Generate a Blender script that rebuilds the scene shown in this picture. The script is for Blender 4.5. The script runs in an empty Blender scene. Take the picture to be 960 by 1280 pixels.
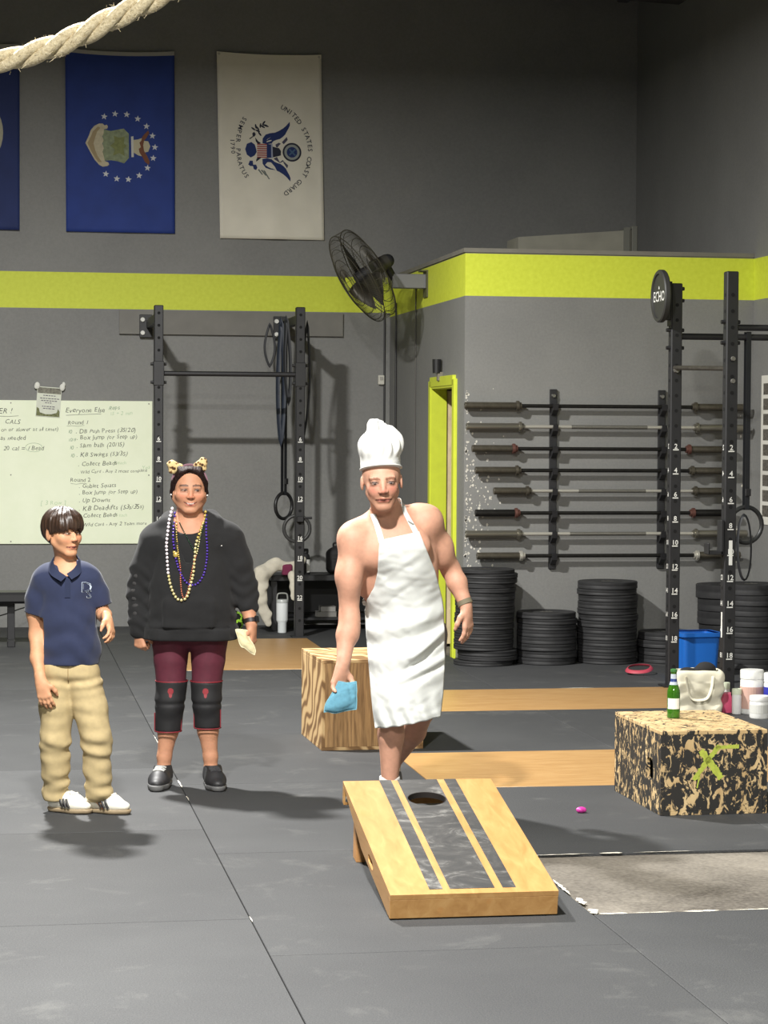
import bpy, bmesh, math, random
import numpy as np
from mathutils import Matrix, Vector, Euler

# ------------------------------------------------------------------ camera, lights, exposure
SC = bpy.context.scene
COL = SC.collection
VIEW_YAW = math.radians(9.7)          # the camera looks a little to the right of the hall's long axis
VIEW_PITCH = math.atan(100 / 2850)
VIEW_ROLL = 0.0055
EYE = Vector((0, 0, 1.72))
_fw = Vector((math.sin(VIEW_YAW) * math.cos(VIEW_PITCH), math.cos(VIEW_YAW) * math.cos(VIEW_PITCH), -math.sin(VIEW_PITCH)))
_rt = Vector((math.cos(VIEW_YAW), -math.sin(VIEW_YAW), 0))
_up = _rt.cross(_fw)
_R = _rt * math.cos(VIEW_ROLL) + _up * math.sin(VIEW_ROLL)
_U = _up * math.cos(VIEW_ROLL) - _rt * math.sin(VIEW_ROLL)
_cd = bpy.data.cameras.new('camera')
_cd.sensor_fit = 'VERTICAL'
_cd.sensor_height = 36.0
_cd.lens = 36.0 * 2850 / 1280
_cd.clip_end = 100
CAM = bpy.data.objects.new('camera', _cd)
CAM.matrix_world = Matrix(((_R.x, _U.x, -_fw.x, EYE.x), (_R.y, _U.y, -_fw.y, EYE.y), (_R.z, _U.z, -_fw.z, EYE.z), (0, 0, 0, 1)))
COL.objects.link(CAM)
SC.camera = CAM

W = bpy.data.worlds.new('world')
SC.world = W
W.use_nodes = True
W.node_tree.nodes['Background'].inputs[0].default_value = (0.6, 0.65, 0.7, 1)
W.node_tree.nodes['Background'].inputs[1].default_value = 0.02


def high_bay(loc, power, size, color=(1.0, 0.985, 0.95)):
    ld = bpy.data.lights.new('high_bay_lamp', 'AREA')
    ld.shape = 'DISK'
    ld.size = size
    ld.energy = power
    ld.color = color
    o = bpy.data.objects.new('high_bay_lamp', ld)
    o.location = loc
    COL.objects.link(o)
    return o


# one row of round lamps hangs along the hall, the first above the far end of the floor
high_bay((-0.12, 13.0, 4.95), 1000, 0.30)
high_bay((0.1, 6.2, 4.95), 1000, 0.30)
high_bay((0.1, -0.6, 4.95), 1000, 0.30)

SC.view_settings.view_transform = 'Standard'
SC.view_settings.look = 'None'
SC.view_settings.exposure = 0.0
SC.view_settings.gamma = 1.0
SC.view_settings.use_curve_mapping = False

rnd = random.Random(7)


# ------------------------------------------------------------------ materials
def lin(c):
    out = []
    for v in c[:3]:
        v = v / 255.0
        out.append(v / 12.92 if v <= 0.04045 else ((v + 0.055) / 1.055) ** 2.4)
    return tuple(out) + (1.0,)


MATS = {}


class NT:
    """small wrapper around a node tree"""

    def __init__(s, m):
        m.use_nodes = True
        s.t = m.node_tree
        s.b = s.t.nodes['Principled BSDF']

    def n(s, typ, **kw):
        nd = s.t.nodes.new(typ)
        for k, v in kw.items():
            if k.startswith('i_'):
                nd.inputs[k[2:].replace('_', ' ')].default_value = v
            else:
                setattr(nd, k, v)
        return nd

    def l(s, a, b):
        s.t.links.new(a, b)

    def coord(s, kind='Object'):
        return s.n('ShaderNodeTexCoord').outputs[kind]

    def mapping(s, vec, scale=(1, 1, 1), rot=(0, 0, 0), loc=(0, 0, 0)):
        m = s.n('ShaderNodeMapping')
        m.inputs['Scale'].default_value = scale
        m.inputs['Rotation'].default_value = rot
        m.inputs['Location'].default_value = loc
        s.l(vec, m.inputs['Vector'])
        return m.outputs['Vector']

    def noise(s, vec, scale, detail=3, rough=0.55, dist=0.0):
        nd = s.n('ShaderNodeTexNoise')
        nd.inputs['Scale'].default_value = scale
        nd.inputs['Detail'].default_value = detail
        nd.inputs['Roughness'].default_value = rough
        nd.inputs['Distortion'].default_value = dist
        s.l(vec, nd.inputs['Vector'])
        return nd.outputs['Fac']

    def ramp(s, fac, stops, interp='LINEAR'):
        r = s.n('ShaderNodeValToRGB')
        cr = r.color_ramp
        cr.interpolation = interp
        while len(cr.elements) < len(stops):
            cr.elements.new(0.5)
        for e, (p, c) in zip(cr.elements, stops):
            e.position = p
            e.color = c if len(c) == 4 else tuple(c) + (1,)
        s.l(fac, r.inputs['Fac'])
        return r.outputs['Color']

    def mix(s, fac, a, b, mode='MIX'):
        m = s.n('ShaderNodeMix', data_type='RGBA', blend_type=mode)
        for sock, v in ((m.inputs['Factor'], fac), (m.inputs[6], a), (m.inputs[7], b)):
            if isinstance(v, bpy.types.NodeSocket):
                s.l(v, sock)
            else:
                sock.default_value = v
        return m.outputs[2]

    def math(s, op, a, b=None):
        m = s.n('ShaderNodeMath', operation=op)
        for sock, v in ((m.inputs[0], a), (m.inputs[1], b)):
            if v is None:
                continue
            if isinstance(v, bpy.types.NodeSocket):
                s.l(v, sock)
            else:
                sock.default_value = v
        return m.outputs[0]

    def sep(s, vec):
        x = s.n('ShaderNodeSeparateXYZ')
        s.l(vec, x.inputs[0])
        return x.outputs

    def bump(s, height, strength, distance=0.01):
        b = s.n('ShaderNodeBump')
        b.inputs['Strength'].default_value = strength
        b.inputs['Distance'].default_value = distance
        s.l(height, b.inputs['Height'])
        s.l(b.outputs['Normal'], s.b.inputs['Normal'])


def mat(name, rgb, rough=0.6, metal=0.0, var=0.0, vscale=8.0, bump=0.0, bscale=60.0, spec=0.5, sheen=0.0, trans=0.0, sss=0.0):
    """plain material with a little cloudy variation and grain"""
    if name in MATS:
        return MATS[name]
    m = bpy.data.materials.new(name)
    MATS[name] = m
    t = NT(m)
    c = lin(rgb)
    t.b.inputs['Base Color'].default_value = c
    t.b.inputs['Roughness'].default_value = rough
    t.b.inputs['Metallic'].default_value = metal
    t.b.inputs['Specular IOR Level'].default_value = spec
    if sheen:
        t.b.inputs['Sheen Weight'].default_value = sheen
    if trans:
        t.b.inputs['Transmission Weight'].default_value = trans
    if var or bump:
        co = t.coord()
        if var:
            f = t.noise(co, vscale, 4)
            lo = tuple(max(0, v * (1 - var)) for v in c[:3]) + (1,)
            hi = tuple(min(1, v * (1 + var)) for v in c[:3]) + (1,)
            t.l(t.ramp(f, [(0.3, lo), (0.7, hi)]), t.b.inputs['Base Color'])
        if bump:
            t.bump(t.noise(co, bscale, 3), bump)
    return m


# ------------------------------------------------------------------ scene helpers
def tag(o, label=None, cat=None, group=None, kind=None):
    if label:
        o['label'] = label
    if cat:
        o['category'] = cat
    if group:
        o['group'] = group
    if kind:
        o['kind'] = kind
    return o


def thing(name, label, cat, loc=(0, 0, 0), rotz=0.0, group=None):
    o = bpy.data.objects.new(name, None)
    o.empty_display_size = 0.1
    o.location = loc
    o.rotation_euler = (0, 0, rotz)
    COL.objects.link(o)
    return tag(o, label, cat, group)


def link(name, me, parent=None, loc=None, rot=None):
    o = bpy.data.objects.new(name, me)
    COL.objects.link(o)
    if parent is not None:
        o.parent = parent
    if loc is not None:
        o.location = loc
    if rot is not None:
        o.rotation_euler = rot
    return o


def copy_tree(o, parent=None):
    c = o.copy()
    COL.objects.link(c)
    c.parent = parent
    for ch in o.children:
        copy_tree(ch, c)
    return c


def np_mesh(name, verts, faces, mats=(), smooth=True, sharp=None, colors=None):
    """verts (N,3), faces (M,4) arrays -> mesh"""
    me = bpy.data.meshes.new(name)
    verts = np.asarray(verts, np.float32)
    faces = np.asarray(faces, np.int32)
    k = faces.shape[1]
    me.vertices.add(len(verts))
    me.vertices.foreach_set('co', verts.ravel())
    me.loops.add(faces.size)
    me.loops.foreach_set('vertex_index', faces.ravel())
    me.polygons.add(len(faces))
    me.polygons.foreach_set('loop_start', np.arange(0, faces.size, k, dtype=np.int32))
    me.polygons.foreach_set('use_smooth', np.full(len(faces), smooth))
    if colors is not None:
        at = me.color_attributes.new('tint', 'FLOAT_COLOR', 'POINT')
        cc = np.ones((len(verts), 4), np.float32)
        cc[:, :3] = colors
        at.data.foreach_set('color', cc.ravel())
    me.update(calc_edges=True)
    for m in mats:
        me.materials.append(m)
    return me


class MB:
    """collects shapes into one mesh"""

    def __init__(s):
        s.v = []
        s.f = []

    def add(s, vs, fs, M=None):
        o = len(s.v)
        if M is not None:
            vs = [tuple(M @ Vector(p)) for p in vs]
        s.v.extend(tuple(p) for p in vs)
        s.f.extend([i + o for i in f] for f in fs)
        return s

    def box(s, c, size, M=None, ch=0.0, rot=None):
        hx, hy, hz = (v / 2 for v in size)
        ch = min(ch, hx * 0.9, hy * 0.9, hz * 0.9)
        T = Matrix.Translation(c)
        if rot is not None:
            T = T @ Euler(rot).to_matrix().to_4x4()
        if M is not None:
            T = M @ T
        if ch <= 0:
            vs = [(x * hx, y * hy, z * hz) for x in (-1, 1) for y in (-1, 1) for z in (-1, 1)]
            fs = [(0, 1, 3, 2), (4, 6, 7, 5), (0, 4, 5, 1), (2, 3, 7, 6), (0, 2, 6, 4), (1, 5, 7, 3)]
            return s.add(vs, fs, T)
        vs = []
        idx = {}
        for x in (-1, 1):
            for y in (-1, 1):
                for z in (-1, 1):
                    for a in range(3):
                        p = [x * hx, y * hy, z * hz]
                        for b in range(3):
                            if b != a:
                                p[b] -= (x, y, z)[b] * ch
                        idx[(x, y, z, a)] = len(vs)
                        vs.append(p)
        fs = []
        for a in range(3):
            b, c2 = (a + 1) % 3, (a + 2) % 3
            for sg in (-1, 1):
                q = []
                for (u, w) in ((-1, -1), (1, -1), (1, 1), (-1, 1)):
                    k = [0, 0, 0]
                    k[a], k[b], k[c2] = sg, u, w
                    q.append(idx[(k[0], k[1], k[2], a)])
                fs.append(q if sg > 0 else q[::-1])
            for u in (-1, 1):
                for w in (-1, 1):
                    # edge along axis a at (b=u, c2=w)
                    q = []
                    for (e, ax) in ((-1, b), (1, b), (1, c2), (-1, c2)):
                        k = [0, 0, 0]
                        k[a], k[b], k[c2] = e, u, w
                        q.append(idx[(k[0], k[1], k[2], ax)])
                    fs.append(q if u * w < 0 else q[::-1])
        for x in (-1, 1):
            for y in (-1, 1):
                for z in (-1, 1):
                    q = [idx[(x, y, z, a)] for a in range(3)]
                    fs.append(q if x * y * z > 0 else q[::-1])
        return s.add(vs, fs, T)

    def cyl(s, p0, p1, r0, r1=None, n=16, cap=True):
        r1 = r0 if r1 is None else r1
        p0, p1 = Vector(p0), Vector(p1)
        d = (p1 - p0).normalized()
        a = d.orthogonal().normalized()
        b = d.cross(a)
        vs = []
        for p, r in ((p0, r0), (p1, r1)):
            for i in range(n):
                t = 2 * math.pi * i / n
                vs.append(p + a * (r * math.cos(t)) + b * (r * math.sin(t)))
        fs = [(i, (i + 1) % n, n + (i + 1) % n, n + i) for i in range(n)]
        if cap:
            fs.append(tuple(range(n - 1, -1, -1)))
            fs.append(tuple(range(n, 2 * n)))
        return s.add(vs, fs)

    def tube(s, pts, r, n=8, closed=False, flat=None):
        """round (or flattened: flat=(rx, ry)) tube through points"""
        pts = [Vector(p) for p in pts]
        m = len(pts)
        vs = []
        a = None
        rx, ry = flat if flat else (1.0, 1.0)
        for i, p in enumerate(pts):
            if closed:
                d = (pts[(i + 1) % m] - pts[i - 1]).normalized()
            else:
                d = (pts[min(i + 1, m - 1)] - pts[max(i - 1, 0)]).normalized()
            if a is None:
                a = d.orthogonal().normalized()
            a = (a - d * a.dot(d)).normalized()
            b = d.cross(a)
            rr = r[i] if isinstance(r, (list, tuple)) else r
            for j in range(n):
                t = 2 * math.pi * j / n
                vs.append(p + a * (rr * rx * math.cos(t)) + b * (rr * ry * math.sin(t)))
        fs = []
        for i in range(m if closed else m - 1):
            i2 = (i + 1) % m
            for j in range(n):
                fs.append((i * n + j, i * n + (j + 1) % n, i2 * n + (j + 1) % n, i2 * n + j))
        if not closed:
            fs.append(tuple(range(n - 1, -1, -1)))
            fs.append(tuple(range((m - 1) * n, m * n)))
        return s.add(vs, fs)

    def lathe(s, prof, n=24, M=None):
        """profile of (radius, height) turned about z"""
        vs = []
        for r, z in prof:
            for i in range(n):
                t = 2 * math.pi * i / n
                vs.append((r * math.cos(t), r * math.sin(t), z))
        fs = []
        for k in range(len(prof) - 1):
            for i in range(n):
                fs.append((k * n + i, k * n + (i + 1) % n, (k + 1) * n + (i + 1) % n, (k + 1) * n + i))
        if prof[0][0] > 1e-5:
            fs.append(tuple(range(n - 1, -1, -1)))
        if prof[-1][0] > 1e-5:
            fs.append(tuple(range((len(prof) - 1) * n, len(prof) * n)))
        return s.add(vs, fs, M)

    def prism(s, poly, d0, d1, M=None):
        """polygon in x,z extruded along y from d0 to d1"""
        n = len(poly)
        vs = [(x, d0, z) for x, z in poly] + [(x, d1, z) for x, z in poly]
        fs = [tuple(range(n)), tuple(range(2 * n - 1, n - 1, -1))]
        fs += [(i, n + i, n + (i + 1) % n, (i + 1) % n) for i in range(n)]
        return s.add(vs, fs, M)

    def ball(s, c, r, n=12, m=8, M=None):
        rx, ry, rz = (r, r, r) if not isinstance(r, (tuple, list)) else r
        vs = [(c[0], c[1], c[2] - rz)]
        for k in range(1, m):
            ph = -math.pi / 2 + math.pi * k / m
            for i in range(n):
                t = 2 * math.pi * i / n
                vs.append((c[0] + rx * math.cos(ph) * math.cos(t), c[1] + ry * math.cos(ph) * math.sin(t), c[2] + rz * math.sin(ph)))
        vs.append((c[0], c[1], c[2] + rz))
        fs = [(0, 1 + (i + 1) % n, 1 + i) for i in range(n)]
        for k in range(m - 2):
            for i in range(n):
                fs.append((1 + k * n + i, 1 + k * n + (i + 1) % n, 1 + (k + 1) * n + (i + 1) % n, 1 + (k + 1) * n + i))
        e = len(vs) - 1
        b = 1 + (m - 2) * n
        fs += [(b + i, b + (i + 1) % n, e) for i in range(n)]
        return s.add(vs, fs, M)

    def ring_panel(s, w, h, th, hole, n=40, M=None):
        """flat panel in x,y (0..w, 0..h), thickness th downwards from z=0, with a round-cornered hole (cx, cy, rx, ry, power)"""
        cx, cy, rx, ry, pw = hole
        inner, outer = [], []
        angs = [2 * math.pi * i / n for i in range(n)]
        corners = [math.atan2(y - cy, x - cx) % (2 * math.pi) for x, y in ((0, 0), (w, 0), (w, h), (0, h))]
        for c in corners:
            k = min(range(n), key=lambda i: abs((angs[i] - c + math.pi) % (2 * math.pi) - math.pi))
            angs[k] = c
        for t in angs:
            c, sn = math.cos(t), math.sin(t)
            q = (abs(c / rx) ** pw + abs(sn / ry) ** pw) ** (-1 / pw)
            inner.append((cx + q * c, cy + q * sn))
            ks = []
            if c > 1e-9: ks.append((w - cx) / c)
            if c < -1e-9: ks.append(-cx / c)
            if sn > 1e-9: ks.append((h - cy) / sn)
            if sn < -1e-9: ks.append(-cy / sn)
            k = min(ks)
            outer.append((cx + k * c, cy + k * sn))
        vs = [(x, y, 0) for x, y in inner] + [(x, y, 0) for x, y in outer] + [(x, y, -th) for x, y in inner] + [(x, y, -th) for x, y in outer]
        fs = []
        for i in range(n):
            j = (i + 1) % n
            fs += [(i, n + i, n + j, j), (2 * n + i, 2 * n + j, 3 * n + j, 3 * n + i), (i, j, 2 * n + j, 2 * n + i), (n + i, 3 * n + i, 3 * n + j, n + j)]
        return s.add(vs, fs, M)

    def mesh(s, name, m=None, smooth=None):
        me = bpy.data.meshes.new(name)
        me.from_pydata([tuple(p) for p in s.v], [], s.f)
        me.update()
        if smooth is not None:
            me.polygons.foreach_set('use_smooth', [True] * len(me.polygons))
            me.set_sharp_from_angle(angle=math.radians(smooth))
        if m is not None:
            me.materials.append(m)
        return me

    def build(s, name, m, parent=None, smooth=None, loc=None, rot=None):
        return link(name, s.mesh(name, m, smooth), parent, loc, rot)


_txt_cache = {}


def text_shape(body, size, bold=0.0):
    """flat lettering: vertices (x, y) and faces, origin at the left of the baseline"""
    key = (body, bold)
    if key not in _txt_cache:
        cu = bpy.data.curves.new('lettering', 'FONT')
        cu.body = body
        cu.size = 1.0
        cu.resolution_u = 2
        cu.offset = bold
        ob = bpy.data.objects.new('lettering', cu)
        COL.objects.link(ob)
        dg = bpy.context.evaluated_depsgraph_get()
        me = bpy.data.meshes.new_from_object(ob.evaluated_get(dg))
        vs = [(v.co.x, v.co.y) for v in me.vertices]
        fs = [tuple(p.vertices) for p in me.polygons]
        bpy.data.objects.remove(ob)
        bpy.data.curves.remove(cu)
        bpy.data.meshes.remove(me)
        _txt_cache[key] = (vs, fs)
    vs, fs = _txt_cache[key]
    return [(x * size, y * size) for x, y in vs], fs


ORD = ['', 'first', 'second', 'third', 'fourth', 'fifth', 'sixth', 'seventh', 'eighth', 'ninth', 'tenth', 'eleventh', 'twelfth', 'thirteenth',
       'fourteenth', 'fifteenth', 'sixteenth', 'seventeenth', 'eighteenth', 'nineteenth', 'twentieth']


# ------------------------------------------------------------------ distance-field modelling (bodies, cloth, soft things)
def axis(lo, hi, h, fine=()):
    xs = [lo]
    while xs[-1] < hi:
        st = h
        for a, b, hf in fine:
            if a <= xs[-1] <= b:
                st = min(st, hf)
        xs.append(xs[-1] + st)
    return np.array(xs, np.float32)


def wob(p, seed, f=1.0, n=5):
    """cheap smooth noise of points (N,3) in -1..1"""
    r = np.random.RandomState(seed)
    out = np.zeros(len(p), np.float32)
    for i in range(n):
        d = r.normal(size=3); d /= np.linalg.norm(d)
        e = r.normal(size=3); e /= np.linalg.norm(e)
        out += np.sin(p @ (d * f * r.uniform(0.7, 1.8)) + r.uniform(0, 6.3) + 1.6 * np.sin(p @ (e * f * r.uniform(0.4, 0.9)) + r.uniform(0, 6.3)))
    return out / n


class Field:
    def __init__(s, xs, ys, zs):
        s.x, s.y, s.z = xs, ys, zs
        s.D = np.full((len(xs), len(ys), len(zs)), 1.0, np.float32)

    def _win(s, lo, hi):
        sl = []
        for ax, a, b in zip((s.x, s.y, s.z), lo, hi):
            i = max(0, int(np.searchsorted(ax, a)) - 1)
            j = min(len(ax), int(np.searchsorted(ax, b)) + 1)
            if j <= i:
                return None
            sl.append(slice(i, j))
        return tuple(sl)

    def _pts(s, sl):
        return s.x[sl[0]][:, None, None], s.y[sl[1]][None, :, None], s.z[sl[2]][None, None, :]

    def _put(s, sl, d, k, sub):
        a = s.D[sl]
        if sub:
            d = -d
            h = np.maximum(k - np.abs(a - d), 0) / max(k, 1e-6)
            s.D[sl] = np.maximum(a, d) + h * h * k * 0.25
        else:
            h = np.maximum(k - np.abs(a - d), 0) / max(k, 1e-6)
            s.D[sl] = np.minimum(a, d) - h * h * k * 0.25

    def cap(s, a, b, r1, r2=None, k=0.02, flat=None, sub=False, pad=0.03):
        """tapered capsule; flat=(direction, factor) squeezes the section along that direction"""
        r2 = r1 if r2 is None else r2
        a = np.array(a, np.float32); b = np.array(b, np.float32)
        rm = max(r1, r2) * (max(1.0, flat[1]) if flat else 1.0) + k + pad
        sl = s._win(np.minimum(a, b) - rm, np.maximum(a, b) + rm)
        if sl is None: return s
        X, Y, Z = s._pts(sl)
        ab = b - a
        L = float(ab @ ab) + 1e-9
        qx, qy, qz = X - a[0], Y - a[1], Z - a[2]
        t = np.clip((qx * ab[0] + qy * ab[1] + qz * ab[2]) / L, 0, 1)
        qx = qx - t * ab[0]; qy = qy - t * ab[1]; qz = qz - t * ab[2]
        if flat:
            n = np.array(flat[0], np.float32); n /= np.linalg.norm(n)
            c = (qx * n[0] + qy * n[1] + qz * n[2]) * (1 / flat[1] - 1)
            qx = qx + c * n[0]; qy = qy + c * n[1]; qz = qz + c * n[2]
        d = np.sqrt(qx * qx + qy * qy + qz * qz) - (r1 + (r2 - r1) * t)
        if flat: d = d * min(1.0, flat[1])
        s._put(sl, d.astype(np.float32), k, sub)
        return s

    def chain(s, pts, rs, k=0.02, flat=None):
        for i in range(len(pts) - 1):
            s.cap(pts[i], pts[i + 1], rs[i], rs[i + 1], k, flat)
        return s

    def ell(s, c, r, k=0.02, R=None, sub=False, pad=0.03):
        """ellipsoid; R = 3x3 with the ellipsoid's axes as rows"""
        c = np.array(c, np.float32); r = np.array(r, np.float32)
        m = float(r.max()) + k + pad
        sl = s._win(c - m, c + m)
        if sl is None: return s
        X, Y, Z = s._pts(sl)
        q = [X - c[0], Y - c[1], Z - c[2]]
        if R is not None:
            q = [q[0] * R[i][0] + q[1] * R[i][1] + q[2] * R[i][2] for i in range(3)]
        k0 = np.sqrt(sum((q[i] / r[i]) ** 2 for i in range(3)))
        k1 = np.sqrt(sum((q[i] / (r[i] * r[i])) ** 2 for i in range(3))) + 1e-6
        d = k0 * (k0 - 1) / k1
        s._put(sl, d.astype(np.float32), k, sub)
        return s

    def rbox(s, c, half, rad, k=0.01, R=None, sub=False, pad=0.03):
        c = np.array(c, np.float32)
        m = float(np.linalg.norm(half)) + k + pad
        sl = s._win(c - m, c + m)
        if sl is None: return s
        X, Y, Z = s._pts(sl)
        q = [X - c[0], Y - c[1], Z - c[2]]
        if R is not None:
            q = [q[0] * R[i][0] + q[1] * R[i][1] + q[2] * R[i][2] for i in range(3)]
        e = [np.abs(q[i]) - (half[i] - rad) for i in range(3)]
        d = np.sqrt(sum(np.maximum(v, 0) ** 2 for v in e)) + np.minimum(np.maximum(e[0], np.maximum(e[1], e[2])), 0) - rad
        s._put(sl, d.astype(np.float32), k, sub)
        return s

    def half(s, p, n, k=0.004):
        """keep only what lies behind the plane through p with outward normal n"""
        n = np.array(n, np.float32); n /= np.linalg.norm(n)
        X, Y, Z = s.x[:, None, None], s.y[None, :, None], s.z[None, None, :]
        d = (X - p[0]) * n[0] + (Y - p[1]) * n[1] + (Z - p[2]) * n[2]
        h = np.maximum(k - np.abs(s.D - d), 0) / k
        s.D = np.maximum(s.D, d) + h * h * k * 0.25
        return s

    def displace(s, fn, band=0.04):
        """add fn(points) to the distance near the surface (positive sinks it)"""
        i = np.nonzero(np.abs(s.D) < band)
        p = np.stack([s.x[i[0]], s.y[i[1]], s.z[i[2]]], 1)
        s.D[i] += fn(p).astype(np.float32)
        return s

    def front(s, x, z, ydefault=0.0):
        """first y (coming from -y) where the shape starts at this x, z"""
        i = min(max(int(np.searchsorted(s.x, x)), 0), len(s.x) - 1)
        k = min(max(int(np.searchsorted(s.z, z)), 0), len(s.z) - 1)
        col = s.D[i, :, k]
        j = np.nonzero(col < 0)[0]
        if len(j) == 0 or j[0] == 0:
            return ydefault
        j = j[0]
        t = col[j - 1] / (col[j - 1] - col[j])
        return float(s.y[j - 1] + t * (s.y[j] - s.y[j - 1]))

    def top(s, x, y, zdefault=0.0):
        """highest z where the shape ends at this x, y"""
        i = min(max(int(np.searchsorted(s.x, x)), 0), len(s.x) - 1)
        j = min(max(int(np.searchsorted(s.y, y)), 0), len(s.y) - 1)
        k = np.nonzero(s.D[i, j, :] < 0)[0]
        return float(s.z[k[-1]]) if len(k) else zdefault

    def mesh(s):
        D = s.D
        D[0], D[-1] = np.maximum(D[0], 1e-4), np.maximum(D[-1], 1e-4)
        D[:, 0], D[:, -1] = np.maximum(D[:, 0], 1e-4), np.maximum(D[:, -1], 1e-4)
        D[:, :, 0], D[:, :, -1] = np.maximum(D[:, :, 0], 1e-4), np.maximum(D[:, :, -1], 1e-4)
        S = D < 0
        c = np.zeros(tuple(n - 1 for n in D.shape), np.uint8)
        for i in (0, 1):
            for j in (0, 1):
                for k in (0, 1):
                    c += S[i:D.shape[0] - 1 + i, j:D.shape[1] - 1 + j, k:D.shape[2] - 1 + k]
        act = (c > 0) & (c < 8)
        idx = np.argwhere(act)
        N = len(idx)
        vid = np.full(act.shape, -1, np.int32)
        vid[act] = np.arange(N)
        pos = np.zeros((N, 3), np.float64)
        cnt = np.zeros(N)
        cor = [(i, j, k) for i in (0, 1) for j in (0, 1) for k in (0, 1)]
        for a in cor:
            for ax in range(3):
                if a[ax] == 1: continue
                b = list(a); b[ax] = 1
                ia = idx + np.array(a); ib = idx + np.array(b)
                da = D[ia[:, 0], ia[:, 1], ia[:, 2]]; db = D[ib[:, 0], ib[:, 1], ib[:, 2]]
                m = (da < 0) != (db < 0)
                if not m.any(): continue
                t = da[m] / (da[m] - db[m])
                pa = np.stack([s.x[ia[m, 0]], s.y[ia[m, 1]], s.z[ia[m, 2]]], 1)
                pb = np.stack([s.x[ib[m, 0]], s.y[ib[m, 1]], s.z[ib[m, 2]]], 1)
                pos[m] += pa + (pb - pa) * t[:, None]
                cnt[m] += 1
        pos /= np.maximum(cnt, 1)[:, None]
        quads = []
        for ax in range(3):
            u, w = (ax + 1) % 3, (ax + 2) % 3
            lo = [slice(None)] * 3; hi = [slice(None)] * 3
            lo[ax] = slice(0, -1); hi[ax] = slice(1, None)
            A, B = S[tuple(lo)], S[tuple(hi)]
            e = np.argwhere(A != B)
            e = e[(e[:, u] > 0) & (e[:, w] > 0) & (e[:, u] < act.shape[u]) & (e[:, w] < act.shape[w])]
            flip = A[e[:, 0], e[:, 1], e[:, 2]]
            q = []
            for du, dw in ((-1, -1), (0, -1), (0, 0), (-1, 0)):
                f = e.copy(); f[:, u] += du; f[:, w] += dw
                q.append(vid[f[:, 0], f[:, 1], f[:, 2]])
            q = np.stack(q, 1)
            q[~flip] = q[~flip][:, ::-1]
            quads.append(q)
        q = np.concatenate(quads)
        q = q[(q >= 0).all(1)]
        return pos.astype(np.float32), q

    def build(s, name, m, parent=None, colors=None, relax=1):
        v, q = s.mesh()
        for _ in range(relax):      # one light smoothing pass removes the grid's stairs
            acc = np.zeros_like(v); n = np.zeros(len(v), np.float32)
            for a, b in ((0, 1), (1, 2), (2, 3), (3, 0)):
                np.add.at(acc, q[:, a], v[q[:, b]]); np.add.at(acc, q[:, b], v[q[:, a]])
                np.add.at(n, q[:, a], 1); np.add.at(n, q[:, b], 1)
            v = v * 0.5 + 0.5 * acc / np.maximum(n, 1)[:, None]
        cols = colors(v) if colors is not None else None
        return link(name, np_mesh(name, v, q, [m], True, colors=cols), parent)

# ------------------------------------------------------------------ the hall
YB = 20.10      # back wall
XS = 3.48       # side wall of the built-in room
YE = 16.80      # front wall of the built-in room, where the barbells hang
XR = 5.74       # right wall
ZT = 3.07       # top of the built-in room
HALL_H = 6.6


def wall_material(name, z0, z1, chips=None):
    m = bpy.data.materials.new(name)
    t = NT(m)
    co = t.coord()
    x, y, z = t.sep(co)[:3]
    grey = t.ramp(t.noise(co, 1.3, 5, 0.6), [(0.3, lin((118, 118, 116))), (0.7, lin((129, 129, 126)))])
    fine = t.noise(co, 55, 3, 0.6)
    grey = t.mix(0.12, grey, t.ramp(fine, [(0.35, lin((97, 97, 95))), (0.65, lin((147, 147, 143)))]))
    lime = t.ramp(t.noise(co, 30, 3), [(0.3, lin((204, 214, 58))), (0.7, lin((214, 224, 70)))])
    inside = t.math('MULTIPLY', t.math('GREATER_THAN', z, z0), t.math('LESS_THAN', z, z1))
    t.l(t.mix(inside, grey, lime), t.b.inputs['Base Color'])
    t.b.inputs['Roughness'].default_value = 0.62
    t.bump(t.noise(co, 140, 2), 0.16, 0.004)
    return m


M_WALL = wall_material('painted_wall_back', 2.782, 3.097)
M_WALL_E = wall_material('painted_wall_room', 2.745, 3.062)


def slab(name, p0, p1, m, parent=None):
    b = MB()
    c = [(a + d) / 2 for a, d in zip(p0, p1)]
    b.box(c, [abs(d - a) for a, d in zip(p0, p1)])
    o = b.build(name, m, parent)
    if parent is None:
        o['kind'] = 'structure'
    return o


m = bpy.data.materials.new('bare_concrete')
t = NT(m)
co = t.coord()
big = t.noise(co, 1.25, 6, 0.6, 0.5)
c1 = t.ramp(big, [(0.36, lin((62, 56, 49))), (0.5, lin((96, 90, 81))), (0.64, lin((128, 121, 110)))])
c1 = t.mix(0.25, c1, t.ramp(t.noise(co, 60, 3), [(0.35, lin((66, 61, 54))), (0.65, lin((140, 133, 122)))]))
t.l(c1, t.b.inputs['Base Color'])
t.b.inputs['Roughness'].default_value = 0.75
t.bump(t.noise(co, 30, 4), 0.2, 0.01)
M_CONC = m

MAT_T = 0.012
floor = slab('floor', (-9, -4, -0.25), (9.5, YB + 0.2, -MAT_T), M_CONC)
floor['label'] = 'hall floor of black rubber mats over bare concrete'

slab('wall_back', (-9, YB, -MAT_T), (9.5, YB + 0.2, HALL_H), M_WALL)
slab('wall_right', (XR, -4, -MAT_T), (XR + 0.2, YB, HALL_H), M_WALL_E)
slab('wall_left', (-9.2, -4, -MAT_T), (-9, YB + 0.2, HALL_H), M_WALL)
slab('wall_front', (-9, -4.2, -MAT_T), (9.5, -4, HALL_H), M_WALL)
M_CEIL = mat('dark_ceiling', (60, 60, 64), 0.9)
slab('ceiling', (-9.2, -4.2, HALL_H), (9.5, YB + 0.2, HALL_H + 0.15), M_CEIL)

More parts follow.
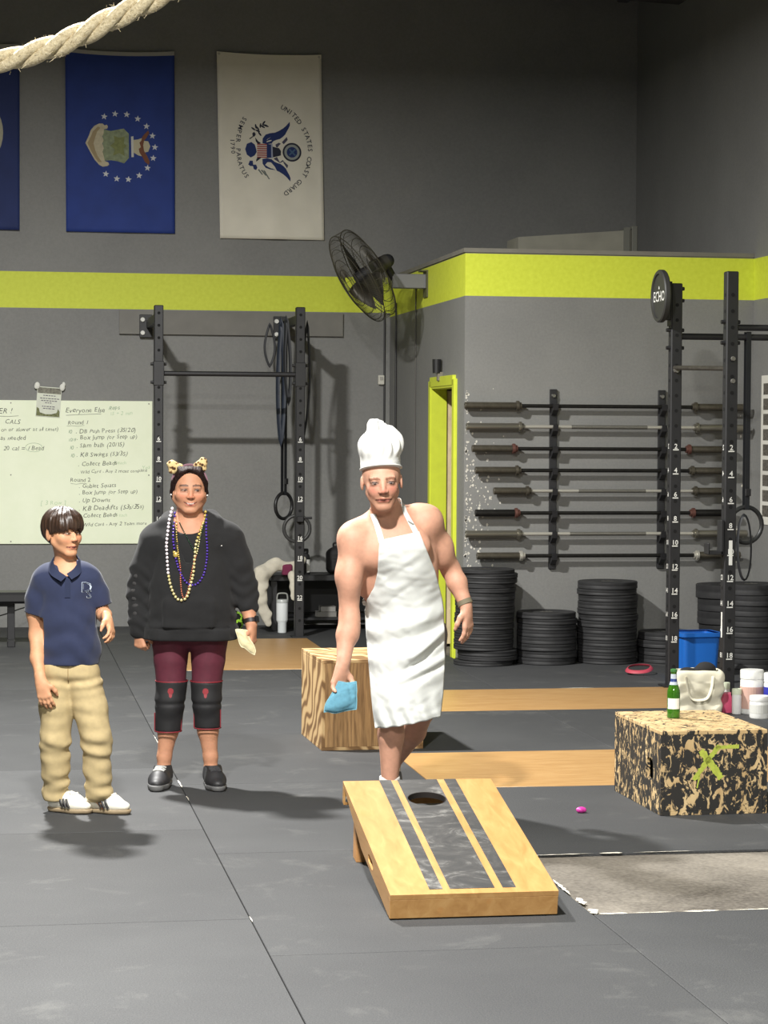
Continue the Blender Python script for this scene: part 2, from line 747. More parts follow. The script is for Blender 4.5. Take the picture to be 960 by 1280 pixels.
# the built-in room at the far corner: front wall, side wall with the doorway, flat roof
DY0, DY1, DZ = 17.125, 18.06, 2.105     # doorway in the side wall
slab('wall_room_front', (XS, YE, -MAT_T), (XR, YE + 0.14, ZT), M_WALL_E)
b = MB()
b.box((XS + 0.05, (DY1 + YB) / 2, ZT / 2), (0.10, YB - DY1, ZT))
b.box((XS + 0.05, (YE + 0.14 + DY0) / 2, ZT / 2), (0.10, DY0 - YE - 0.14, ZT))
b.box((XS + 0.05, (DY0 + DY1) / 2, (DZ + ZT) / 2), (0.10, DY1 - DY0, ZT - DZ))
o = b.build('wall_room_side', M_WALL_E)
o['kind'] = 'structure'
M_LEDGE = mat('grey_ledge', (120, 117, 108), 0.8, var=0.12, vscale=5)
o = slab('trim_1', (XS - 0.012, YE - 0.012, ZT), (XR, YB, ZT + 0.032), M_LEDGE)
# room inside
slab('wall_room_inner', (XR - 0.6, YE + 0.14, -MAT_T), (XR - 0.5, YB, ZT), mat('cream_inner_wall', (196, 180, 150), 0.8))

# doorway
M_LIME = mat('lime_door_paint', (204, 215, 60), 0.45, var=0.05, vscale=12)
door = thing('door_1', None, None, (XS, 0, 0))
door['kind'] = 'structure'
door['label'] = 'open doorway with a lime painted frame in the side of the built-in room'
fw_ = 0.05
b = MB(); b.box((0.045, DY1 - 0.02, DZ / 2), (0.13, 0.04, DZ), ch=0.003); b.box((-0.012, DY1 + 0.015, DZ / 2), (0.03, fw_ + 0.03, DZ + 0.05), ch=0.004)
b.build('door_jamb', M_LIME, door)
b = MB(); b.box((0.045, DY0 + 0.02, DZ / 2), (0.13, 0.04, DZ), ch=0.003); b.box((-0.012, DY0 - 0.015, DZ / 2), (0.03, fw_ + 0.03, DZ + 0.05), ch=0.004)
b.build('door_jamb', M_LIME, door)
b = MB(); b.box((0.045, (DY0 + DY1) / 2, DZ - 0.02), (0.13, DY1 - DY0 - 0.08, 0.04), ch=0.003); b.box((-0.012, (DY0 + DY1) / 2, DZ + 0.015), (0.03, DY1 - DY0 - 0.001, fw_ + 0.03), ch=0.004)
b.build('door_head', M_LIME, door)
b = MB(); b.box((0.137, DY1 + 0.42, DZ / 2 - 0.02), (0.042, 0.88, DZ - 0.06), ch=0.003)      # the leaf stands folded back inside the room
leaf = b.build('door_leaf', mat('worn_cream_door', (216, 196, 156), 0.6, var=0.15, vscale=9), door)
b = MB(); b.cyl((0.158, DY1 + 0.80, 1.0), (0.21, DY1 + 0.80, 1.0), 0.012); b.cyl((0.20, DY1 + 0.80, 1.0), (0.20, DY1 + 0.70, 1.0), 0.009)
b.build('door_handle', mat('dull_steel', (150, 148, 142), 0.35, 0.9), leaf)
b = MB(); b.box((0.55, DY1 + 0.55, 1.1), (0.7, 0.05, 2.2)); b.build('brown_partition', mat('dark_brown_wood', (84, 58, 38), 0.6), door)

# horn above the doorway
hn = thing('door_closer', 'dark cylinder fixture on a bracket above the lime doorway', 'fixture', (XS, 17.665, 2.13))
b = MB(); b.cyl((-0.045, 0, 0.055), (-0.045, 0, 0.165), 0.033, 0.036, 18); b.build('sounder_cup', mat('black_plastic', (30, 30, 31), 0.45), hn, 30)
b = MB(); b.box((-0.02, 0, 0.03), (0.045, 0.05, 0.07), ch=0.004); b.build('wall_bracket', mat('grey_bracket', (122, 117, 104), 0.5), hn)

# grey paint chipped off near the room's corner
rc = random.Random(3)
b = MB()
for i in range(260):
    if rc.random() < 0.42:
        x = XS + 0.012 + abs(rc.gauss(0, 0.010)); z = rc.uniform(0.70, 2.06)
    elif rc.random() < 0.8:
        x = XS + 0.03 + abs(rc.gauss(0, 0.11)); z = min(rc.gauss(1.12, 0.33), 2.05)
    else:
        x = XR - 0.05 - abs(rc.gauss(0, 0.12)); z = rc.uniform(0.7, 1.9)
    if z < 0.66: continue
    r = rc.uniform(0.003, 0.011)
    n = rc.randint(5, 8)
    b.add([(x + r * rc.uniform(.5, 1.2) * math.cos(6.283 * k / n), YE - 0.0012, z + r * rc.uniform(.6, 1.5) * math.sin(6.283 * k / n)) for k in range(n)], [tuple(range(n))])
o = b.build('paint_chips', mat('bare_plaster', (206, 202, 190), 0.9), bpy.data.objects['wall_room_front'])
o['kind'] = 'stuff'

# ledger plank screwed to the back wall behind the pull-up rack, small wall joint
o = slab('trim_2', (1.075, YB - 0.038, 2.565), (3.05, YB, 2.772), mat('painted_plank', (116, 114, 108), 0.6, var=0.1, vscale=6))
o['label'] = 'grey painted ledger plank on the back wall'
M_CORD = mat('black_cord', (26, 26, 27), 0.5)

# dark duct high above the built-in room
dct = thing('ceiling_duct', 'dim grey duct hanging under the dark ceiling', 'duct', (0, 0, 0))
b = MB()
M1 = Matrix.Translation((4.3, 18.6, 5.42)) @ Euler((0, math.radians(2.2), 0)).to_matrix().to_4x4()
b.box((0, 0, 0.22), (3.2, 0.5, 0.44), M1, 0.02)
b.build('duct_body', mat('duct_grey', (70, 68, 66), 0.7, var=0.2, vscale=3), dct)
for x in (-0.35, 0.95):
    b = MB()
    b.box((x, 0, 0.22), (0.10, 0.53, 0.47), M1, 0.01)
    b.build('duct_flange', mat('duct_flange', (46, 46, 50), 0.6), dct)
for x in (-1.2, 0.6):
    b = MB()
    b.cyl(M1 @ Vector((x, 0, 0.4)), (M1 @ Vector((x, 0, 0.4))) * 1.0 + Vector((0, 0, 0.74)), 0.01, n=8)
    b.build('hanger_rod', mat('dull_steel', (150, 148, 142)), dct)

# panel lying on the room's roof
rp = thing('roof_crate', 'long grey crate lying on the roof of the built-in room', 'crate', (0, 0, ZT + 0.032))
b = MB()
b.prism([(4.15, 0), (5.09, 0), (5.09, 0.265), (4.15, 0.19)], 17.95, 18.35)
b.build('crate_side', mat('grey_board', (132, 130, 118), 0.75, var=0.12, vscale=4), rp)
b = MB()
b.box((5.05, 17.944, 0.145), (0.05, 0.012, 0.28)); b.box((5.12, 18.15, 0.15), (0.05, 0.4, 0.30), ch=0.006)
b.build('end_batten', mat('grey_batten', (104, 104, 96), 0.75), rp)

# ------------------------------------------------------------------ floor covering
m = bpy.data.materials.new('black_rubber')
t = NT(m)
co = t.coord()
oi = t.n('ShaderNodeObjectInfo').outputs['Random']
wc = t.n('ShaderNodeTexCoord')
geo = t.n('ShaderNodeNewGeometry').outputs['Position']
base = t.ramp(t.noise(geo, 1.1, 5, 0.6), [(0.3, lin((48, 49, 51))), (0.72, lin((64, 65, 66)))])
speck = t.ramp(t.noise(geo, 190, 2, 0.7), [(0.42, lin((42, 43, 44))), (0.62, lin((84, 84, 84)))])
base = t.mix(0.35, base, speck)
dust = t.math('MULTIPLY', t.math('SUBTRACT', t.noise(geo, 2.3, 7, 0.72, 0.4), 0.56), 2.2)
dustc = t.n('ShaderNodeClamp'); t.l(dust, dustc.inputs[0])
base = t.mix(t.math('MULTIPLY', dustc.outputs[0], 0.55), base, lin((132, 131, 126)))
vari = t.ramp(oi, [(0, (0.86, 0.86, 0.86)), (1, (1.12, 1.12, 1.12))])
t.l(t.mix(1.0, base, vari, 'MULTIPLY'), t.b.inputs['Base Color'])
t.b.inputs['Roughness'].default_value = 0.72
t.b.inputs['Specular IOR Level'].default_value = 0.35
t.bump(t.noise(geo, 260, 2), 0.25, 0.003)
M_RUB = m

_mat_meshes = {}


def rubber(x0, x1, y0, y1):
    g = 0.0035
    w, d = round(x1 - x0, 3), round(y1 - y0, 3)
    if (w, d) not in _mat_meshes:
        bb = MB(); bb.box((0, 0, -MAT_T / 2), (w - g, d - g, MAT_T), ch=0.002)
        _mat_meshes[(w, d)] = bb.mesh('rubber_mat', M_RUB)
    link('rubber_mat', _mat_meshes[(w, d)], floor, ((x0 + x1) / 2, (y0 + y1) / 2, 0))


XC = [0.89 + 1.22 * i for i in range(-5, 5)]      # long seams run along the hall
for i in range(len(XC) - 1):
    x0, x1 = XC[i], XC[i + 1]
    off = 7.955 if i % 2 == 0 else 7.38
    if abs(x0 - 0.89) < 0.01: off = 7.38
    if abs(x1 - 0.89) < 0.01: off = 7.955
    ys = [off + 1.83 * k for k in range(-5, 8)]
    right = x0 > 2.0
    if right:
        ys = [-0.9, 0.93, 2.76, 4.59, 6.02, 7.855, 9.0, 10.755, 11.975, 13.75, 14.90, 16.80]
    for a, c in zip(ys[:-1], ys[1:]):
        if right and 2.0 < x0 < 4.5 and (abs(a - 7.855) < .01 or abs(a - 10.755) < .01 or abs(a - 13.75) < .01):
            continue
        if a > 16.0 and -0.4 < x0 < 2.2 and not right:
            pass
        rubber(x0, x1, max(a, -3.9), min(c, YB - 0.01))
rubber(3.33 - 1.22, 3.33 + 0.12, 16.80, YB - 0.01)

# plywood lifting strips let into the rubber
m = bpy.data.materials.new('strip_plywood')
t = NT(m)
geo = t.n('ShaderNodeNewGeometry').outputs['Position']
st = t.mapping(geo, (1.2, 14, 1))
g1 = t.noise(st, 3.2, 6, 0.65, 0.8)
cc = t.ramp(g1, [(0.28, lin((148, 110, 66))), (0.5, lin((167, 130, 82))), (0.75, lin((182, 148, 100)))])
scr = t.math('GREATER_THAN', t.noise(t.mapping(geo, (2, 30, 1), (0, 0, 0.5)), 4, 3, 0.8), 0.70)
cc = t.mix(t.math('MULTIPLY', scr, 0.35), cc, lin((232, 205, 160)))
t.l(cc, t.b.inputs['Base Color'])
t.b.inputs['Roughness'].default_value = 0.38
M_STRIP = m
for x0, x1, y0, y1 in ((2.11, 4.55, 10.755, 11.975), (2.11, 4.55, 13.75, 14.90)):
    b = MB(); b.box(((x0 + x1) / 2, (y0 + y1) / 2, -MAT_T / 2), (x1 - x0 - 0.006, y1 - y0 - 0.006, MAT_T), ch=0.0015)
    b.build('plywood_strip', M_STRIP, floor)
b = MB(); b.box((1.94, 17.52, 0.003), (1.23, 2.40, 0.006), ch=0.001)
ps = b.build('plywood_sheet', M_STRIP, floor)
M_FLAKE = mat('old_white_tape', (214, 208, 192), 0.8, var=0.12, vscale=40)
rt_ = random.Random(11)


def flakes(pts, name):
    """torn white tape left along an edge: ragged flat strips"""
    b = MB()
    for (x0, y0, x1, y1, w) in pts:
        n = max(3, int(math.hypot(x1 - x0, y1 - y0) / 0.02))
        up, dn = [], []
        dx, dy = x1 - x0, y1 - y0
        L = math.hypot(dx, dy); nx, ny = -dy / L, dx / L
        for k in range(n + 1):
            f = k / n
            taper = min(1, 4 * f, 4 * (1 - f))
            a = w * rt_.uniform(0.25, 1.0) * taper
            c = w * rt_.uniform(0.1, 0.7) * taper
            up.append((x0 + dx * f + nx * a, y0 + dy * f + ny * a, 0.0008))
            dn.append((x0 + dx * f - nx * c, y0 + dy * f - ny * c, 0.0008))
        m_ = len(up)
        b.add(up + dn, [(k, m_ + k, m_ + k + 1, k + 1) for k in range(n)])
    b.build(name, M_FLAKE, floor)


flakes([(2.16, 8.995, 2.42, 9.0, .010), (2.44, 9.0, 2.54, 9.0, .022), (2.58, 9.0, 2.85, 9.0, .006), (2.12, 8.5, 2.115, 8.2, .012), (2.125, 8.15, 2.12, 8.02, .022),
        (2.12, 7.95, 2.125, 7.86, .03), (2.13, 7.862, 2.24, 7.858, .018), (2.24, 7.86, 2.42, 7.855, .006), (2.44, 7.858, 2.58, 7.856, .020), (2.6, 7.857, 3.0, 7.856, .007)], 'torn_tape')
flakes([(1.34, 16.31, 1.62, 16.315, .03), (1.62, 16.315, 2.5, 16.315, .014)], 'torn_tape')
flakes([(2.115, 10.757, 2.7, 10.757, .004), (3.75, 14.9, 4.0, 14.9, .012)], 'torn_tape')
flakes([(0.886, 12.9, 0.889, 12.3, .003), (0.888, 11.2, 0.892, 10.95, .006), (0.890, 10.7, 0.892, 10.55, .004), (0.89, 8.0, 0.891, 7.9, .003)], 'torn_tape')

# ------------------------------------------------------------------ gym equipment
M_BLK = mat('black_powder_coat', (34, 34, 36), 0.5, var=0.15, vscale=20)
M_STEEL = mat('bright_steel', (176, 174, 168), 0.3, 1.0)
M_WHITE = mat('white_print', (228, 228, 222), 0.6)
M_HOLE = mat('hole_dark', (8, 8, 9), 0.9)


def square_post(name, parent, x, y, h, face=-1, numbers=(), lo=0.0, s=0.076, side_marks=False):
    """rack upright: hollow-looking square tube with punched holes and stencilled numbers on its front"""
    b = MB(); b.box((x, y, (h + lo) / 2), (s, s, h - lo), ch=0.006)
    up = b.build('upright', M_BLK, parent)
    b = MB()
    z = 0.14
    yf = y - s / 2 - 0.0012
    while z < h - 0.06:
        n = 10
        r = 0.0125
        b.add([(x + r * math.cos(6.2832 * k / n), yf, z + r * math.sin(6.2832 * k / n)) for k in range(n)], [tuple(range(n))])
        if side_marks:
            b.add([(x - s / 2 - 0.0012, y + r * math.cos(6.2832 * k / n), z + r * math.sin(6.2832 * k / n)) for k in range(n)], [tuple(range(n))])
        z += 0.102
    hh = b.build('punched_holes', M_HOLE, up)
    hh['kind'] = 'stuff'
    b = MB()
    for z, txt in numbers:
        vs, fs = text_shape(txt, 0.046, 0.012)
        w = max(p[0] for p in vs)
        b.add([(x + px - w / 2, yf - 0.0004, z + pz) for px, pz in vs], fs)
        b.add([(x - 0.02, yf - .0004, z - .012), (x + 0.02, yf - .0004, z - .012), (x + 0.02, yf - .0004, z - .005), (x - 0.02, yf - .0004, z - .005)], [(0, 1, 2, 3)])
        if side_marks:
            b.add([(x - s / 2 - .0016, y + px - w / 2, z + pz) for px, pz in vs], [f[::-1] for f in fs])
    if numbers:
        o = b.build('stencilled_numbers', M_WHITE, up)
        o['kind'] = 'stuff'
    return up


def bolt(parent, p, d, r=0.014, m=None):
    b = MB(); b.cyl(p, (p[0] + d[0], p[1] + d[1], p[2] + d[2]), r, r * 0.85, 8)
    return b.build('bolt', m or M_BLK, parent, 30)


# pull-up rack against the back wall
RX0, RX1, RY, RH = 1.335, 2.513, 18.90, 2.755
rk = thing('pullup_rack', 'black pull-up rack with two numbered posts bolted to the back wall', 'rack', (0, 0, 0))
nums = [(0.32 + 0.165 * i, str(n)) for i, n in enumerate((22, 20, 18, 16, 14, 12, 10, 8, 6))]
for x in (RX0, RX1):
    square_post('upright', rk, x, RY, RH, numbers=nums)
b = MB(); b.cyl((RX0 + .038, RY, 2.194), (RX1 - .038, RY, 2.194), 0.021, n=14)
b.build('pullup_bar', M_BLK, rk, 30)
for x in (RX0, RX1):
    b = MB(); b.box((x, RY, 2.194), (0.088, 0.088, 0.20), ch=0.004)
    br = b.build('bar_bracket', M_BLK, rk)
    for z in (2.12, 2.27):
        for s in (-1, 1):
            bolt(br, (x + s * 0.044, RY, z), (s * 0.022, 0, 0))
    b = MB(); b.box((x, (RY + .04 + YB - .05) / 2, 2.655), (0.05, YB - .05 - RY - .04, 0.075), ch=0.004)
    b.build('wall_stringer', M_BLK, rk)
    b = MB(); b.box((x - .03, YB - 0.047, 2.635), (0.11, 0.016, 0.20), ch=0.003)
    fl = b.build('wall_flange', M_BLK, rk)
    for z in (2.575, 2.69):
        bolt(fl, (x - .058, YB - 0.055, z), (0, -0.02, 0), 0.022, M_WHITE)
    b = MB(); b.box((x, RY, 0.006), (0.13, 0.16, 0.012)); b.build('foot_plate', M_BLK, rk)
b = MB(); b.box((RX1 - .002, RY - .055, 0.99), (0.06, 0.045, 0.05), ch=.006); b.cyl((RX1, RY - .05, 1.0), (RX1 + .1, RY - .05, 1.0), 0.01, n=8)
b.build('hook_pin', M_BLK, rk)


def hanging_loop(x, y, ztop, zbot, w, thick, name, label, cat, m, group=None, sway=0.0, turn=0.0):
    """elastic loop hanging over a bar"""
    pts = []
    n = 18
    for i in range(n + 1):
        f = i / n
        z = ztop + (zbot - ztop) * f
        pts.append((x - w * 0.5 * math.sin(math.pi * min(1, f * 1.0)) * (0.6 + .4 * f) + sway * f, y, z))
    for i in range(1, n):
        f = 1 - i / n
        z = ztop + (zbot - ztop) * f
        pts.append((x + w * 0.5 * math.sin(math.pi * min(1, f)) * (0.6 + .4 * f) + sway * f, y - 0.006, z))
    b = MB(); b.tube(pts, thick, 8, True, flat=(0.28, 1.0))
    o = b.build(name, m, None, 60)
    return tag(o, label, cat, group)


M_BAND = mat('rubber_band_black', (28, 30, 34), 0.55)
M_BANDB = mat('rubber_band_blueblack', (30, 38, 52), 0.5)
GB = 'resistance bands on the pull-up rack'
hanging_loop(2.435, 19.55, 2.70, 1.60, 0.07, 0.02, 'resistance_band', 'wide blue-black resistance band hung on the pull-up rack stringer', 'band', M_BANDB, GB)
hanging_loop(2.455, 19.35, 2.70, 1.95, 0.06, 0.016, 'resistance_band', 'shorter black resistance band bunched behind the right post of the pull-up rack', 'band', M_BAND, GB, sway=0.02)
hanging_loop(2.36, 19.75, 2.66, 2.28, 0.11, 0.010, 'resistance_band', 'thin small black band looped beside the white wall bolts', 'band', M_BAND, GB)
hanging_loop(2.615, 19.2, 2.66, 1.62, 0.10, 0.010, 'resistance_band', 'thin long black band hanging on the far side of the right rack post', 'band', M_BAND, GB, sway=-0.04)


def gym_ring(x, y, ztop, zc, r, tilt, label, group, m_ring, strap_w=0.017):
    g = thing('gymnastic_ring', label, 'ring', (x, y, zc), tilt, group)
    b = MB(); b.tube([(r * math.cos(6.2832 * i / 28), 0, r * math.sin(6.2832 * i / 28)) for i in range(28)], 0.0155, 10, True)
    b.build('ring', m_ring, g, 60)
    b = MB()
    b.box((0, -0.019, (r + ztop - zc) / 2), (strap_w * 2, 0.004, ztop - zc - r + 0.03))
    b.box((0, 0.019, (r + ztop - zc) / 2), (strap_w * 2, 0.004, ztop - zc - r + 0.03))
    b.box((0, 0, r - 0.018), (strap_w * 2, 0.042, 0.004)); b.box((0, 0, ztop - zc + 0.012), (strap_w * 2, 0.042, 0.004))
    st = b.build('strap', M_BAND, g)
    b = MB(); b.box((0, -0.028, r + 0.10), (strap_w * 2.4, 0.016, 0.05), ch=.003); b.build('buckle', M_BLK, st)
    return g


GR = 'gymnastic rings on straps'
gym_ring(2.475, 19.65, 2.66, 1.075, 0.112, 0.75, 'black gymnastic ring on a long strap beside the right post of the pull-up rack', GR, mat('black_ring', (30, 30, 31), 0.4))
gym_ring(2.565, 19.45, 2.66, 0.885, 0.113, 0.0, 'lower dark grey gymnastic ring half hidden behind the right rack post', GR, mat('grey_ring', (58, 58, 58), 0.45))

# free-standing rack on the right, seen along its short bay
QX, QY0, QY1, QH = 4.545, 14.92, 13.74, 2.735
rr = thing('squat_rack', 'tall black squat rack with white numbers beside the barbell wall', 'rack', (0, 0, 0))
nums2 = [(0.315 + 0.163 * i, str(n)) for i, n in enumerate((18, 16, 14, 12, 10, 8, 6, 4, 2))]
for y in (QY0, QY1):
    square_post('upright', rr, QX, y, QH, numbers=nums2, side_marks=True)
    b = MB(); b.box((QX, y, 0.006), (0.15, 0.15, 0.012)); b.build('foot_plate', M_BLK, rr)
b = MB(); b.cyl((QX + .038, QY0, 2.378), (XR - .012, QY0, 2.378), 0.022, n=14); b.build('pullup_bar', M_BLK, rr, 30)
b = MB(); b.cyl((QX - .01, QY0 - .03, 2.165), (QX + .03, QY1 + .03, 2.13), 0.016, n=12)
b.build('strap_bar', mat('worn_dark_steel', (84, 80, 74), 0.5, 0.6, var=0.3, vscale=30), rr, 30)
b = MB(); b.cyl((QX + .038, QY1, 2.386), (XR - .012, QY1, 2.386), 0.02, n=14); b.build('wall_bar', M_BLK, rr, 30)
for y in (QY0, QY1):
    b = MB(); b.box((XR - .008, y, 2.38), (0.012, 0.09, 0.16)); b.build('wall_flange', M_BLK, rr)
for y, zz in ((QY0, (2.42, 2.30, 2.62, 2.70)), (QY1, (2.42, 2.29))):
    for z in zz:
        bolt(rr, (QX + .038, y, z), (0.022, 0, 0))
        bolt(rr, (QX - .038, y, z), (-0.026, 0, 0))
for z in (2.19, 2.05):
    bolt(rr, (QX + .005, QY1 - .038, z), (0, -0.012, 0), 0.016, mat('dull_bolt', (120, 118, 112), .5, .5))
bolt(rr, (QX - .003, QY0 - .038, 2.15), (0, -0.03, 0), 0.022, mat('dull_bolt', (120, 118, 112)))
# white sticker strip and j-cup on the front post
b = MB(); b.box((QX + .002, QY1 - .0395, 0.975), (0.022, 0.002, 0.155)); b.build('white_sticker', M_WHITE, rr)
b = MB(); b.box((QX - .039, QY1, 0.52), (0.002, 0.02, 0.16)); b.build('white_sticker', M_WHITE, rr)
b = MB(); b.box((QX - .052, QY1, 1.07), (0.02, 0.085, 0.22), ch=.004); b.box((QX - .095, QY1, 0.975), (0.10, 0.085, 0.025), ch=.004); b.box((QX - .14, QY1, 1.0), (0.014, 0.085, 0.07), ch=.004)
b.build('j_cup', M_BLK, rr)

# round target plate with lettering on the far post
dk = thing('target_plate', 'round black target disc with white lettering on the far post of the squat rack', 'disc', (QX - 0.105, QY0 - 0.03, 2.646))
MX = Euler((0, -math.pi / 2, 0)).to_matrix().to_4x4()
b = MB(); b.lathe([(0.0, -0.012), (0.172, -0.012), (0.178, -0.004), (0.178, 0.022), (0.170, 0.03), (0.150, 0.03), (0.147, 0.020), (0.0, 0.020)], 48, MX)
b.build('disc', mat('dull_black_rubber', (52, 52, 50), 0.55), dk, 30)
vs, fs = text_shape('ECHO', 0.098, 0.008)
w_ = max(p[0] for p in vs)
b = MB(); b.add([(-0.0215, -(px - w_ / 2) * 0.98, pz - 0.035) for px, pz in vs], fs)
b.build('white_lettering', M_WHITE, dk)
b = MB(); b.add([(-0.0215, -0.012, 0.047), (-0.0215, 0.012, 0.047), (-0.0215, 0.005, 0.066), (-0.0215, -0.005, 0.066)], [(0, 1, 2, 3)]); b.build('white_mark', M_WHITE, dk)
b = MB(); b.box((0.045, 0.02, -0.03), (0.04, 0.06, 0.26), ch=.004); b.box((0.064, 0.03, -0.05), (0.008, 0.09, 0.3), ch=.002)
b.build('mount', M_BLK, dk)

# ring and band hanging on the right rack's bars
gym_ring(5.055, QY0 - 0.005, 2.40, 1.10, 0.122, 0.15, 'dark gymnastic ring on a strap beside the front post of the squat rack', GR, mat('dark_ring', (40, 41, 41), 0.4))
b = MB(); b.tube([(5.015 + 0.048 * math.sin(6.2832 * i / 24), QY0 - 0.10 + .01 * math.cos(6.2832 * i / 24), 0.95 + 0.22 * math.cos(6.2832 * i / 24)) for i in range(24)], 0.017, 8, True, flat=(1.0, 0.3))
tag(b.build('resistance_band', M_BAND, None, 60), 'slim black band looped through the ring on the squat rack', 'band', 'resistance bands on the squat rack')
# barbell wall rack ----------------------------------------------------------
BY = YE - 0.062
BZ = [1.922, 1.765, 1.600, 1.437, 1.282, 1.116, 0.958, 0.793]
BL = [3.47, 3.484, 3.527, 3.553, 3.695, 3.555, 3.483, 3.57]
BC = [3.892, 3.912, 3.864, 3.890, 3.971, 3.886, 3.906, 3.926]
BR = [5.249, 5.264, 5.202, 5.229, 5.256, 5.239, 5.260, 5.274]
for x, nm in ((4.163, 'nearer the doorway'), (5.012, 'behind the squat rack')):
    g = thing('barbell_hanger', 'black notched barbell hanger rail ' + nm, 'wall rack', (x, YE, 0), 0, 'barbell hanger rails')
    b = MB(); b.box((0, -0.012, 1.37), (0.055, 0.024, 1.36), ch=.003); b.build('rail', M_BLK, g)
    for z in BZ:
        b = MB()
        M1 = Matrix(((0, 1, 0, 0), (1, 0, 0, 0), (0, 0, 1, 0), (0, 0, 0, 1)))
        b.prism([(-0.024, z + 0.02), (-0.024, z - 0.07), (-0.045, z - 0.066), (-0.092, z - 0.030), (-0.102, z + 0.014), (-0.094, z + 0.018), (-0.083, z - 0.010), (-0.062, z - 0.0155), (-0.045, z - 0.010), (-0.038, z + 0.012)], -0.02, 0.02, M1)
        b.build('hook', M_BLK, g)
    for z in (2.00, 0.74):
        b = MB(); b.cyl((0, -0.024, z), (0, -0.04, z), 0.019, 0.013, 12); b.build('bolt', M_STEEL, g, 30)
M_OX = mat('dark_oxide_steel', (92, 87, 76), 0.38, 0.6, var=0.2, vscale=30)
M_OXK = mat('black_oxide_steel', (44, 43, 41), 0.45, 0.7, var=0.2, vscale=30)
M_CHR = mat('brushed_chrome', (196, 193, 182), 0.34, 0.55)
M_CHS = mat('satin_chrome', (138, 134, 122), 0.3, 0.75)
M_KNURL = mat('knurled_steel', (118, 116, 108), 0.5, 0.8, bump=0.5, bscale=300)
M_RED = mat('faded_red_collar', (100, 66, 58), 0.5, 0.4)
finish = [(M_OX, M_OXK, M_OX, 'dark sleeves'), (M_CHS, M_CHR, M_CHS, 'chrome sleeves and shaft'), (M_OX, M_OXK, M_RED, 'reddish collars'), (M_OX, M_OXK, M_OX, 'dull dark finish'),
          (M_OX, M_CHR, M_OX, 'short brown sleeves'), (M_OXK, M_OXK, M_RED, 'black sleeves and reddish collars'), (M_CHS, M_CHR, M_CHS, 'chrome finish'), (M_OX, M_OXK, M_CHR, 'dark sleeves and bright collars')]
place = ['topmost barbell', 'second barbell from the top', 'third barbell from the top', 'fourth barbell from the top', 'fifth barbell from the top', 'sixth barbell from the top', 'second barbell from the bottom', 'lowest barbell']
for i in range(8):
    ms, mh, mc, txt = finish[i]
    g = thing('barbell', f'{place[i]} on the wall hangers, {txt}', 'barbell', (0, BY, BZ[i]), 0, 'barbells on the wall')
    sl = BC[i] - BL[i]
    shaft_r = 0.0142 if i != 4 else 0.0125
    b = MB(); b.cyl((BC[i], 0, 0), (BR[i], 0, 0), shaft_r, n=14); sh = b.build('shaft', mh, g, 30)
    if mh is M_CHR:
        b = MB(); b.cyl((BC[i] + .38, 0, 0), (BR[i] - .38, 0, 0), shaft_r + .0006, n=14); b.build('centre_knurling', M_KNURL, sh, 30)
    for s, x in ((-1, BC[i]), (1, BR[i])):
        b = MB()
        M1 = Matrix.Translation((x, 0, 0)) @ Euler((0, s * math.pi / 2, 0)).to_matrix().to_4x4()
        b.lathe([(0.014, -0.012), (0.026, -0.012), (0.0275, -0.004), (0.0275, 0.004), (0.038, 0.006), (0.039, 0.016), (0.038, 0.026), (0.025, 0.03)], 20, M1)
        b.build('collar', mc, g, 30)
        b = MB(); b.lathe([(0.026, 0.028), (0.027, 0.032), (0.027, sl - 0.004), (0.024, sl), (0.012, sl), (0.011, sl - 0.004), (0.0, sl - 0.004)], 20, M1)
        b.build('sleeve', ms, g, 30)

# bumper plates ---------------------------------------------------------------
M_PLATE = mat('plate_rubber', (42, 42, 43), 0.6, var=0.22, vscale=14, spec=0.4)
M_HUB = mat('plate_hub_steel', (120, 118, 112), 0.4, 0.9)
_pm = {}


def plate(x, y, z, th, r, label, group, rot):
    k = (round(th, 4), round(r, 3))
    if k not in _pm:
        b = MB()
        b.lathe([(0.026, 0.004), (0.055, 0.004), (0.06, 0.001), (0.10, 0.001), (0.11, 0.006), (r - .05, 0.006), (r - .04, 0.0), (r - .006, 0.0), (r, 0.005), (r, th * .42), (r - .002, th * .5), (r, th * .58), (r, th - .005), (r - .006, th),
                 (r - .04, th), (r - .05, th - .006), (0.11, th - .006), (0.10, th - .001), (0.06, th - .001), (0.055, th - .004), (0.026, th - .004), (0.026, 0.004)], 40)
        b.f = [f for f in b.f if len(f) == 4]
        _pm[k] = b.mesh('bumper_plate', M_PLATE, 35)
        h = MB(); h.lathe([(0.0255, 0.0), (0.05, 0.002), (0.05, th - .002), (0.0255, th), (0.0255, 0.0)], 20)
        h.f = [f for f in h.f if len(f) == 4]
        _pm[(k, 'h')] = h.mesh('hub', M_HUB, 30)
    o = link('bumper_plate', _pm[k], None, (x, y, z), (0, 0, rot))
    link('hub', _pm[(k, 'h')], o)
    return tag(o, label, 'weight plate', group)


rp_ = random.Random(5)


def stack(x, y, ths, r, where, jit=0.008, shift=None):
    z = 0.0
    n = len(ths)
    for i, th in enumerate(ths):
        dx, dy = rp_.gauss(0, jit), rp_.gauss(0, jit * .6)
        if shift: dx += shift(i, n)
        lab = 'topmost' if i == n - 1 else ('lowest' if i == 0 else ORD[i + 1] + ' from the floor')
        plate(x + dx, y + dy, z, th, r, f'black bumper plate, {lab}, in {where}', 'bumper plates in ' + where, rp_.uniform(0, 6))
        z += th + 0.0006


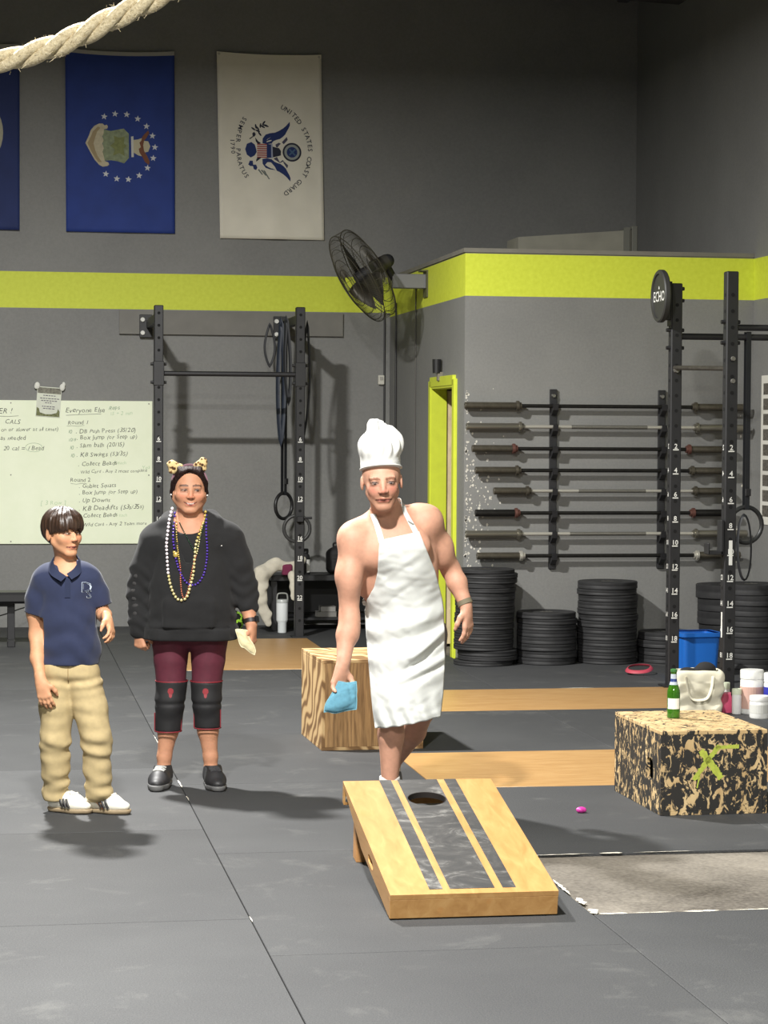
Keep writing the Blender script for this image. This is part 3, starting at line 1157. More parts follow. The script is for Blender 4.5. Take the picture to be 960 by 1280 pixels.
stack(3.588, 16.55, [.036, .034, .042, .040, .038, .040, .034, .040, .040, .036, .046, .050, .056, .034, .032, .036, .036, .030], .222, 'the tall stack beside the doorway', 0.004,
      lambda i, n: 0.022 if i in (1, 2, 15, 16) else (0.0 if i < 12 else 0.008))
stack(4.072, 16.575, [.05, .052, .05, .052, .05, .042, .04, .046], .222, 'the short stack between two tall ones', 0.004)
stack(4.54, 16.575, [.040, .046, .044, .046, .048, .046, .048, .044, .046, .050, .048, .044, .056], .224, 'the middle stack under the barbells', 0.003)
stack(5.008, 16.57, [.056, .058, .056, .058], .222, 'the low stack behind the far rack post', 0.003)
stack(5.475, 16.57, [.092, .096, .094, .098, .096, .105], .22, 'the thick-plate stack in the corner', 0.004, lambda i, n: -0.012 if i == n - 1 else 0)
stack(5.50, 16.08, [.075, .078, .078, .076, .078, .076, .076, .08], .222, 'the thick-plate stack by the right wall', 0.004)

# wall fan --------------------------------------------------------------------
fan = thing('wall_fan', 'large black caged fan on a bracket on the side wall', 'fan', (XS, 18.364, 2.95))
nrm = Vector((-0.85, -0.14, -0.51)).normalized()
ctr = Vector((-0.55, -0.12, 0.03))
fx_ = nrm.orthogonal().normalized(); fy_ = nrm.cross(fx_)
FM = Matrix(((fx_.x, fy_.x, nrm.x, ctr.x), (fx_.y, fy_.y, nrm.y, ctr.y), (fx_.z, fy_.z, nrm.z, ctr.z), (0, 0, 0, 1)))
M_CAGE = mat('fan_wire', (66, 62, 52), 0.5, 0.3)
FRR = 0.39


def fring(r, z, th):
    return [FM @ Vector((r * math.cos(6.2832 * i / 48), r * math.sin(6.2832 * i / 48), z)) for i in range(48)], th


def cage_prof(f, s):
    """radius/height of a cage wire from rim (f=0) to the hub (f=1)"""
    r = FRR * (1 - f) + 0.06 * f
    z = s * (0.055 + 0.075 * math.sin(min(1, f * 1.25) * math.pi / 2))
    return r, z


for s, nm in ((1, 'front_grille'), (-1, 'rear_grille')):
    b = MB()
    nw = 96
    for i in range(nw):
        a = 6.2832 * i / nw
        pts = []
        for f in (0, .06, .14, .25, .4, .6, .8, 1):
            r, z = cage_prof(f, s)
            pts.append(FM @ Vector((r * math.cos(a + .25 * f), r * math.sin(a + .25 * f), z)))
        b.tube(pts, 0.0013, 4)
    for f in (0.0, .08, .3, .55, .8, 1.0):
        r, z = cage_prof(f, s)
        b.tube([FM @ Vector((r * math.cos(6.2832 * i / 48), r * math.sin(6.2832 * i / 48), z)) for i in range(48)], 0.004 if f == 0 else 0.0028, 6, True)
    g = b.build(nm, M_CAGE, fan)
    g['kind'] = 'stuff'
b = MB()
for i in range(36):
    a = 6.2832 * i / 36
    b.cyl(FM @ Vector((FRR * math.cos(a), FRR * math.sin(a), -.055)), FM @ Vector((FRR * math.cos(a), FRR * math.sin(a), .055)), 0.002, n=4)
o = b.build('rim_wires', M_CAGE, fan); o['kind'] = 'stuff'
for k in range(3):
    b = MB()
    rows = []
    nr, nc = 6, 5
    for i in range(nr):
        f = i / (nr - 1)
        r = 0.05 + 0.32 * f
        for j in range(nc):
            u = (j / (nc - 1) - .5) * (0.5 + 0.75 * f * (1 - .35 * f)) * (1.2 - .45 * f)
            a = 2.0944 * k + u + 0.4
            rows.append(FM @ Vector((r * math.cos(a), r * math.sin(a), -u * 0.11 + 0.01)))
    b.add(rows, [(i * nc + j, i * nc + j + 1, (i + 1) * nc + j + 1, (i + 1) * nc + j) for i in range(nr - 1) for j in range(nc - 1)])
    o = b.build('blade', mat('fan_blade', (62, 59, 50), 0.5, 0.4), fan, 60)
    sm = o.modifiers.new('thick', 'SOLIDIFY'); sm.thickness = 0.004
b = MB(); b.cyl(FM @ Vector((0, 0, -.06)), FM @ Vector((0, 0, .06)), 0.058, 0.05, 20); b.build('blade_hub', M_BLK, fan, 30)
b = MB(); b.cyl(FM @ Vector((0, 0, -.25)), FM @ Vector((0, 0, -.11)), 0.06, 0.07, 22); mo = b.build('motor', mat('motor_grey', (62, 60, 54), 0.45, 0.3), fan, 30)
b = MB(); b.ball(FM @ Vector((0.0, 0, -.25)), 0.056, 14, 8); b.build('motor_cap', M_BLK, mo, 60)
pv = FM @ Vector((0, 0, -.22))
b = MB(); b.box((-0.15, 0, 0.0), (0.28, 0.10, 0.115), ch=.004); b.build('bracket_arm', mat('grey_bracket_steel', (120, 120, 122), 0.5, 0.3), fan)
b = MB(); b.box((-0.006, 0, -0.02), (0.012, 0.16, 0.22)); b.box((-0.03, 0, 0.085), (0.05, 0.14, 0.012)); b.build('wall_plate', mat('olive_plate', (84, 84, 52), 0.6), fan)
b = MB(); b.cyl((-0.27, 0, 0.02), pv, 0.03, 0.035, 12); b.build('pivot', M_BLK, fan, 30)
# power cords down the corner
b = MB(); b.tube([(3.43, YB - 0.012, 2.80 - .1 * i) for i in range(29)], 0.008, 6); tag(b.build('power_cable', M_CORD), 'dark cable running down the back wall near the corner', 'cable')
b = MB(); b.tube([(XS - 0.012, 19.72, 2.85 - .1 * i) for i in range(29)], 0.008, 6); tag(b.build('power_cable', M_CORD), 'dark cable running down the side wall below the fan', 'cable')
b = MB(); b.tube([(XS - 0.006, 18.80, 3.0 - .1 * i) for i in range(31)], 0.005, 6); tag(b.build('power_cable', mat('grey_conduit', (88, 86, 82), .6)), 'thin grey conduit on the side wall between fan and doorway', 'cable')
sn = thing('wall_sensor', 'small white sensor box on the back wall near the corner', 'sensor', (3.40, YB, 2.184))
b = MB(); b.box((0, -0.02, 0), (0.055, 0.04, 0.085), ch=.006); b.build('case', mat('ivory_plastic', (206, 204, 192), .5), sn)
b = MB(); b.box((0, -0.042, 0.012), (0.03, 0.006, 0.03), ch=.002); b.build('lens', mat('pale_lens', (170, 168, 160), .3), sn)

# climbing rope swagged across the near corner of the hall ----------------------
m = bpy.data.materials.new('manila_rope')
t = NT(m)
co = t.coord()
f = t.noise(co, 160, 4, .7)
t.l(t.ramp(f, [(0.3, lin((176, 158, 122))), (0.6, lin((220, 206, 172))), (0.8, lin((240, 230, 202)))]), t.b.inputs['Base Color'])
t.b.inputs['Roughness'].default_value = 0.9
t.bump(f, 0.8, 0.004)
M_ROPE = m
cps = [(-1.75, 4.85, 3.35), (-1.1, 4.75, 2.80), (-0.55, 4.66, 2.55), (-0.25, 4.61, 2.465), (-0.02, 4.569, 2.442), (0.073, 4.553, 2.458), (0.15, 4.54, 2.487), (0.243, 4.524, 2.534), (0.32, 4.511, 2.573), (0.413, 4.495, 2.634),
       (0.7, 4.45, 2.90), (1.0, 4.40, 3.40), (1.2, 4.37, 4.3), (1.28, 4.36, 5.4), (1.30, 4.35, 6.58)]


def catmull(ps, per):
    ps = [Vector(p) for p in ps]
    ps = [ps[0] * 2 - ps[1]] + ps + [ps[-1] * 2 - ps[-2]]
    out = []
    for i in range(1, len(ps) - 2):
        for k in range(per):
            t_ = k / per
            a, b_, c, d = ps[i - 1], ps[i], ps[i + 1], ps[i + 2]
            out.append(0.5 * ((2 * b_) + (c - a) * t_ + (2 * a - 5 * b_ + 4 * c - d) * t_ ** 2 + (3 * b_ - a - 3 * c + d) * t_ ** 3))
    out.append(ps[-2])
    return out


path = catmull([(-1.9, 4.87, 6.58), (-1.9, 4.87, 5.4), (-1.88, 4.87, 4.2)] + cps, 40)
rp = thing('climbing_rope', 'thick twisted manila climbing rope swagged across the top corner', 'rope', (0, 0, 0))
Ls = [0.0]
for p, q in zip(path, path[1:]):
    Ls.append(Ls[-1] + (q - p).length)
for s in range(3):
    pts = []
    a = None
    for i, p in enumerate(path):
        d = (path[min(i + 1, len(path) - 1)] - path[max(i - 1, 0)]).normalized()
        if a is None: a = d.orthogonal().normalized()
        a = (a - d * a.dot(d)).normalized()
        bb = d.cross(a)
        th = -Ls[i] * 6.2832 / 0.20 + s * 2.0944
        pts.append(p + (a * math.cos(th) + bb * math.sin(th)) * 0.0118)
    b = MB(); b.tube(pts, 0.0123, 10)
    b.build('strand', M_ROPE, rp, 70)
rf = random.Random(2)
b = MB()
for k in range(330):
    i = rf.randrange(125, len(path) - 170)
    p = path[i]; d = (path[i + 1] - path[i - 1]).normalized()
    o_ = Vector((rf.gauss(0, 1), rf.gauss(0, 1), rf.gauss(0, 1))); o_ = (o_ - d * o_.dot(d)).normalized()
    q0 = p + o_ * 0.022
    q1 = q0 + o_ * rf.uniform(.002, .008) + d * rf.uniform(-.012, .012)
    b.cyl(q0, q1, 0.0006, 0.0003, 3, False)
o = b.build('frayed_fibres', M_ROPE, rp); o['kind'] = 'stuff'

# ------------------------------------------------------------------ flags and whiteboard on the back wall
def cloth_wave(seed, amp):
    r = random.Random(seed)
    ph = [r.uniform(0, 6.28) for _ in range(6)]

    def f(u, v):
        """depth of the cloth in front of the wall at width u, drop v (metres)"""
        return 0.03 + amp * (math.sin(u * 9 + ph[0] + v * 1.2) * (0.25 + 0.6 * v) + 0.55 * math.sin(u * 21 + ph[1] - v * 2.0) * (0.2 + .5 * v) + 0.5 * math.sin(v * 4 + ph[2]))
    return f


class Flag:
    """vertical banner pinned by its top corners; its print is laid on the same waves"""

    def __init__(s, x, ztop, w, h, label, m_cloth, seed, amp=0.006, sag=0.012, lean=0.0):
        s.x, s.z, s.w, s.h, s.sag, s.lean = x, ztop, w, h, sag, lean
        s.wave = cloth_wave(seed, amp)
        s.o = thing('flag', label, 'flag', (x, YB, ztop), 0, 'flags on the back wall')
        nu, nv = 30, 44
        vs = [s.p(w * i / nu, h * j / nv, 0) for j in range(nv + 1) for i in range(nu + 1)]
        k = nu + 1
        fs = [(j * k + i, (j + 1) * k + i, (j + 1) * k + i + 1, j * k + i + 1) for j in range(nv) for i in range(nu)]
        b = MB(); b.add(vs, fs)
        o = b.build('cloth', m_cloth, s.o, 180)
        md = o.modifiers.new('thick', 'SOLIDIFY'); md.thickness = 0.002; md.offset = 1

    def p(s, u, v, lift):
        sag = s.sag * 4 * (u / s.w) * (1 - u / s.w) * max(0, 1 - v / s.h)
        return (u + s.lean * v, -s.wave(u, v) - lift, -v - sag)

    def shape(s, name, polys, m, lift=0.0035, parent=None):
        b = MB()
        for poly in polys:
            n = len(poly)
            cx = sum(q[0] for q in poly) / n; cz = sum(q[1] for q in poly) / n
            vs = [s.p(u, v, lift) for u, v in poly]
            b.add(vs, [tuple(range(n))[::-1]])
        return b.build(name, m, parent or s.o)

    def letters(s, name, items, m, lift=0.004):
        """items: (character, u, v, angle, size); angle turns the letter clockwise"""
        b = MB()
        for ch, u, v, a, size in items:
            vs, fs = text_shape(ch, size, 0.01)
            w = max(q[0] for q in vs) if vs else 0
            out = []
            for x, y in vs:
                x -= w / 2
                y -= size * 0.35
                out.append(s.p(u + x * math.cos(a) + y * math.sin(a), v + x * math.sin(a) - y * math.cos(a), lift))
            b.add(out, fs)
        o = b.build(name, m, s.o)
        o['kind'] = 'stuff'
        return o


def grid_fill(poly, k=1):
    return poly


M_AF = mat('flag_blue', (34, 58, 132), 0.75, var=0.10, vscale=5)
M_NAVY = mat('flag_navy', (30, 46, 98), 0.75, var=0.10, vscale=5)
M_CG = mat('flag_white', (224, 219, 204), 0.8, var=0.04, vscale=5)
M_HEM = mat('flag_header', (176, 174, 168), 0.8)


def flag_finish(fl, m_hem):
    fl.shape('header_tape', [[(fl.w * i / 12, 0.0), (fl.w * (i + 1) / 12, 0.0), (fl.w * (i + 1) / 12, 0.034), (fl.w * i / 12, 0.034)] for i in range(12)], m_hem)
    for u in (0.02, fl.w - 0.02):
        b = MB(); q = fl.p(u, 0.02, 0.004)
        b.tube([(q[0] + .008 * math.cos(6.2832 * i / 10), q[1], q[2] + .008 * math.sin(6.2832 * i / 10)) for i in range(10)], 0.003, 6, True)
        b.build('grommet', M_STEEL, fl.o)


def star(u, v, r, rot=0.0):
    return [(u + (r if i % 2 == 0 else r * .42) * math.sin(rot + i * math.pi / 5), v - (r if i % 2 == 0 else r * .42) * math.cos(rot + i * math.pi / 5)) for i in range(10)]


def blob(u, v, ru, rv, n=20, rot=0.0):
    out = []
    for i in range(n):
        a = 6.2832 * i / n
        x, y = ru * math.cos(a), rv * math.sin(a)
        out.append((u + x * math.cos(rot) - y * math.sin(rot), v + x * math.sin(rot) + y * math.cos(rot)))
    return out


# blue flag with a shield, crest and ring of stars, hung sideways
PX = 1 / 144.0
fa = Flag(0.605, 5.032, 0.945, 1.585, 'blue flag with a pale shield and a ring of white stars, hung sideways', M_AF, 1, 0.004, 0.02, 0.006)
flag_finish(fa, M_HEM)
A = lambda zx, zy: ((100 + zx / 8.727 - 81.5) * PX, (120 + zy / 8.727 - 62) * PX)      # measured on the flag, in metres
for q in [(258, 212), (376, 178), (503, 182), (622, 228), (718, 310), (782, 415), (808, 540), (790, 660), (727, 768), (636, 853), (518, 898), (392, 893), (273, 843)]:
    u, v = A(*q)
    fa.shape('star', [star(u, v, 0.030, 0.1)], mat('flag_star', (206, 208, 212), .8))
T_ = lambda pts: [A(*q) for q in pts]
fa.shape('shield', [T_([(240, 370), (260, 355), (330, 368), (400, 352), (470, 338), (525, 395), (525, 660), (472, 722), (400, 700), (330, 690), (262, 698), (240, 680)])], mat('crest_sage', (138, 148, 118), .8, var=0.25, vscale=30))
fa.shape('shield_rays', [T_([(360, 420), (420, 440), (480, 425), (470, 500), (500, 530), (465, 560), (480, 640), (420, 610), (350, 640), (370, 570), (320, 530), (370, 490)])], mat('crest_olive', (128, 134, 84), .8, var=.2, vscale=30), 0.005)
fa.shape('mantling', [T_([(52, 512), (90, 430), (110, 370), (150, 320), (200, 292), (240, 290), (262, 310), (285, 300), (298, 320), (290, 345), (255, 352), (250, 400), (235, 430), (250, 470), (235, 510), (252, 560), (238, 600), (252, 650), (262, 700), (300, 715), (310, 740), (290, 755), (240, 765), (200, 745), (150, 690), (105, 610)])], mat('crest_cream', (196, 186, 158), .8, var=.12, vscale=30), 0.005)
fa.shape('mantling_shade', [T_([(75, 512), (110, 440), (135, 380), (190, 325), (215, 340), (180, 380), (160, 440), (140, 512), (160, 590), (185, 650), (230, 715), (190, 715), (120, 610)])], mat('crest_tan', (164, 146, 112), .8), 0.0065)
fa.shape('torse', [T_([(548, 425), (575, 420), (578, 650), (552, 652)])], mat('crest_white', (206, 206, 200), .8), 0.005)
fa.shape('crest_cloud', [T_([(575, 462), (625, 455), (665, 440), (690, 470), (735, 475), (758, 530), (735, 590), (690, 600), (660, 640), (620, 628), (575, 600)])], mat('crest_cloud', (196, 188, 160), .8), 0.005)
fa.shape('eagle', [T_([(640, 490), (660, 470), (668, 430), (690, 400), (735, 355), (748, 385), (715, 440), (690, 470), (680, 520), (690, 580), (725, 640), (752, 700), (742, 735), (700, 705), (672, 650), (640, 600), (632, 560), (655, 540)])], mat('crest_brown', (120, 76, 56), .8), 0.0065)

# white service flag with eagle emblem and lettering, hung sideways
fc = Flag(1.92, 5.045, 0.925, 1.63, 'white flag with a blue eagle emblem and curved lettering, hung sideways', M_CG, 4, 0.008, 0.015, 0.022)
flag_finish(fc, mat('flag_header_cream', (226, 220, 204), .8))
CX = lambda zx, zy: ((280 + zx / 8 - 270.5) * PX - 0.022 * ((120 + zy / 8 - 66) * PX), (120 + zy / 8 - 66) * PX)
C_ = lambda pts: [CX(*q) for q in pts]
M_INK = mat('print_navy', (32, 50, 104), .8)
M_INKD = mat('print_dark', (40, 42, 58), .8)
WING = [(392, 470), (395, 420), (425, 380), (470, 365), (520, 358), (560, 340), (600, 315), (630, 290), (655, 262), (670, 245), (672, 280), (660, 310), (640, 345), (625, 375), (600, 400), (570, 422), (535, 432), (505, 445), (485, 470), (440, 478)]
fc.shape('wing', [C_(WING)], M_INK)
fc.shape('wing', [C_([(x + 8 if x > 500 else x, 1100 - y) for x, y in WING][::-1])], M_INK)
fc.shape('tail', [C_([(218, 535), (235, 480), (280, 460), (315, 485), (330, 530), (335, 560), (315, 595), (275, 618), (235, 590)])], M_INK)
fc.shape('eagle_head', [C_([(492, 500), (530, 510), (560, 515), (582, 545), (580, 590), (545, 600), (500, 612)])], M_INKD)
fc.shape('leg_feathers', [C_([(318, 410), (350, 450), (380, 470), (345, 480), (325, 450)])], M_INKD)
fc.shape('leg_feathers', [C_([(330, 660), (385, 615), (345, 605), (330, 640)])], M_INKD)
fc.shape('olive_branch', [C_([(290, 370), (310, 355), (325, 380), (312, 405), (292, 395)]), C_([(258, 425), (300, 395), (305, 402), (268, 432)])] +
         [C_(blob(x, y, 26, 9, 10, r)) for x, y, r in ((300, 325, .6), (325, 300, 1.4), (345, 320, 1.0), (372, 290, 1.7), (405, 262, 2.2), (395, 300, .5), (432, 292, .3), (365, 375, .9), (345, 345, .4), (415, 285, .1))], M_INKD)
fc.shape('arrows', [C_([(250, 690), (265, 650), (295, 650), (300, 690), (330, 690), (342, 720), (330, 745), (305, 735), (298, 705), (270, 705)])], M_INK)
fc.shape('arrow_tips', [C_([(345, 740), (360, 735), (400, 790), (385, 790)]), C_([(375, 745), (390, 740), (440, 800), (425, 800)]), C_([(400, 745), (412, 745), (470, 835), (455, 835)]), C_([(420, 750), (430, 770), (420, 800), (408, 780)])], mat('print_grey', (110, 116, 112), .8))
fc.shape('striped_shield', [C_([(338, 476), (436, 476), (436, 620), (338, 616)])], mat('print_red', (164, 78, 72), .8), 0.005)
fc.shape('shield_stripe', [C_([(338, 488 + 22 * i), (436, 488 + 22 * i), (436, 497 + 22 * i), (338, 497 + 22 * i)]) for i in range(6)], mat('print_white', (206, 200, 190), .8), 0.006)
fc.shape('shield_chief', [C_([(436, 476), (488, 480), (490, 616), (436, 620)])], M_INK, 0.005)
fc.shape('chief_edge', [C_([(480, 472), (494, 472), (498, 622), (482, 622)])], mat('print_pale_blue', (160, 166, 186), .8), 0.006)
fc.shape('ribbon', [C_([(525, 480), (560, 460), (580, 470), (560, 490), (545, 510), (530, 505)]), C_([(590, 455), (640, 400), (650, 430), (610, 475)]), C_([(505, 625), (540, 605), (570, 660), (600, 635), (610, 650), (570, 668)]), C_([(600, 640), (655, 690), (645, 722), (610, 670)])], mat('print_slate', (76, 74, 96), .8))


def ring_poly(u, v, r0, r1, n=36):
    ps = []
    for i in range(n):
        a, c = 6.2832 * i / n, 6.2832 * (i + 1) / n
        ps.append([(u + r0 * math.cos(a), v + r0 * math.sin(a)), (u + r1 * math.cos(a), v + r1 * math.sin(a)), (u + r1 * math.cos(c), v + r1 * math.sin(c)), (u + r0 * math.cos(c), v + r0 * math.sin(c))])
    return ps


cu, cv = CX(694, 556)
kk = PX / 8
fc.shape('seal_rim', ring_poly(cu, cv, 78 * kk, 96 * kk), M_INKD)
fc.shape('seal_band', ring_poly(cu, cv, 54 * kk, 78 * kk), mat('print_sage', (150, 156, 152), .8))
fc.shape('seal_centre', [blob(cu, cv, 54 * kk, 54 * kk, 28)], M_INK)
fc.shape('seal_anchors', [C_([(660, 530), (672, 520), (735, 585), (722, 595)]), C_([(722, 520), (735, 530), (672, 590), (660, 580)])], mat('print_teal', (70, 100, 130), .8), 0.005)


def arc_letters(txt, pts, size):
    """letters spread evenly along a smooth curve through pts, tops to the outside"""
    P = catmull([(a, c, 0) for a, c in pts], 24)
    Ls = [0.0]
    for a, c in zip(P, P[1:]): Ls.append(Ls[-1] + (c - a).length)
    out = []
    n = len(txt)
    for i, ch in enumerate(txt):
        s = Ls[-1] * (i + .5) / n
        k = max(1, next((j for j in range(len(Ls)) if Ls[j] >= s), len(Ls) - 1))
        d = (P[min(k + 1, len(P) - 1)] - P[k - 1]).normalized()
        if ch != ' ':
            out.append((ch, P[k].x, P[k].y, math.atan2(d.y, d.x), size))
    return out


fc.letters('lettering', arc_letters('UNITED STATES COAST GUARD', C_([(580, 88), (700, 165), (790, 280), (855, 400), (882, 520), (870, 640), (840, 760), (760, 870), (625, 985)]), 0.058), M_INKD)
fc.letters('lettering', arc_letters('SEMPER PARATUS', C_([(222, 205), (175, 300), (150, 420), (148, 540), (160, 650), (190, 740), (245, 825)]), 0.056), M_INKD)
fc.letters('lettering', arc_letters('1790', C_([(85, 425), (90, 500), (98, 590)]), 0.054), M_INKD)

# dark blue flag cut by the picture edge
fn = Flag(-0.73, 5.05, 0.945, 1.60, 'dark blue flag with a round pale seal at the top corner', M_NAVY, 9, 0.005, 0.012)
flag_finish(fn, M_HEM)
fn.shape('seal', [blob(0.445, 0.76, 0.36, 0.36, 40)], mat('seal_cream', (176, 172, 150), .8))
fn.shape('seal_ring', ring_poly(0.445, 0.76, 0.26, 0.28), mat('seal_gold', (150, 130, 70), .8), 0.005)
fn.shape('seal_centre', [blob(0.445, 0.76, 0.25, 0.25, 30)], mat('seal_blue', (70, 92, 122), .8), 0.005)

# whiteboard ----------------------------------------------------------------------
m = bpy.data.materials.new('whiteboard_green_white')
t = NT(m); co = t.coord()
cc = t.ramp(t.noise(co, 2.2, 5, .65), [(0.3, lin((232, 240, 210))), (0.7, lin((242, 248, 222)))])
t.l(cc, t.b.inputs['Base Color']); t.b.inputs['Roughness'].default_value = 0.4
M_WB = m
WX0, WX1, WZ0, WZ1 = -1.07, 1.366, 0.728, 1.979
wb = thing('whiteboard', 'large whiteboard covered in handwritten workout notes', 'whiteboard', (0, YB, 0))
b = MB(); b.box(((WX0 + WX1) / 2, -0.012, (WZ0 + WZ1) / 2), (WX1 - WX0, 0.016, WZ1 - WZ0), ch=.002); bd = b.build('board', M_WB, wb)
for x in (0.14, 1.335):
    for z in (1.955, 0.75, 1.33):
        b = MB(); b.cyl((x, -.02, z), (x, -.023, z), 0.006, n=8); b.build('screw', mat('dull_bolt', (120, 118, 112)), bd)
M_MK = mat('black_marker', (64, 68, 64), .7)
M_MKG = mat('green_marker', (120, 150, 120), .7)
M_MKF = mat('faded_green_marker', (190, 212, 176), .7)
K = 0.00692


def note(txt, px, py, size, m=M_MK, slope=0.0, seed=0):
    """one handwritten line, each letter a little off"""
    r = random.Random(hash((txt, 5)) & 0xffff if False else sum(map(ord, txt)) + seed)
    b = MB()
    x = 0.047 + px * K
    z = 1.979 - (py - 500) * 0.00695
    for ch in txt:
        if ch == ' ':
            x += size * .30
            continue
        vs, fs = text_shape(ch, size * r.uniform(.76, .96), -0.004)
        w = max(q[0] for q in vs)
        sh = r.uniform(.05, .3); rot = r.uniform(-.12, .12)
        dz = r.uniform(-.06, .06) * size
        b.add([(x + q[0] + q[1] * sh - q[1] * rot, -0.0208, z + q[1] + q[0] * rot + dz) for q in vs], fs)
        x += w + size * .045
        z += slope * (w + size * .1)
    o = b.build('handwriting', m, wb)
    o['kind'] = 'stuff'


def stroke(pts, m=M_MK, w=0.004):
    b = MB()
    b.tube([(0.047 + px * K, -0.0205, 1.979 - (py - 500) * 0.00695) for px, py in pts], w / 2, 4)
    b.build('pen_line', m, wb)


for txt, px, py, sz, mm in [
    ('ER !', -2, 517, .075, M_MK), ('CALS', 6, 530, .062, M_MK), ('on or slower at all times)', 1, 539, .052, M_MK), ('as needed', 0, 550, .06, M_MK), ('20 cal = 1 Bead', 4, 563, .062, M_MK),
    ('[ 3 Row ]', 50, 631, .062, M_MKF), ('Everyone Else', 81, 515, .068, M_MK), ('Reps', 135, 511, .058, M_MKG), ('15 + 2 min', 137, 518, .052, M_MKF),
    ('Round 1', 84, 530, .06, M_MK), ('10', 84, 541, .052, M_MKG), ('. DB Push Press (35/20)', 94, 541, .060, M_MK), ('10/8', 85, 551, .045, M_MKG), ('. Box Jump (or Step up)', 95, 549, .060, M_MK),
    ('10', 86, 561, .052, M_MKG), ('. Slam balls (20/15)', 95, 559, .062, M_MK), ('10', 87, 571, .052, M_MKG), ('. KB Swings (53/35)', 95, 570.5, .062, M_MK),
    ('. Collect Beads', 97, 582, .062, M_MK), ('1 each', 142, 580, .05, M_MKF), ('. Wild Card - Any 2 most complete', 97, 591.5, .046, M_MK), ('Round 2', 87, 602, .058, M_MK),
    ('. Goblet Squats', 98, 610, .058, M_MK), ('. Box Jump (or Step up)', 98, 618, .058, M_MK), ('. Up Downs', 98, 628, .062, M_MK), ('. KB Deadlifts (53s/35s)', 98, 638, .066, M_MK),
    ('. Collect Beads', 99, 647, .060, M_MK), ('1 each', 144, 646, .048, M_MKF), ('. Wild Card - Any 2 Team more', 99, 658, .049, M_MK), ('Yes', 177, 586, .06, M_MKF)]:
    note(txt, px, py, sz, mm, 0.03 if px > 90 else 0.02)
stroke([(-2, 520), (10, 520.5), (23, 519.5)]); stroke([(82, 518.5), (100, 517.5), (126, 516.5)]); stroke([(83, 532), (90, 531.5), (97, 532.2), (105, 531)], w=.003); stroke([(88, 604), (95, 605), (102, 604), (106, 604.5)], w=.003)
stroke([(32 + 10.5 * math.cos(a * .3) + 10, 559 + 5.5 * math.sin(a * .3)) for a in range(22)], M_MKG, .003)

# flyer taped over the top edge of the whiteboard
fl = thing('flyer', 'small paper flyer with white corner bows pinned over the whiteboard edge', 'paper', (0.465, YB - 0.024, 1.965), 0)
M1 = Euler((0, math.radians(4), 0)).to_matrix().to_4x4()
b = MB(); b.box((0, 0, 0), (0.21, 0.004, 0.26), M1); b.build('sheet', mat('flyer_paper', (218, 222, 206), .8, var=.05, vscale=20), fl)
b = MB(); b.box((0, -.0026, 0.098), (0.20, 0.001, 0.05), M1); b.build('printed_band', mat('flyer_grey', (126, 124, 112), .8, var=.5, vscale=40), fl)
b = MB(); b.prism([(-.1, -.125), (.1, -.125), (.1, -.08), (.085, -.055), (.075, -.09), (.03, -.105), (-.02, -.108), (-.07, -.095), (-.08, -.06), (-.1, -.05)], -.0032, -.0022, M1); b.build('printed_skyline', mat('flyer_olive', (118, 122, 84), .8, var=.5, vscale=60), fl)
b = MB()
for i, (w, z) in enumerate(((.10, .055), (.15, .03), (.13, .01), (.06, -.008), (.11, -.04), (.09, -.058))):
    x = -w / 2
    while x < w / 2:
        d = 0.012 + 0.012 * rt_.random()
        b.box((x + d / 2, -.0028, z), (d, .0008, .007), M1); x += d + .006
o = b.build('print_lines', mat('flyer_ink', (104, 98, 110), .8), fl); o['kind'] = 'stuff'
for s in (-1, 1):
    b = MB(); b.ball((s * 0.108, -.008, 0.135), (0.025, 0.01, 0.032), 10, 6, M1); b.ball((s * 0.118, -.008, 0.160 if s > 0 else .128), (0.016, 0.008, 0.024), 10, 6, M1)
    b.build('corner_bow', mat('bow_white', (226, 226, 218), .7), fl, 80)

# poster on the right wall
po = thing('poster', 'tall white-edged poster with fine print on the right wall', 'poster', (XR, 16.25, 1.60))
b = MB(); b.box((-.004, 0, 0), (0.008, 0.66, 1.125)); b.build('sheet', mat('poster_white', (216, 214, 204), .7), po)
for k in range(9):
    b = MB(); b.box((-.0086, 0, 0.46 - k * .115), (0.0012, 0.56, 0.085)); b.build('print_panel', mat('poster_print', (92, 88, 80), .7, var=.7, vscale=70), po)

# ------------------------------------------------------------------ cornhole board
m = bpy.data.materials.new('birch_board')
t = NT(m); co = t.coord()
g = t.noise(t.mapping(co, (9, 1.2, 9)), 2.6, 6, .6, .7)
cc = t.ramp(g, [(0.3, lin((158, 116, 66))), (0.55, lin((172, 131, 79))), (0.75, lin((182, 144, 92)))])
kn = t.math('GREATER_THAN', t.noise(t.mapping(co, (1, .6, 1)), 9, 2, .5), 0.72)
cc = t.mix(t.math('MULTIPLY', kn, 0.25), cc, lin((176, 118, 60)))
t.l(cc, t.b.inputs['Base Color']); t.b.inputs['Roughness'].default_value = 0.4
M_BIRCH = m
m = bpy.data.materials.new('charcoal_stripe')
t = NT(m); co = t.coord()
sm = t.noise(t.mapping(co, (1.0, 1.6, 1), (0, 0, .4)), 5.0, 7, .72, 1.3)
cc = t.ramp(sm, [(0.42, lin((46, 46, 46))), (0.54, lin((60, 59, 58))), (0.64, lin((104, 103, 100))), (0.78, lin((176, 174, 168)))])
t.l(cc, t.b.inputs['Base Color']); t.b.inputs['Roughness'].default_value = 0.5
M_CHAR = m
BW, BLN, BTH = 0.607, 1.215, 0.018
RISE = math.atan2(0.315 - 0.095, 1.19)
cb = thing('cornhole_board', 'slanted wooden cornhole board with charcoal stripes and a round hole', 'game board', (1.371, 7.845, 0), math.radians(-0.6))
TM = Matrix.Translation((0, 0, 0.092)) @ Euler((RISE, 0, 0)).to_matrix().to_4x4()
HY = BLN - 0.229
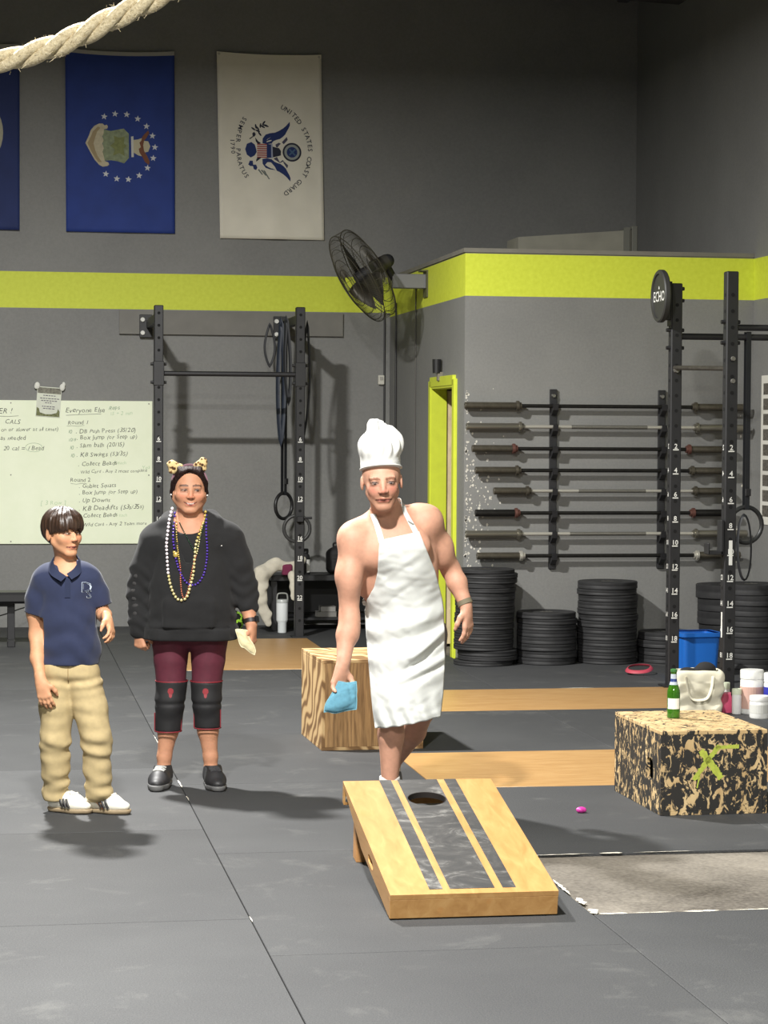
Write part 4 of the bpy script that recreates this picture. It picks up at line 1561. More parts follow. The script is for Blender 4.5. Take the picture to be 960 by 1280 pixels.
b = MB(); b.ring_panel(BW, BLN, BTH, (BW / 2, HY, .076, .076, 2), 64, TM); top = b.build('top_panel', M_BIRCH, cb, 30)
for x0, x1 in ((.243, .322), (.68, .76)):
    b = MB(); b.box(((x0 + x1) / 2 * BW, BLN / 2 + .022, 0.0006), ((x1 - x0) * BW, BLN - .044, 0.0012), TM); b.build('dark_stripe', M_CHAR, top)
w_ = (.632 - .365) * BW
b = MB(); b.ring_panel(w_, BLN - .044, 0.0012, (BW / 2 - .365 * BW, HY - .044, .076, .076, 2), 64, TM @ Matrix.Translation((.365 * BW, .044, .0012))); b.build('dark_stripe', M_CHAR, top)
b = MB(); b.lathe([(0.0755, -.022), (0.0755, 0.0013), (0.0785, 0.0016), (0.0785, 0.0)], 48, TM @ Matrix.Translation((BW / 2, HY, 0))); b.f = [f for f in b.f if len(f) == 4]; b.build('hole_rim', mat('shaded_hole_edge', (26, 20, 16), .7), top, 40)  # near-black lining paints in the shade inside the hole
FH = 0.089


def rail(name, c, size, M=TM):
    bb = MB(); bb.box(c, size, M, .002); return bb.build(name, M_BIRCH, cb)


rail('front_rail', (BW / 2, .019, -BTH - (FH - BTH) / 2), (BW, .038, FH - BTH))
rail('back_rail', (BW / 2, BLN - .019, -BTH - (FH - BTH) / 2), (BW, .038, FH - BTH))
# side rails, the left one with its handle slot
SM = TM @ Matrix(((0, 0, -1, 0), (1, 0, 0, .038), (0, 1, 0, -FH), (0, 0, 0, 1)))
b = MB(); b.ring_panel(BLN - .076, FH - BTH, .036, (.42, (FH - BTH) / 2, .06, .016, 4), 40, SM); b.build('side_rail', M_BIRCH, cb)
SM2 = TM @ Matrix(((0, 0, -1, BW - .036), (1, 0, 0, .038), (0, 1, 0, -FH), (0, 0, 0, 1)))
b = MB(); b.ring_panel(BLN - .076, FH - BTH, .036, (.42, (FH - BTH) / 2, .06, .016, 4), 40, SM2); b.build('side_rail', M_BIRCH, cb)
M_LEGW = mat('pine_leg', (188, 138, 86), .55, var=.18, vscale=10)
for x in (.06, BW - .06):
    b = MB()
    pt_ = TM @ Vector((x, BLN - .085, -.05))
    b.box((x, pt_.y + .012, pt_.z / 2 + .008), (.038, .085, pt_.z + .012), ch=.003, rot=(math.radians(5), 0, 0))
    lg = b.build('leg', M_LEGW, cb)
    b = MB(); b.cyl((x - .06 if x < .3 else x + .06, pt_.y - .005, pt_.z + .005), (x + (-.02 if x < .3 else .02), pt_.y - .005, pt_.z + .005), .012, n=12); b.build('leg_bolt', M_STEEL, lg, 30)

# ------------------------------------------------------------------ plyo boxes
m = bpy.data.materials.new('pine_plywood')
t = NT(m); co = t.coord()
wv = t.n('ShaderNodeTexWave', wave_type='BANDS', bands_direction='X')
wv.inputs['Scale'].default_value = 10.5; wv.inputs['Distortion'].default_value = 16.0; wv.inputs['Detail'].default_value = 4.0; wv.inputs['Detail Scale'].default_value = 0.8
t.l(t.mapping(co, (1, .55, .14)), wv.inputs['Vector'])
cc = t.ramp(wv.outputs['Fac'], [(0.15, lin((112, 82, 50))), (0.45, lin((140, 106, 68))), (0.8, lin((164, 128, 84)))])
cc = t.mix(0.5, cc, t.ramp(t.noise(t.mapping(co, (26, 26, 2)), 3, 4, .6, .6), [(.3, lin((104, 74, 42))), (.7, lin((182, 146, 98)))]))
t.l(cc, t.b.inputs['Base Color']); t.b.inputs['Roughness'].default_value = 0.55
M_PINE = m
M_PINE_T = bpy.data.materials.new('pine_plywood_side')
t = NT(M_PINE_T); co = t.coord()
wv = t.n('ShaderNodeTexWave', wave_type='BANDS', bands_direction='DIAGONAL')
wv.inputs['Scale'].default_value = 4.5; wv.inputs['Distortion'].default_value = 20.0; wv.inputs['Detail'].default_value = 2.0; wv.inputs['Detail Scale'].default_value = 0.6
t.l(t.mapping(co, (1, .8, .8)), wv.inputs['Vector'])
cc = t.ramp(wv.outputs['Fac'], [(0.15, lin((116, 86, 52))), (0.5, lin((172, 138, 94))), (0.8, lin((194, 164, 118)))])
t.l(cc, t.b.inputs['Base Color']); t.b.inputs['Roughness'].default_value = 0.55


def plyo(name, label, loc, rotz, w, d, h, m_front, m_side, m_top, slot=None, th=0.018):
    g = thing(name, label, 'plyo box', loc, rotz)
    b = MB(); b.box((w / 2, th / 2, h / 2), (w - 2 * th, th, h - 2 * th), ch=.0015); fr = b.build('front_panel', m_front, g)
    b = MB(); b.box((w / 2, d - th / 2, h / 2), (w - 2 * th, th, h - 2 * th), ch=.0015); b.build('back_panel', m_front, g)
    for s, x in ((0, th / 2), (1, w - th / 2)):
        if slot:
            MM = Matrix(((0, 0, -1, x - th / 2 if s == 0 else x - th / 2), (-1, 0, 0, d), (0, 1, 0, th), (0, 0, 0, 1)))
            b = MB(); b.ring_panel(d, h - 2 * th, th, (d - slot[0], slot[1] - th, slot[2], slot[3], 4), 40, MM)
        else:
            b = MB(); b.box((x, d / 2, h / 2), (th, d, h - 2 * th), ch=.0015)
        b.build('side_panel', m_side, g)
    b = MB(); b.box((w / 2, d / 2, h - th / 2), (w, d, th), ch=.002); b.build('top_panel', m_top, g)
    b = MB(); b.box((w / 2, d / 2, th / 2), (w, d, th), ch=.0015); b.build('bottom_panel', m_side, g)
    return g, fr


plyo('plyo_box', 'bare pine plywood jump box standing behind the man in the apron', (1.738, 12.12, 0), math.radians(1.5), 0.56, 0.69, 0.49, M_PINE, M_PINE_T, M_PINE_T)


def worn_paint(name, thr):
    m = bpy.data.materials.new(name)
    t = NT(m); co = t.coord()
    n1 = t.noise(t.mapping(co, (1, 1, .6)), 30, 6, .66, .9)
    msk = t.ramp(n1, [(thr - .012, (0, 0, 0)), (thr + .012, (1, 1, 1))])
    wood = t.ramp(t.noise(t.mapping(co, (1, 1, .4)), 14, 4), [(.3, lin((168, 138, 94))), (.7, lin((204, 178, 132)))])
    t.l(t.mix(msk, lin((34, 32, 29)), wood), t.b.inputs['Base Color'])
    t.b.inputs['Roughness'].default_value = 0.7
    t.bump(msk, .3, .003)
    return m


wp, wpf = plyo('plyo_box', 'black painted jump box with worn patches and a lime letter X', (2.953, 9.849, 0), math.radians(0.8), 0.502, 0.735, 0.382, worn_paint('worn_black_front', .54), worn_paint('worn_black_side', .545), worn_paint('worn_black_top', .435), (0.17, 0.19, 0.05, 0.05))
M_LX = mat('lime_paint', (164, 174, 66), .7, var=.2, vscale=60)
# the X: two ragged brush strokes and a tail at its top corner, on the front panel
QX_ = lambda zx, zz: (0.018 + (zx - 400) / 4.364 / 279, (960 - zz) / 4.364 / 276 + .002)
rr_ = random.Random(4)


def brush(name, a, c, w):
    b = MB()
    n = 26
    (x0, z0), (x1, z1) = QX_(*a), QX_(*c)
    L = math.hypot(x1 - x0, z1 - z0); nx, nz = -(z1 - z0) / L, (x1 - x0) / L
    up, dn = [], []
    for k in range(n + 1):
        f = k / n
        e1, e2 = w * rr_.uniform(.6, 1.05), w * rr_.uniform(.6, 1.05)
        up.append((x0 + (x1 - x0) * f + nx * e1, -.0008, z0 + (z1 - z0) * f + nz * e1)); dn.append((x0 + (x1 - x0) * f - nx * e2, -.0008, z0 + (z1 - z0) * f - nz * e2))
    b.add(up + dn, [(k, k + 1, n + 2 + k, n + 1 + k) for k in range(n)])
    b.build(name, M_LX, wpf)


brush('paint_stroke', (605, 610), (725, 765), .019)
brush('paint_stroke', (710, 585), (565, 770), .014)
brush('paint_stroke', (690, 595), (825, 592), .010)
brush('paint_stroke', (600, 745), (585, 815), .004)

# green bottle standing on the worn box
bt = thing('beer_bottle', 'green glass beer bottle with a white oval label on the worn box', 'bottle', (3.15, 10.31, 0.382))
m = mat('green_glass', (66, 132, 30), .08, trans=0.55, spec=.6)
b = MB(); b.lathe([(0.0, 0.0), (.027, 0.0), (.0305, .004), (.0305, .118), (.029, .132), (.020, .158), (.0145, .175), (.0133, .214), (.0148, .216), (.0148, .224), (.012, .226), (0.0, .226)], 24); gl = b.build('glass', m, bt, 40)
b = MB()
for k in range(12):
    a0, a1 = -2.55 + .12 * k, -2.55 + .12 * (k + 1)
b.lathe([(.0309, .045), (.0311, .046), (.0311, .094), (.0309, .095)], 24); b.f = [f for f in b.f if len(f) == 4]
vv = [i for i, p in enumerate(b.v) if p[1] < -.004 and p[0] < .022]
b.f = [f for f in b.f if all(i in set(vv) for i in f)]
b.build('label', mat('bottle_label', (226, 226, 220), .6), bt)
b = MB(); b.lathe([(.0206, .158), (.0150, .176), (.0139, .208), (.0139, .2085)], 24); b.f = [f for f in b.f if len(f) == 4]; b.build('neck_foil', mat('neck_foil', (176, 186, 200), .4), bt, 60)
b = MB(); b.lathe([(.0165, .172), (.0152, .178), (.0148, .186)], 24); b.f = [f for f in b.f if len(f) == 4]; b.build('neck_band', mat('neck_navy', (44, 62, 120), .4), bt, 60)
b = MB(); b.lathe([(.0158, .218), (.0165, .220), (.0155, .230), (.008, .2325), (0.0, .2325)], 21); b.build('cap', mat('cap_green', (60, 110, 60), .4), bt, 50)

# ------------------------------------------------------------------ things on the floor behind
# blue bin
bn = thing('storage_bin', 'bright blue plastic bin behind the squat rack', 'bin', (4.925, 15.60, -0.0), math.radians(4))
M_BLUE = mat('blue_plastic', (34, 108, 200), .35)
b = MB()
ou = [(-.15, -.12), (.15, -.12), (.15, .12), (-.15, .12)]
def rr4(w, d, z, r, n=5):
    out = []
    for cx, cy, a0 in ((w - r, -d + r, -math.pi / 2), (w - r, d - r, 0), (-w + r, d - r, math.pi / 2), (-w + r, -d + r, math.pi)):
        for k in range(n):
            a = a0 + math.pi / 2 * k / (n - 1)
            out.append((cx + r * math.cos(a), cy + r * math.sin(a), z))
    return out


def loft(b, loops, cap0=True, cap1=True):
    n = len(loops[0]); o = len(b.v)
    vs = [p for l in loops for p in l]
    fs = [(k * n + i, k * n + (i + 1) % n, (k + 1) * n + (i + 1) % n, (k + 1) * n + i) for k in range(len(loops) - 1) for i in range(n)]
    if cap0: fs.append(tuple(range(n - 1, -1, -1)))
    if cap1: fs.append(tuple(range((len(loops) - 1) * n, len(loops) * n)))
    b.add(vs, fs)


loft(b, [rr4(.125, .11, 0, .03), rr4(.142, .13, .30, .035), rr4(.137, .125, .30, .03), rr4(.12, .105, .01, .03)], True, True)
b.build('tub', M_BLUE, bn, 40)
b = MB(); loft(b, [rr4(.143, .131, .275, .035), rr4(.159, .147, .285, .04), rr4(.161, .149, .312, .04), rr4(.139, .127, .312, .035)], False, False); b.build('rim', M_BLUE, bn, 40)
# canvas tote
tb = thing('tote_bag', 'cream canvas tote bag holding dark clothes behind the worn box', 'bag', (4.26, 13.45, 0), math.radians(-8))
M_CANVAS = mat('cream_canvas', (214, 208, 186), .85, var=.06, vscale=14)
F = Field(axis(-.2, .2, .006), axis(-.12, .12, .006), axis(0, .34, .006))
F.rbox((0, 0, .12), (.145, .075, .13), .03, .01)
F.rbox((.005, 0, .20), (.15, .085, .075), .03, .03)
F.displace(lambda p: .006 * wob(p, 3, 40) + .004 * np.sin(p[:, 2] * 70 + 3 * np.sin(p[:, 0] * 20)) * (p[:, 2] < .2))
F.rbox((0, 0, .29), (.125, .06, .05), .02, .008, sub=True)
F.build('bag_body', M_CANVAS, tb)
for s in (-1, 1):
    b = MB(); b.tube(catmull([(-.085, s * .09, .235), (-.075, s * .10, .17), (-.05, s * .105, .105), (.0, s * .107, .095), (.045, s * .105, .11), (.07, s * .10, .17), (.08, s * .09, .24)], 6), .011, 8, flat=(1, .35)); b.build('strap', M_CANVAS, tb, 60)
F = Field(axis(-.15, .15, .007), axis(-.09, .09, .007), axis(.2, .36, .007))
F.ell((.05, .0, .265), (.07, .05, .055)); F.ell((-.06, 0, .255), (.055, .05, .03)); F.displace(lambda p: .006 * wob(p, 8, 60))
tag(F.build('folded_clothes', mat('black_cloth', (34, 33, 33), .9)), 'black clothes bunched in the top of the cream tote', 'clothes').location = (4.26, 13.45, 0)


def jar(name, label, loc, r, h, lid_h, m_body, m_lid, m_label=None, band=(.2, .75), rotz=0):
    g = thing(name, label, 'tub', loc, rotz)
    b = MB(); b.lathe([(0, 0), (r * .94, 0), (r, .008), (r, h - lid_h - .012), (r * .93, h - lid_h), (0, h - lid_h)], 28); b.build('body', m_body, g, 40)
    b = MB(); b.lathe([(0, h - lid_h), (r * 1.0, h - lid_h), (r * 1.01, h - lid_h + .004), (r * 1.01, h - .006), (r * .96, h), (0, h)], 28); b.build('lid', m_lid, g, 40)
    if m_label:
        b = MB(); z0, z1 = (h - lid_h) * band[0], (h - lid_h) * band[1]
        b.lathe([(r + .0008, z0), (r + .0012, z0 + .001), (r + .0012, z1 - .001), (r + .0008, z1)], 28); b.f = [f for f in b.f if len(f) == 4]; b.build('label', m_label, g)
    return g


M_TUBW = mat('white_plastic', (226, 226, 222), .4)
jar('supplement_tub', 'tall white tub with a dusty pink label behind the worn box', (4.60, 13.42, 0), .072, .27, .055, M_TUBW, M_TUBW, mat('pink_label', (196, 160, 146), .6), (.15, .78))
jar('supplement_tub', 'tall white tub with a dark blue label at the picture edge', (4.705, 13.29, 0), .07, .262, .055, M_TUBW, M_TUBW, mat('blue_label', (40, 48, 150), .5), (.1, .86))
jar('supplement_tub', 'short wide white tub standing in front of the other tubs', (4.575, 13.20, 0), .062, .135, .03, M_TUBW, M_TUBW, mat('grey_label', (200, 200, 194), .6), (.3, .8))
jar('pill_bottle', 'slim white pill bottle standing beside the white tubs', (4.50, 13.41, 0), .03, .155, .035, M_TUBW, mat('cream_cap', (214, 222, 196), .5))
jar('pill_bottle', 'second small white bottle with a pale green cap among the tubs', (4.485, 13.58, 0), .026, .175, .04, M_TUBW, mat('cream_cap', (214, 222, 196), .5))
pc = thing('snack_pouch', 'small bright pink pouch leaning beside the white bottles', 'pouch', (4.455, 13.47, 0))
b = MB(); loft(b, [rr4(.035, .014, 0, .008), rr4(.036, .02, .03, .012), rr4(.034, .012, .09, .008), rr4(.026, .003, .115, .002)]); b.build('pouch_body', mat('pink_pouch', (220, 92, 128), .4), pc, 50)
b = MB(); b.box((0, 0, .12), (.054, .003, .014)); b.build('sealed_top', mat('pink_pouch_top', (226, 130, 154), .4), pc)

# band on the floor and scrap of pink
b = MB(); pts = []
for i in range(40):
    a = 6.2832 * i / 40
    pts.append((.092 * math.cos(a) * (1 + .1 * math.sin(2 * a)), .10 * math.sin(a), .024 + .018 * (1 + math.sin(a + .6)) * .9))
b.tube(pts, .0075, 8, True, flat=(.5, 2.0)); o = b.build('hip_band', mat('red_band', (176, 62, 78), .6), None, 60, (4.545, 15.72, 0)); tag(o, 'small red loop band lying on the floor by the plates', 'band')
F = Field(axis(-.04, .04, .003), axis(-.03, .03, .003), axis(0, .04, .003)); F.ell((-.008, 0, .014), (.016, .014, .013)); F.ell((.012, .003, .012), (.014, .012, .011)); F.displace(lambda p: .002 * wob(p, 5, 200))
o = F.build('balled_wrapper', mat('magenta_foil', (196, 58, 150), .4)); o.location = (2.62, 9.98, 0); tag(o, 'small crumpled magenta wrapper on the rubber floor', 'wrapper')

# flat bench at the picture edge, cable behind it
bc = thing('flat_bench', 'low black flat bench against the back wall at the picture edge', 'bench', (-0.15, 18.45, 0))
b = MB(); b.box((.05, 0, .385), (1.25, .30, .09), ch=.02); b.build('pad', mat('bench_vinyl', (30, 30, 31), .45), bc)
b = MB(); b.box((-.1, 0, .335), (.8, .07, .05), ch=.004); b.build('beam', M_BLK, bc)
for x in (-.42, .28):
    b = MB(); b.box((x, 0, .18), (.06, .06, .30), ch=.004); b.build('leg', M_BLK, bc)
    b = MB(); b.box((x, 0, .025), (.06, .42, .05), ch=.004); b.build('foot', M_BLK, bc)
b = MB(); b.tube(catmull([(-.6, 19.2, .02), (-.2, 19.3, .12), (.05, 19.4, .16), (.25, 19.6, .21), (.5, 19.9, .24), (.7, 20.08, .25)], 8), .006, 6); tag(b.build('power_cable', M_CORD), 'loose dark cable drooping along the wall behind the boy', 'cable')

# low shelf under the rack with its things
sh = thing('storage_shelf', 'low black storage shelf against the back wall in the corner', 'shelf', (2.90, 19.72, 0))
b = MB(); b.box((0, 0, .455), (1.10, .46, .05), ch=.004); b.build('top', M_BLK, sh)
b = MB(); b.box((0, 0, .10), (1.06, .44, .025), ch=.003); b.build('lower_shelf', M_BLK, sh)
for x in (-.52, .52):
    for y in (-.20, .20):
        b = MB(); b.box((x, y, .215), (.045, .045, .43), ch=.003); b.build('leg', M_BLK, sh)
b = MB(); b.box((0, .215, .28), (1.04, .012, .3)); b.build('back_panel', mat('shelf_back', (44, 44, 45), .7), sh)
for k, (z, w, c, lab) in enumerate(((.1125, .17, (126, 124, 120), 'wide grey book lying on the lower shelf'), (.158, .13, (142, 140, 136), 'pale grey book stacked on top of the wide one'))):
    g = thing('book', lab, 'book', (2.845 + .012 * k, 19.62, z), 0, 'books on the lower shelf')
    b = MB(); b.box((0, 0, .0225), (w, .12, .043), ch=.002); b.build('pages', mat('book_grey_%d' % k, c, .7), g)
    b = MB(); b.box((0, 0, .0437), (w + .006, .126, .0025)); b.box((0, 0, .00125), (w + .006, .126, .0025)); b.build('cover', mat('book_cover_%d' % k, tuple(int(v * .86) for v in c), .6), g)
# jacket draped over the shelf end
M_JK = mat('cream_fleece', (196, 190, 174), .95, var=.07, vscale=25)
F = Field(axis(-.3, .3, .007), axis(-.2, .2, .007), axis(-.05, .75, .007))
F.chain([(-.16, -.05, .33), (-.13, -.06, .50), (-.02, -.02, .585), (.13, .02, .545), (.24, .03, .62)], [.06, .062, .05, .045, .03], .03, ((0, 1, 0), .7))
F.chain([(-.145, -.09, .48), (-.16, -.10, .32), (-.10, -.10, .14), (-.085, -.10, .08)], [.06, .055, .038, .03], .03, ((0, 1, 0), .6))
F.chain([(-.17, -.07, .42), (-.20, -.08, .33), (-.18, -.08, .27)], [.05, .05, .035], .03, ((0, 1, 0), .7))
F.chain([(.14, -.23, .30), (.13, -.16, .40), (.12, -.08, .5)], [.04, .035, .03], .03)
F.displace(lambda p: .009 * wob(p, 21, 26) + .005 * wob(p, 22, 60))
o = F.build('jacket', M_JK); o.location = (2.385, 19.43, 0); tag(o, 'cream fleece jacket draped over the end of the black shelf', 'jacket')
F = Field(axis(-.08, .08, .006), axis(-.06, .06, .006), axis(0, .14, .006)); F.rbox((0, 0, .045), (.045, .035, .05), .02); F.displace(lambda p: .007 * wob(p, 31, 50))
o = F.build('folded_cloth', mat('plum_cloth', (108, 36, 66), .9)); o.location = (2.475, 19.42, .485); tag(o, 'crumpled plum coloured cloth on the black shelf beside the jacket', 'cloth')
tu = thing('tumbler', 'white handled tumbler with a clear lid on the floor before the shelf', 'tumbler', (2.425, 19.33, 0))
b = MB(); b.lathe([(0, 0), (.036, 0), (.038, .005), (.039, .085), (.047, .10), (.050, .11), (.050, .255), (0, .255)], 26); b.build('cup', mat('tumbler_white', (222, 226, 226), .35), tu, 40)
b = MB(); b.lathe([(.049, .255), (.051, .257), (.051, .275), (.045, .285), (0, .285)], 26); b.build('lid', mat('tumbler_lid', (176, 180, 178), .3), tu, 40)
b = MB(); b.tube(catmull([(-.045, -.01, .262), (-.044, -.01, .31), (-.03, -.01, .335), (.03, -.01, .335), (.044, -.01, .31), (.045, -.01, .262)], 6), .007, 8); b.build('carry_loop', mat('tumbler_loop', (140, 142, 138), .4), tu, 60)
bp = thing('backpack', 'black rucksack with a small red emblem sitting on the shelf', 'backpack', (2.95, 19.68, .48))
F = Field(axis(-.14, .14, .006), axis(-.12, .12, .006), axis(0, .3, .006)); F.rbox((0, 0, .11), (.095, .075, .11), .05, .02); F.ell((.01, -.0, .17), (.085, .07, .075), .03); F.rbox((0, -.075, .075), (.065, .025, .06), .02, .02); F.displace(lambda p: .004 * wob(p, 12, 40))
F.build('pack_body', mat('pack_black', (26, 25, 27), .75), bp)
b = MB(); b.tube(catmull([(-.03, .02, .235), (-.025, .02, .265), (.02, .02, .268), (.035, .02, .235)], 6), .008, 8); b.build('grab_handle', mat('pack_black', (26, 25, 27)), bp, 60)
b = MB(); b.prism([(.0, .06), (.03, .075), (.055, .06), (.04, .085), (.03, .105), (.012, .085)], -.104, -.100); b.build('red_emblem', mat('emblem_red', (168, 44, 52), .6), bp)
wbk = thing('water_bottle', 'black bottle with a white label on the shelf behind the rack post', 'bottle', (2.66, 19.60, .48))
b = MB(); b.lathe([(0, 0), (.038, 0), (.04, .005), (.04, .15), (.034, .17), (.022, .185), (0, .185)], 22); b.build('bottle_body', mat('pack_black', (26, 25, 27)), wbk, 40)
b = MB(); b.lathe([(.024, .185), (.028, .187), (.028, .215), (.02, .225), (0, .225)], 20); b.build('cap', mat('black_plastic', (30, 30, 31)), wbk, 40)
b = MB(); b.lathe([(.0405, .02), (.041, .021), (.041, .13), (.0405, .131)], 22); b.f = [f for f in b.f if len(f) == 4 and b.v[f[0]][0] > .005]; b.build('label', M_TUBW, wbk)
# green and black ball
ba = thing('soccer_ball', 'green and black ball on the floor behind the woman', 'ball', (2.015, 19.42, .095))
R_ = .093
b = MB(); b.ball((0, 0, 0), R_, 28, 18); b.build('ball_skin', mat('ball_lime', (160, 214, 66), .4), ba, 80)
for i, (a, e, r) in enumerate(((-1.2, .55, .028), (-2.0, .5, .026), (-1.1, -.35, .028), (-1.9, -.4, .028), (-.45, .1, .026), (-2.6, .1, .026), (-1.57, 1.25, .03), (-1.5, -1.0, .026))):
    d = Vector((math.cos(a) * math.cos(e), math.sin(a) * math.cos(e), math.sin(e)))
    u = d.orthogonal().normalized(); v = d.cross(u)
    pp = [d]
    n = 14
    b = MB()
    ring = []
    for rr2 in (0.0, .5, 1.0):
        for k in range(n):
            q = d * R_ + u * (r * rr2 * (1.4 if k % 2 else 1) * math.cos(6.2832 * k / n)) + v * (r * rr2 * (1.4 if k % 2 else 1) * math.sin(6.2832 * k / n))
            ring.append(q.normalized() * (R_ + .0016))
    b.add(ring, [(j * n + k, j * n + (k + 1) % n, (j + 1) * n + (k + 1) % n, (j + 1) * n + k) for j in range(2) for k in range(n)])
    b.build('black_panel', mat('ball_black', (26, 30, 26), .45), ba, 80)

# ------------------------------------------------------------------ people
def skin_material(name, rgb, rough=0.5):
    m = bpy.data.materials.new(name)
    t = NT(m)
    at = t.n('ShaderNodeAttribute', attribute_name='tint')
    co = t.coord()
    v = t.ramp(t.noise(co, 34, 4, .6), [(.3, (.90, .88, .87)), (.7, (1.06, 1.05, 1.04))])
    t.l(t.mix(1.0, at.outputs['Color'], v, 'MULTIPLY'), t.b.inputs['Base Color'])
    t.b.inputs['Roughness'].default_value = rough
    t.b.inputs['Subsurface Weight'].default_value = 0.06
    t.b.inputs['Subsurface Radius'].default_value = (0.012, 0.005, 0.003)
    t.bump(t.noise(co, 220, 2), .12, .002)
    return m


M_SKIN = skin_material('skin', (200, 150, 120), .62)


def unit(v):
    v = np.array(v, float)
    return v / np.linalg.norm(v)


class Head:
    """frame of a head: fx to the picture's right for a face that looks at us, fy where the face looks, fz up"""

    def __init__(s, c, height, yaw=0.0, pitch=0.0, roll=0.0):
        # yaw > 0 turns the face to the picture's right; pitch > 0 looks down; roll > 0 tips the crown to the right
        f = np.array([math.sin(yaw) * math.cos(pitch), -math.cos(yaw) * math.cos(pitch), -math.sin(pitch)])
        r0 = np.array([math.cos(yaw), math.sin(yaw), 0.0])
        u0 = np.cross(f, r0)
        if u0[2] < 0: u0 = -u0
        s.x = r0 * math.cos(roll) - u0 * math.sin(roll)
        s.z = u0 * math.cos(roll) + r0 * math.sin(roll)
        s.y = f
        s.c = np.array(c, float)
        s.h = height
        s.R = np.array([s.x, s.y, s.z], np.float32)

    def p(s, x, y, z):
        return s.c + s.h * (s.x * x + s.y * y + s.z * z)

    def inv(s, v):
        q = (v - s.c) / s.h
        return q @ np.array([s.x, s.y, s.z]).T

    def shape(s, F, jaw=1.0, cheek=1.0, nose=1.0, smile=0.0, ear=1.0, brow=1.0, full=1.0):
        h = s.h
        F.ell(s.p(0, -.06, .12), np.array([.335, .405, .375]) * h, .02 * h, s.R)
        F.ell(s.p(0, .11, -.12), np.array([.268 * full, .285, .345]) * h, .10 * h, s.R)
        for g in (-1, 1):
            F.cap(s.p(g * .225 * jaw * full, .02, -.20), s.p(g * .085 * jaw, .265, -.41), .075 * h, .06 * h, .09 * h)
            F.ell(s.p(g * .165 * full, .235, -.10), np.array([.105 * cheek, .10 * cheek, .105]) * h, .09 * h, s.R)
        F.ell(s.p(0, .285, -.425), np.array([.105 * jaw, .08, .075]) * h, .08 * h, s.R)
        F.cap(s.p(-.18, .30, .085), s.p(.18, .30, .085), .05 * h, .05 * h, .06 * h)
        for g in (-1, 1):
            F.ell(s.p(g * .14, .42, .01), np.array([.085, .075, .05]) * h, .05 * h, s.R, sub=True)
            F.ell(s.p(g * .14, .315, .005), np.array([.068, .055, .05]) * h, .02 * h, s.R)
        F.cap(s.p(0, .345, .06), s.p(0, .43, -.12), .034 * h, .05 * h * nose, .035 * h)
        for g in (-1, 1):
            F.ell(s.p(g * .05 * nose, .40, -.135), np.array([.042, .05, .036]) * h, .02 * h, s.R)
        F.cap(s.p(-.12, .318, -.262 + .02 * smile), s.p(0, .378, -.262 - .012 * smile), .020 * h, .030 * h, .025 * h)
        F.cap(s.p(.12, .318, -.262 + .02 * smile), s.p(0, .378, -.262 - .012 * smile), .020 * h, .030 * h, .025 * h)
        F.cap(s.p(-.07, .335, -.305), s.p(.07, .335, -.305), .035 * h, .035 * h, .03 * h)
        for g in (-1, 1):
            F.cap(s.p(0, .405, -.283 - .012 * smile), s.p(g * .145, .335, -.280 + .032 * smile), .011 * h, .007 * h, .008 * h, sub=True)
        for g in (-1, 1):
            if ear:
                F.ell(s.p(g * .345, -.045, -.03), np.array([.035, .085, .145]) * h * ear, .03 * h, s.R)
                F.ell(s.p(g * .385, -.02, -.01), np.array([.02, .045, .085]) * h * ear, .02 * h, s.R, sub=True)

    def paint(s, v, col, base, lips, brows, stubble=None, blush=None, smile=0.0, brow_z=.10, lash=(0.02, .015, .012)):
        q = s.inv(v)
        x, y, z = np.abs(q[:, 0]), q[:, 1], q[:, 2]
        near = (np.abs(q) < .75).all(1) & (y > .1)

        def put(mask, c, a=1.0):
            a = (np.clip(mask, 0, 1) * near * a)[:, None]
            col[:] = col * (1 - a) + np.array(lin(c)[:3]) * a
        if stubble is not None:
            put(np.clip(1.6 - ((x / .30) ** 2 + ((z + .33) / .20) ** 2) * 1.6, 0, 1) * (y > .0), stubble, .55)
        if blush is not None:
            put(np.exp(-(((x - .17) / .09) ** 2 + ((z + .09) / .10) ** 2)), blush, .5)
            put(np.exp(-((x / .06) ** 2 + ((z + .11) / .07) ** 2)) * (y > .36), blush, .5)
        bz = brow_z + .018 - ((x - .13) ** 2) * 1.6
        put((np.abs(z - bz) < .021) * (x > .045) * (x < .235) * (y > .16), brows, .85)
        put((np.abs(z - .005) < .055) * (x > .06) * (x < .225), tuple(c * .74 for c in base), .65)  # darker eye sockets: shade under the brow painted into the skin tint
        put(((x - .14) / .078) ** 2 + ((z - .028 + (x - .14) ** 2 * 3) / .013) ** 2 < 1, (38, 26, 22), .9)
        lz = -.283 + .03 * smile * (x / .14) ** 2
        put((x < .138) * (z < lz + .038 * (1 - (x / .14) ** 2)) * (z > lz - .05 * (1 - (x / .14) ** 2)) * (y > .26), lips, .75)
        put((x < .145) * (np.abs(z - lz) < .010) * (y > .24), (70, 34, 30), .9)
        put((x > .022) * (x < .062) * (np.abs(z + .172) < .013) * (y > .33), (74, 40, 32), .8)

    def eyes(s, parent, iris=(58, 40, 28), gaze=0.0, open_=1.0):
        for g in (-1, 1):
            c = s.p(g * .14, .352, .002)
            M = Matrix(((s.x[0], s.y[0], s.z[0], c[0]), (s.x[1], s.y[1], s.z[1], c[1]), (s.x[2], s.y[2], s.z[2], c[2]), (0, 0, 0, 1)))
            b = MB(); b.ball((0, 0, 0), (.052 * s.h, .020 * s.h, .019 * s.h * open_), 16, 10, M)
            e = b.build('eye', mat('eye_white', (158, 146, 136), .4), parent, 80)
            b = MB(); b.ball(((gaze * .02) * s.h, .012 * s.h, 0), (.027 * s.h, .014 * s.h, .0215 * s.h * open_), 12, 8, M)
            b.build('iris', mat('iris_%d_%d' % (iris[0], iris[1]), iris, .2), e, 80)


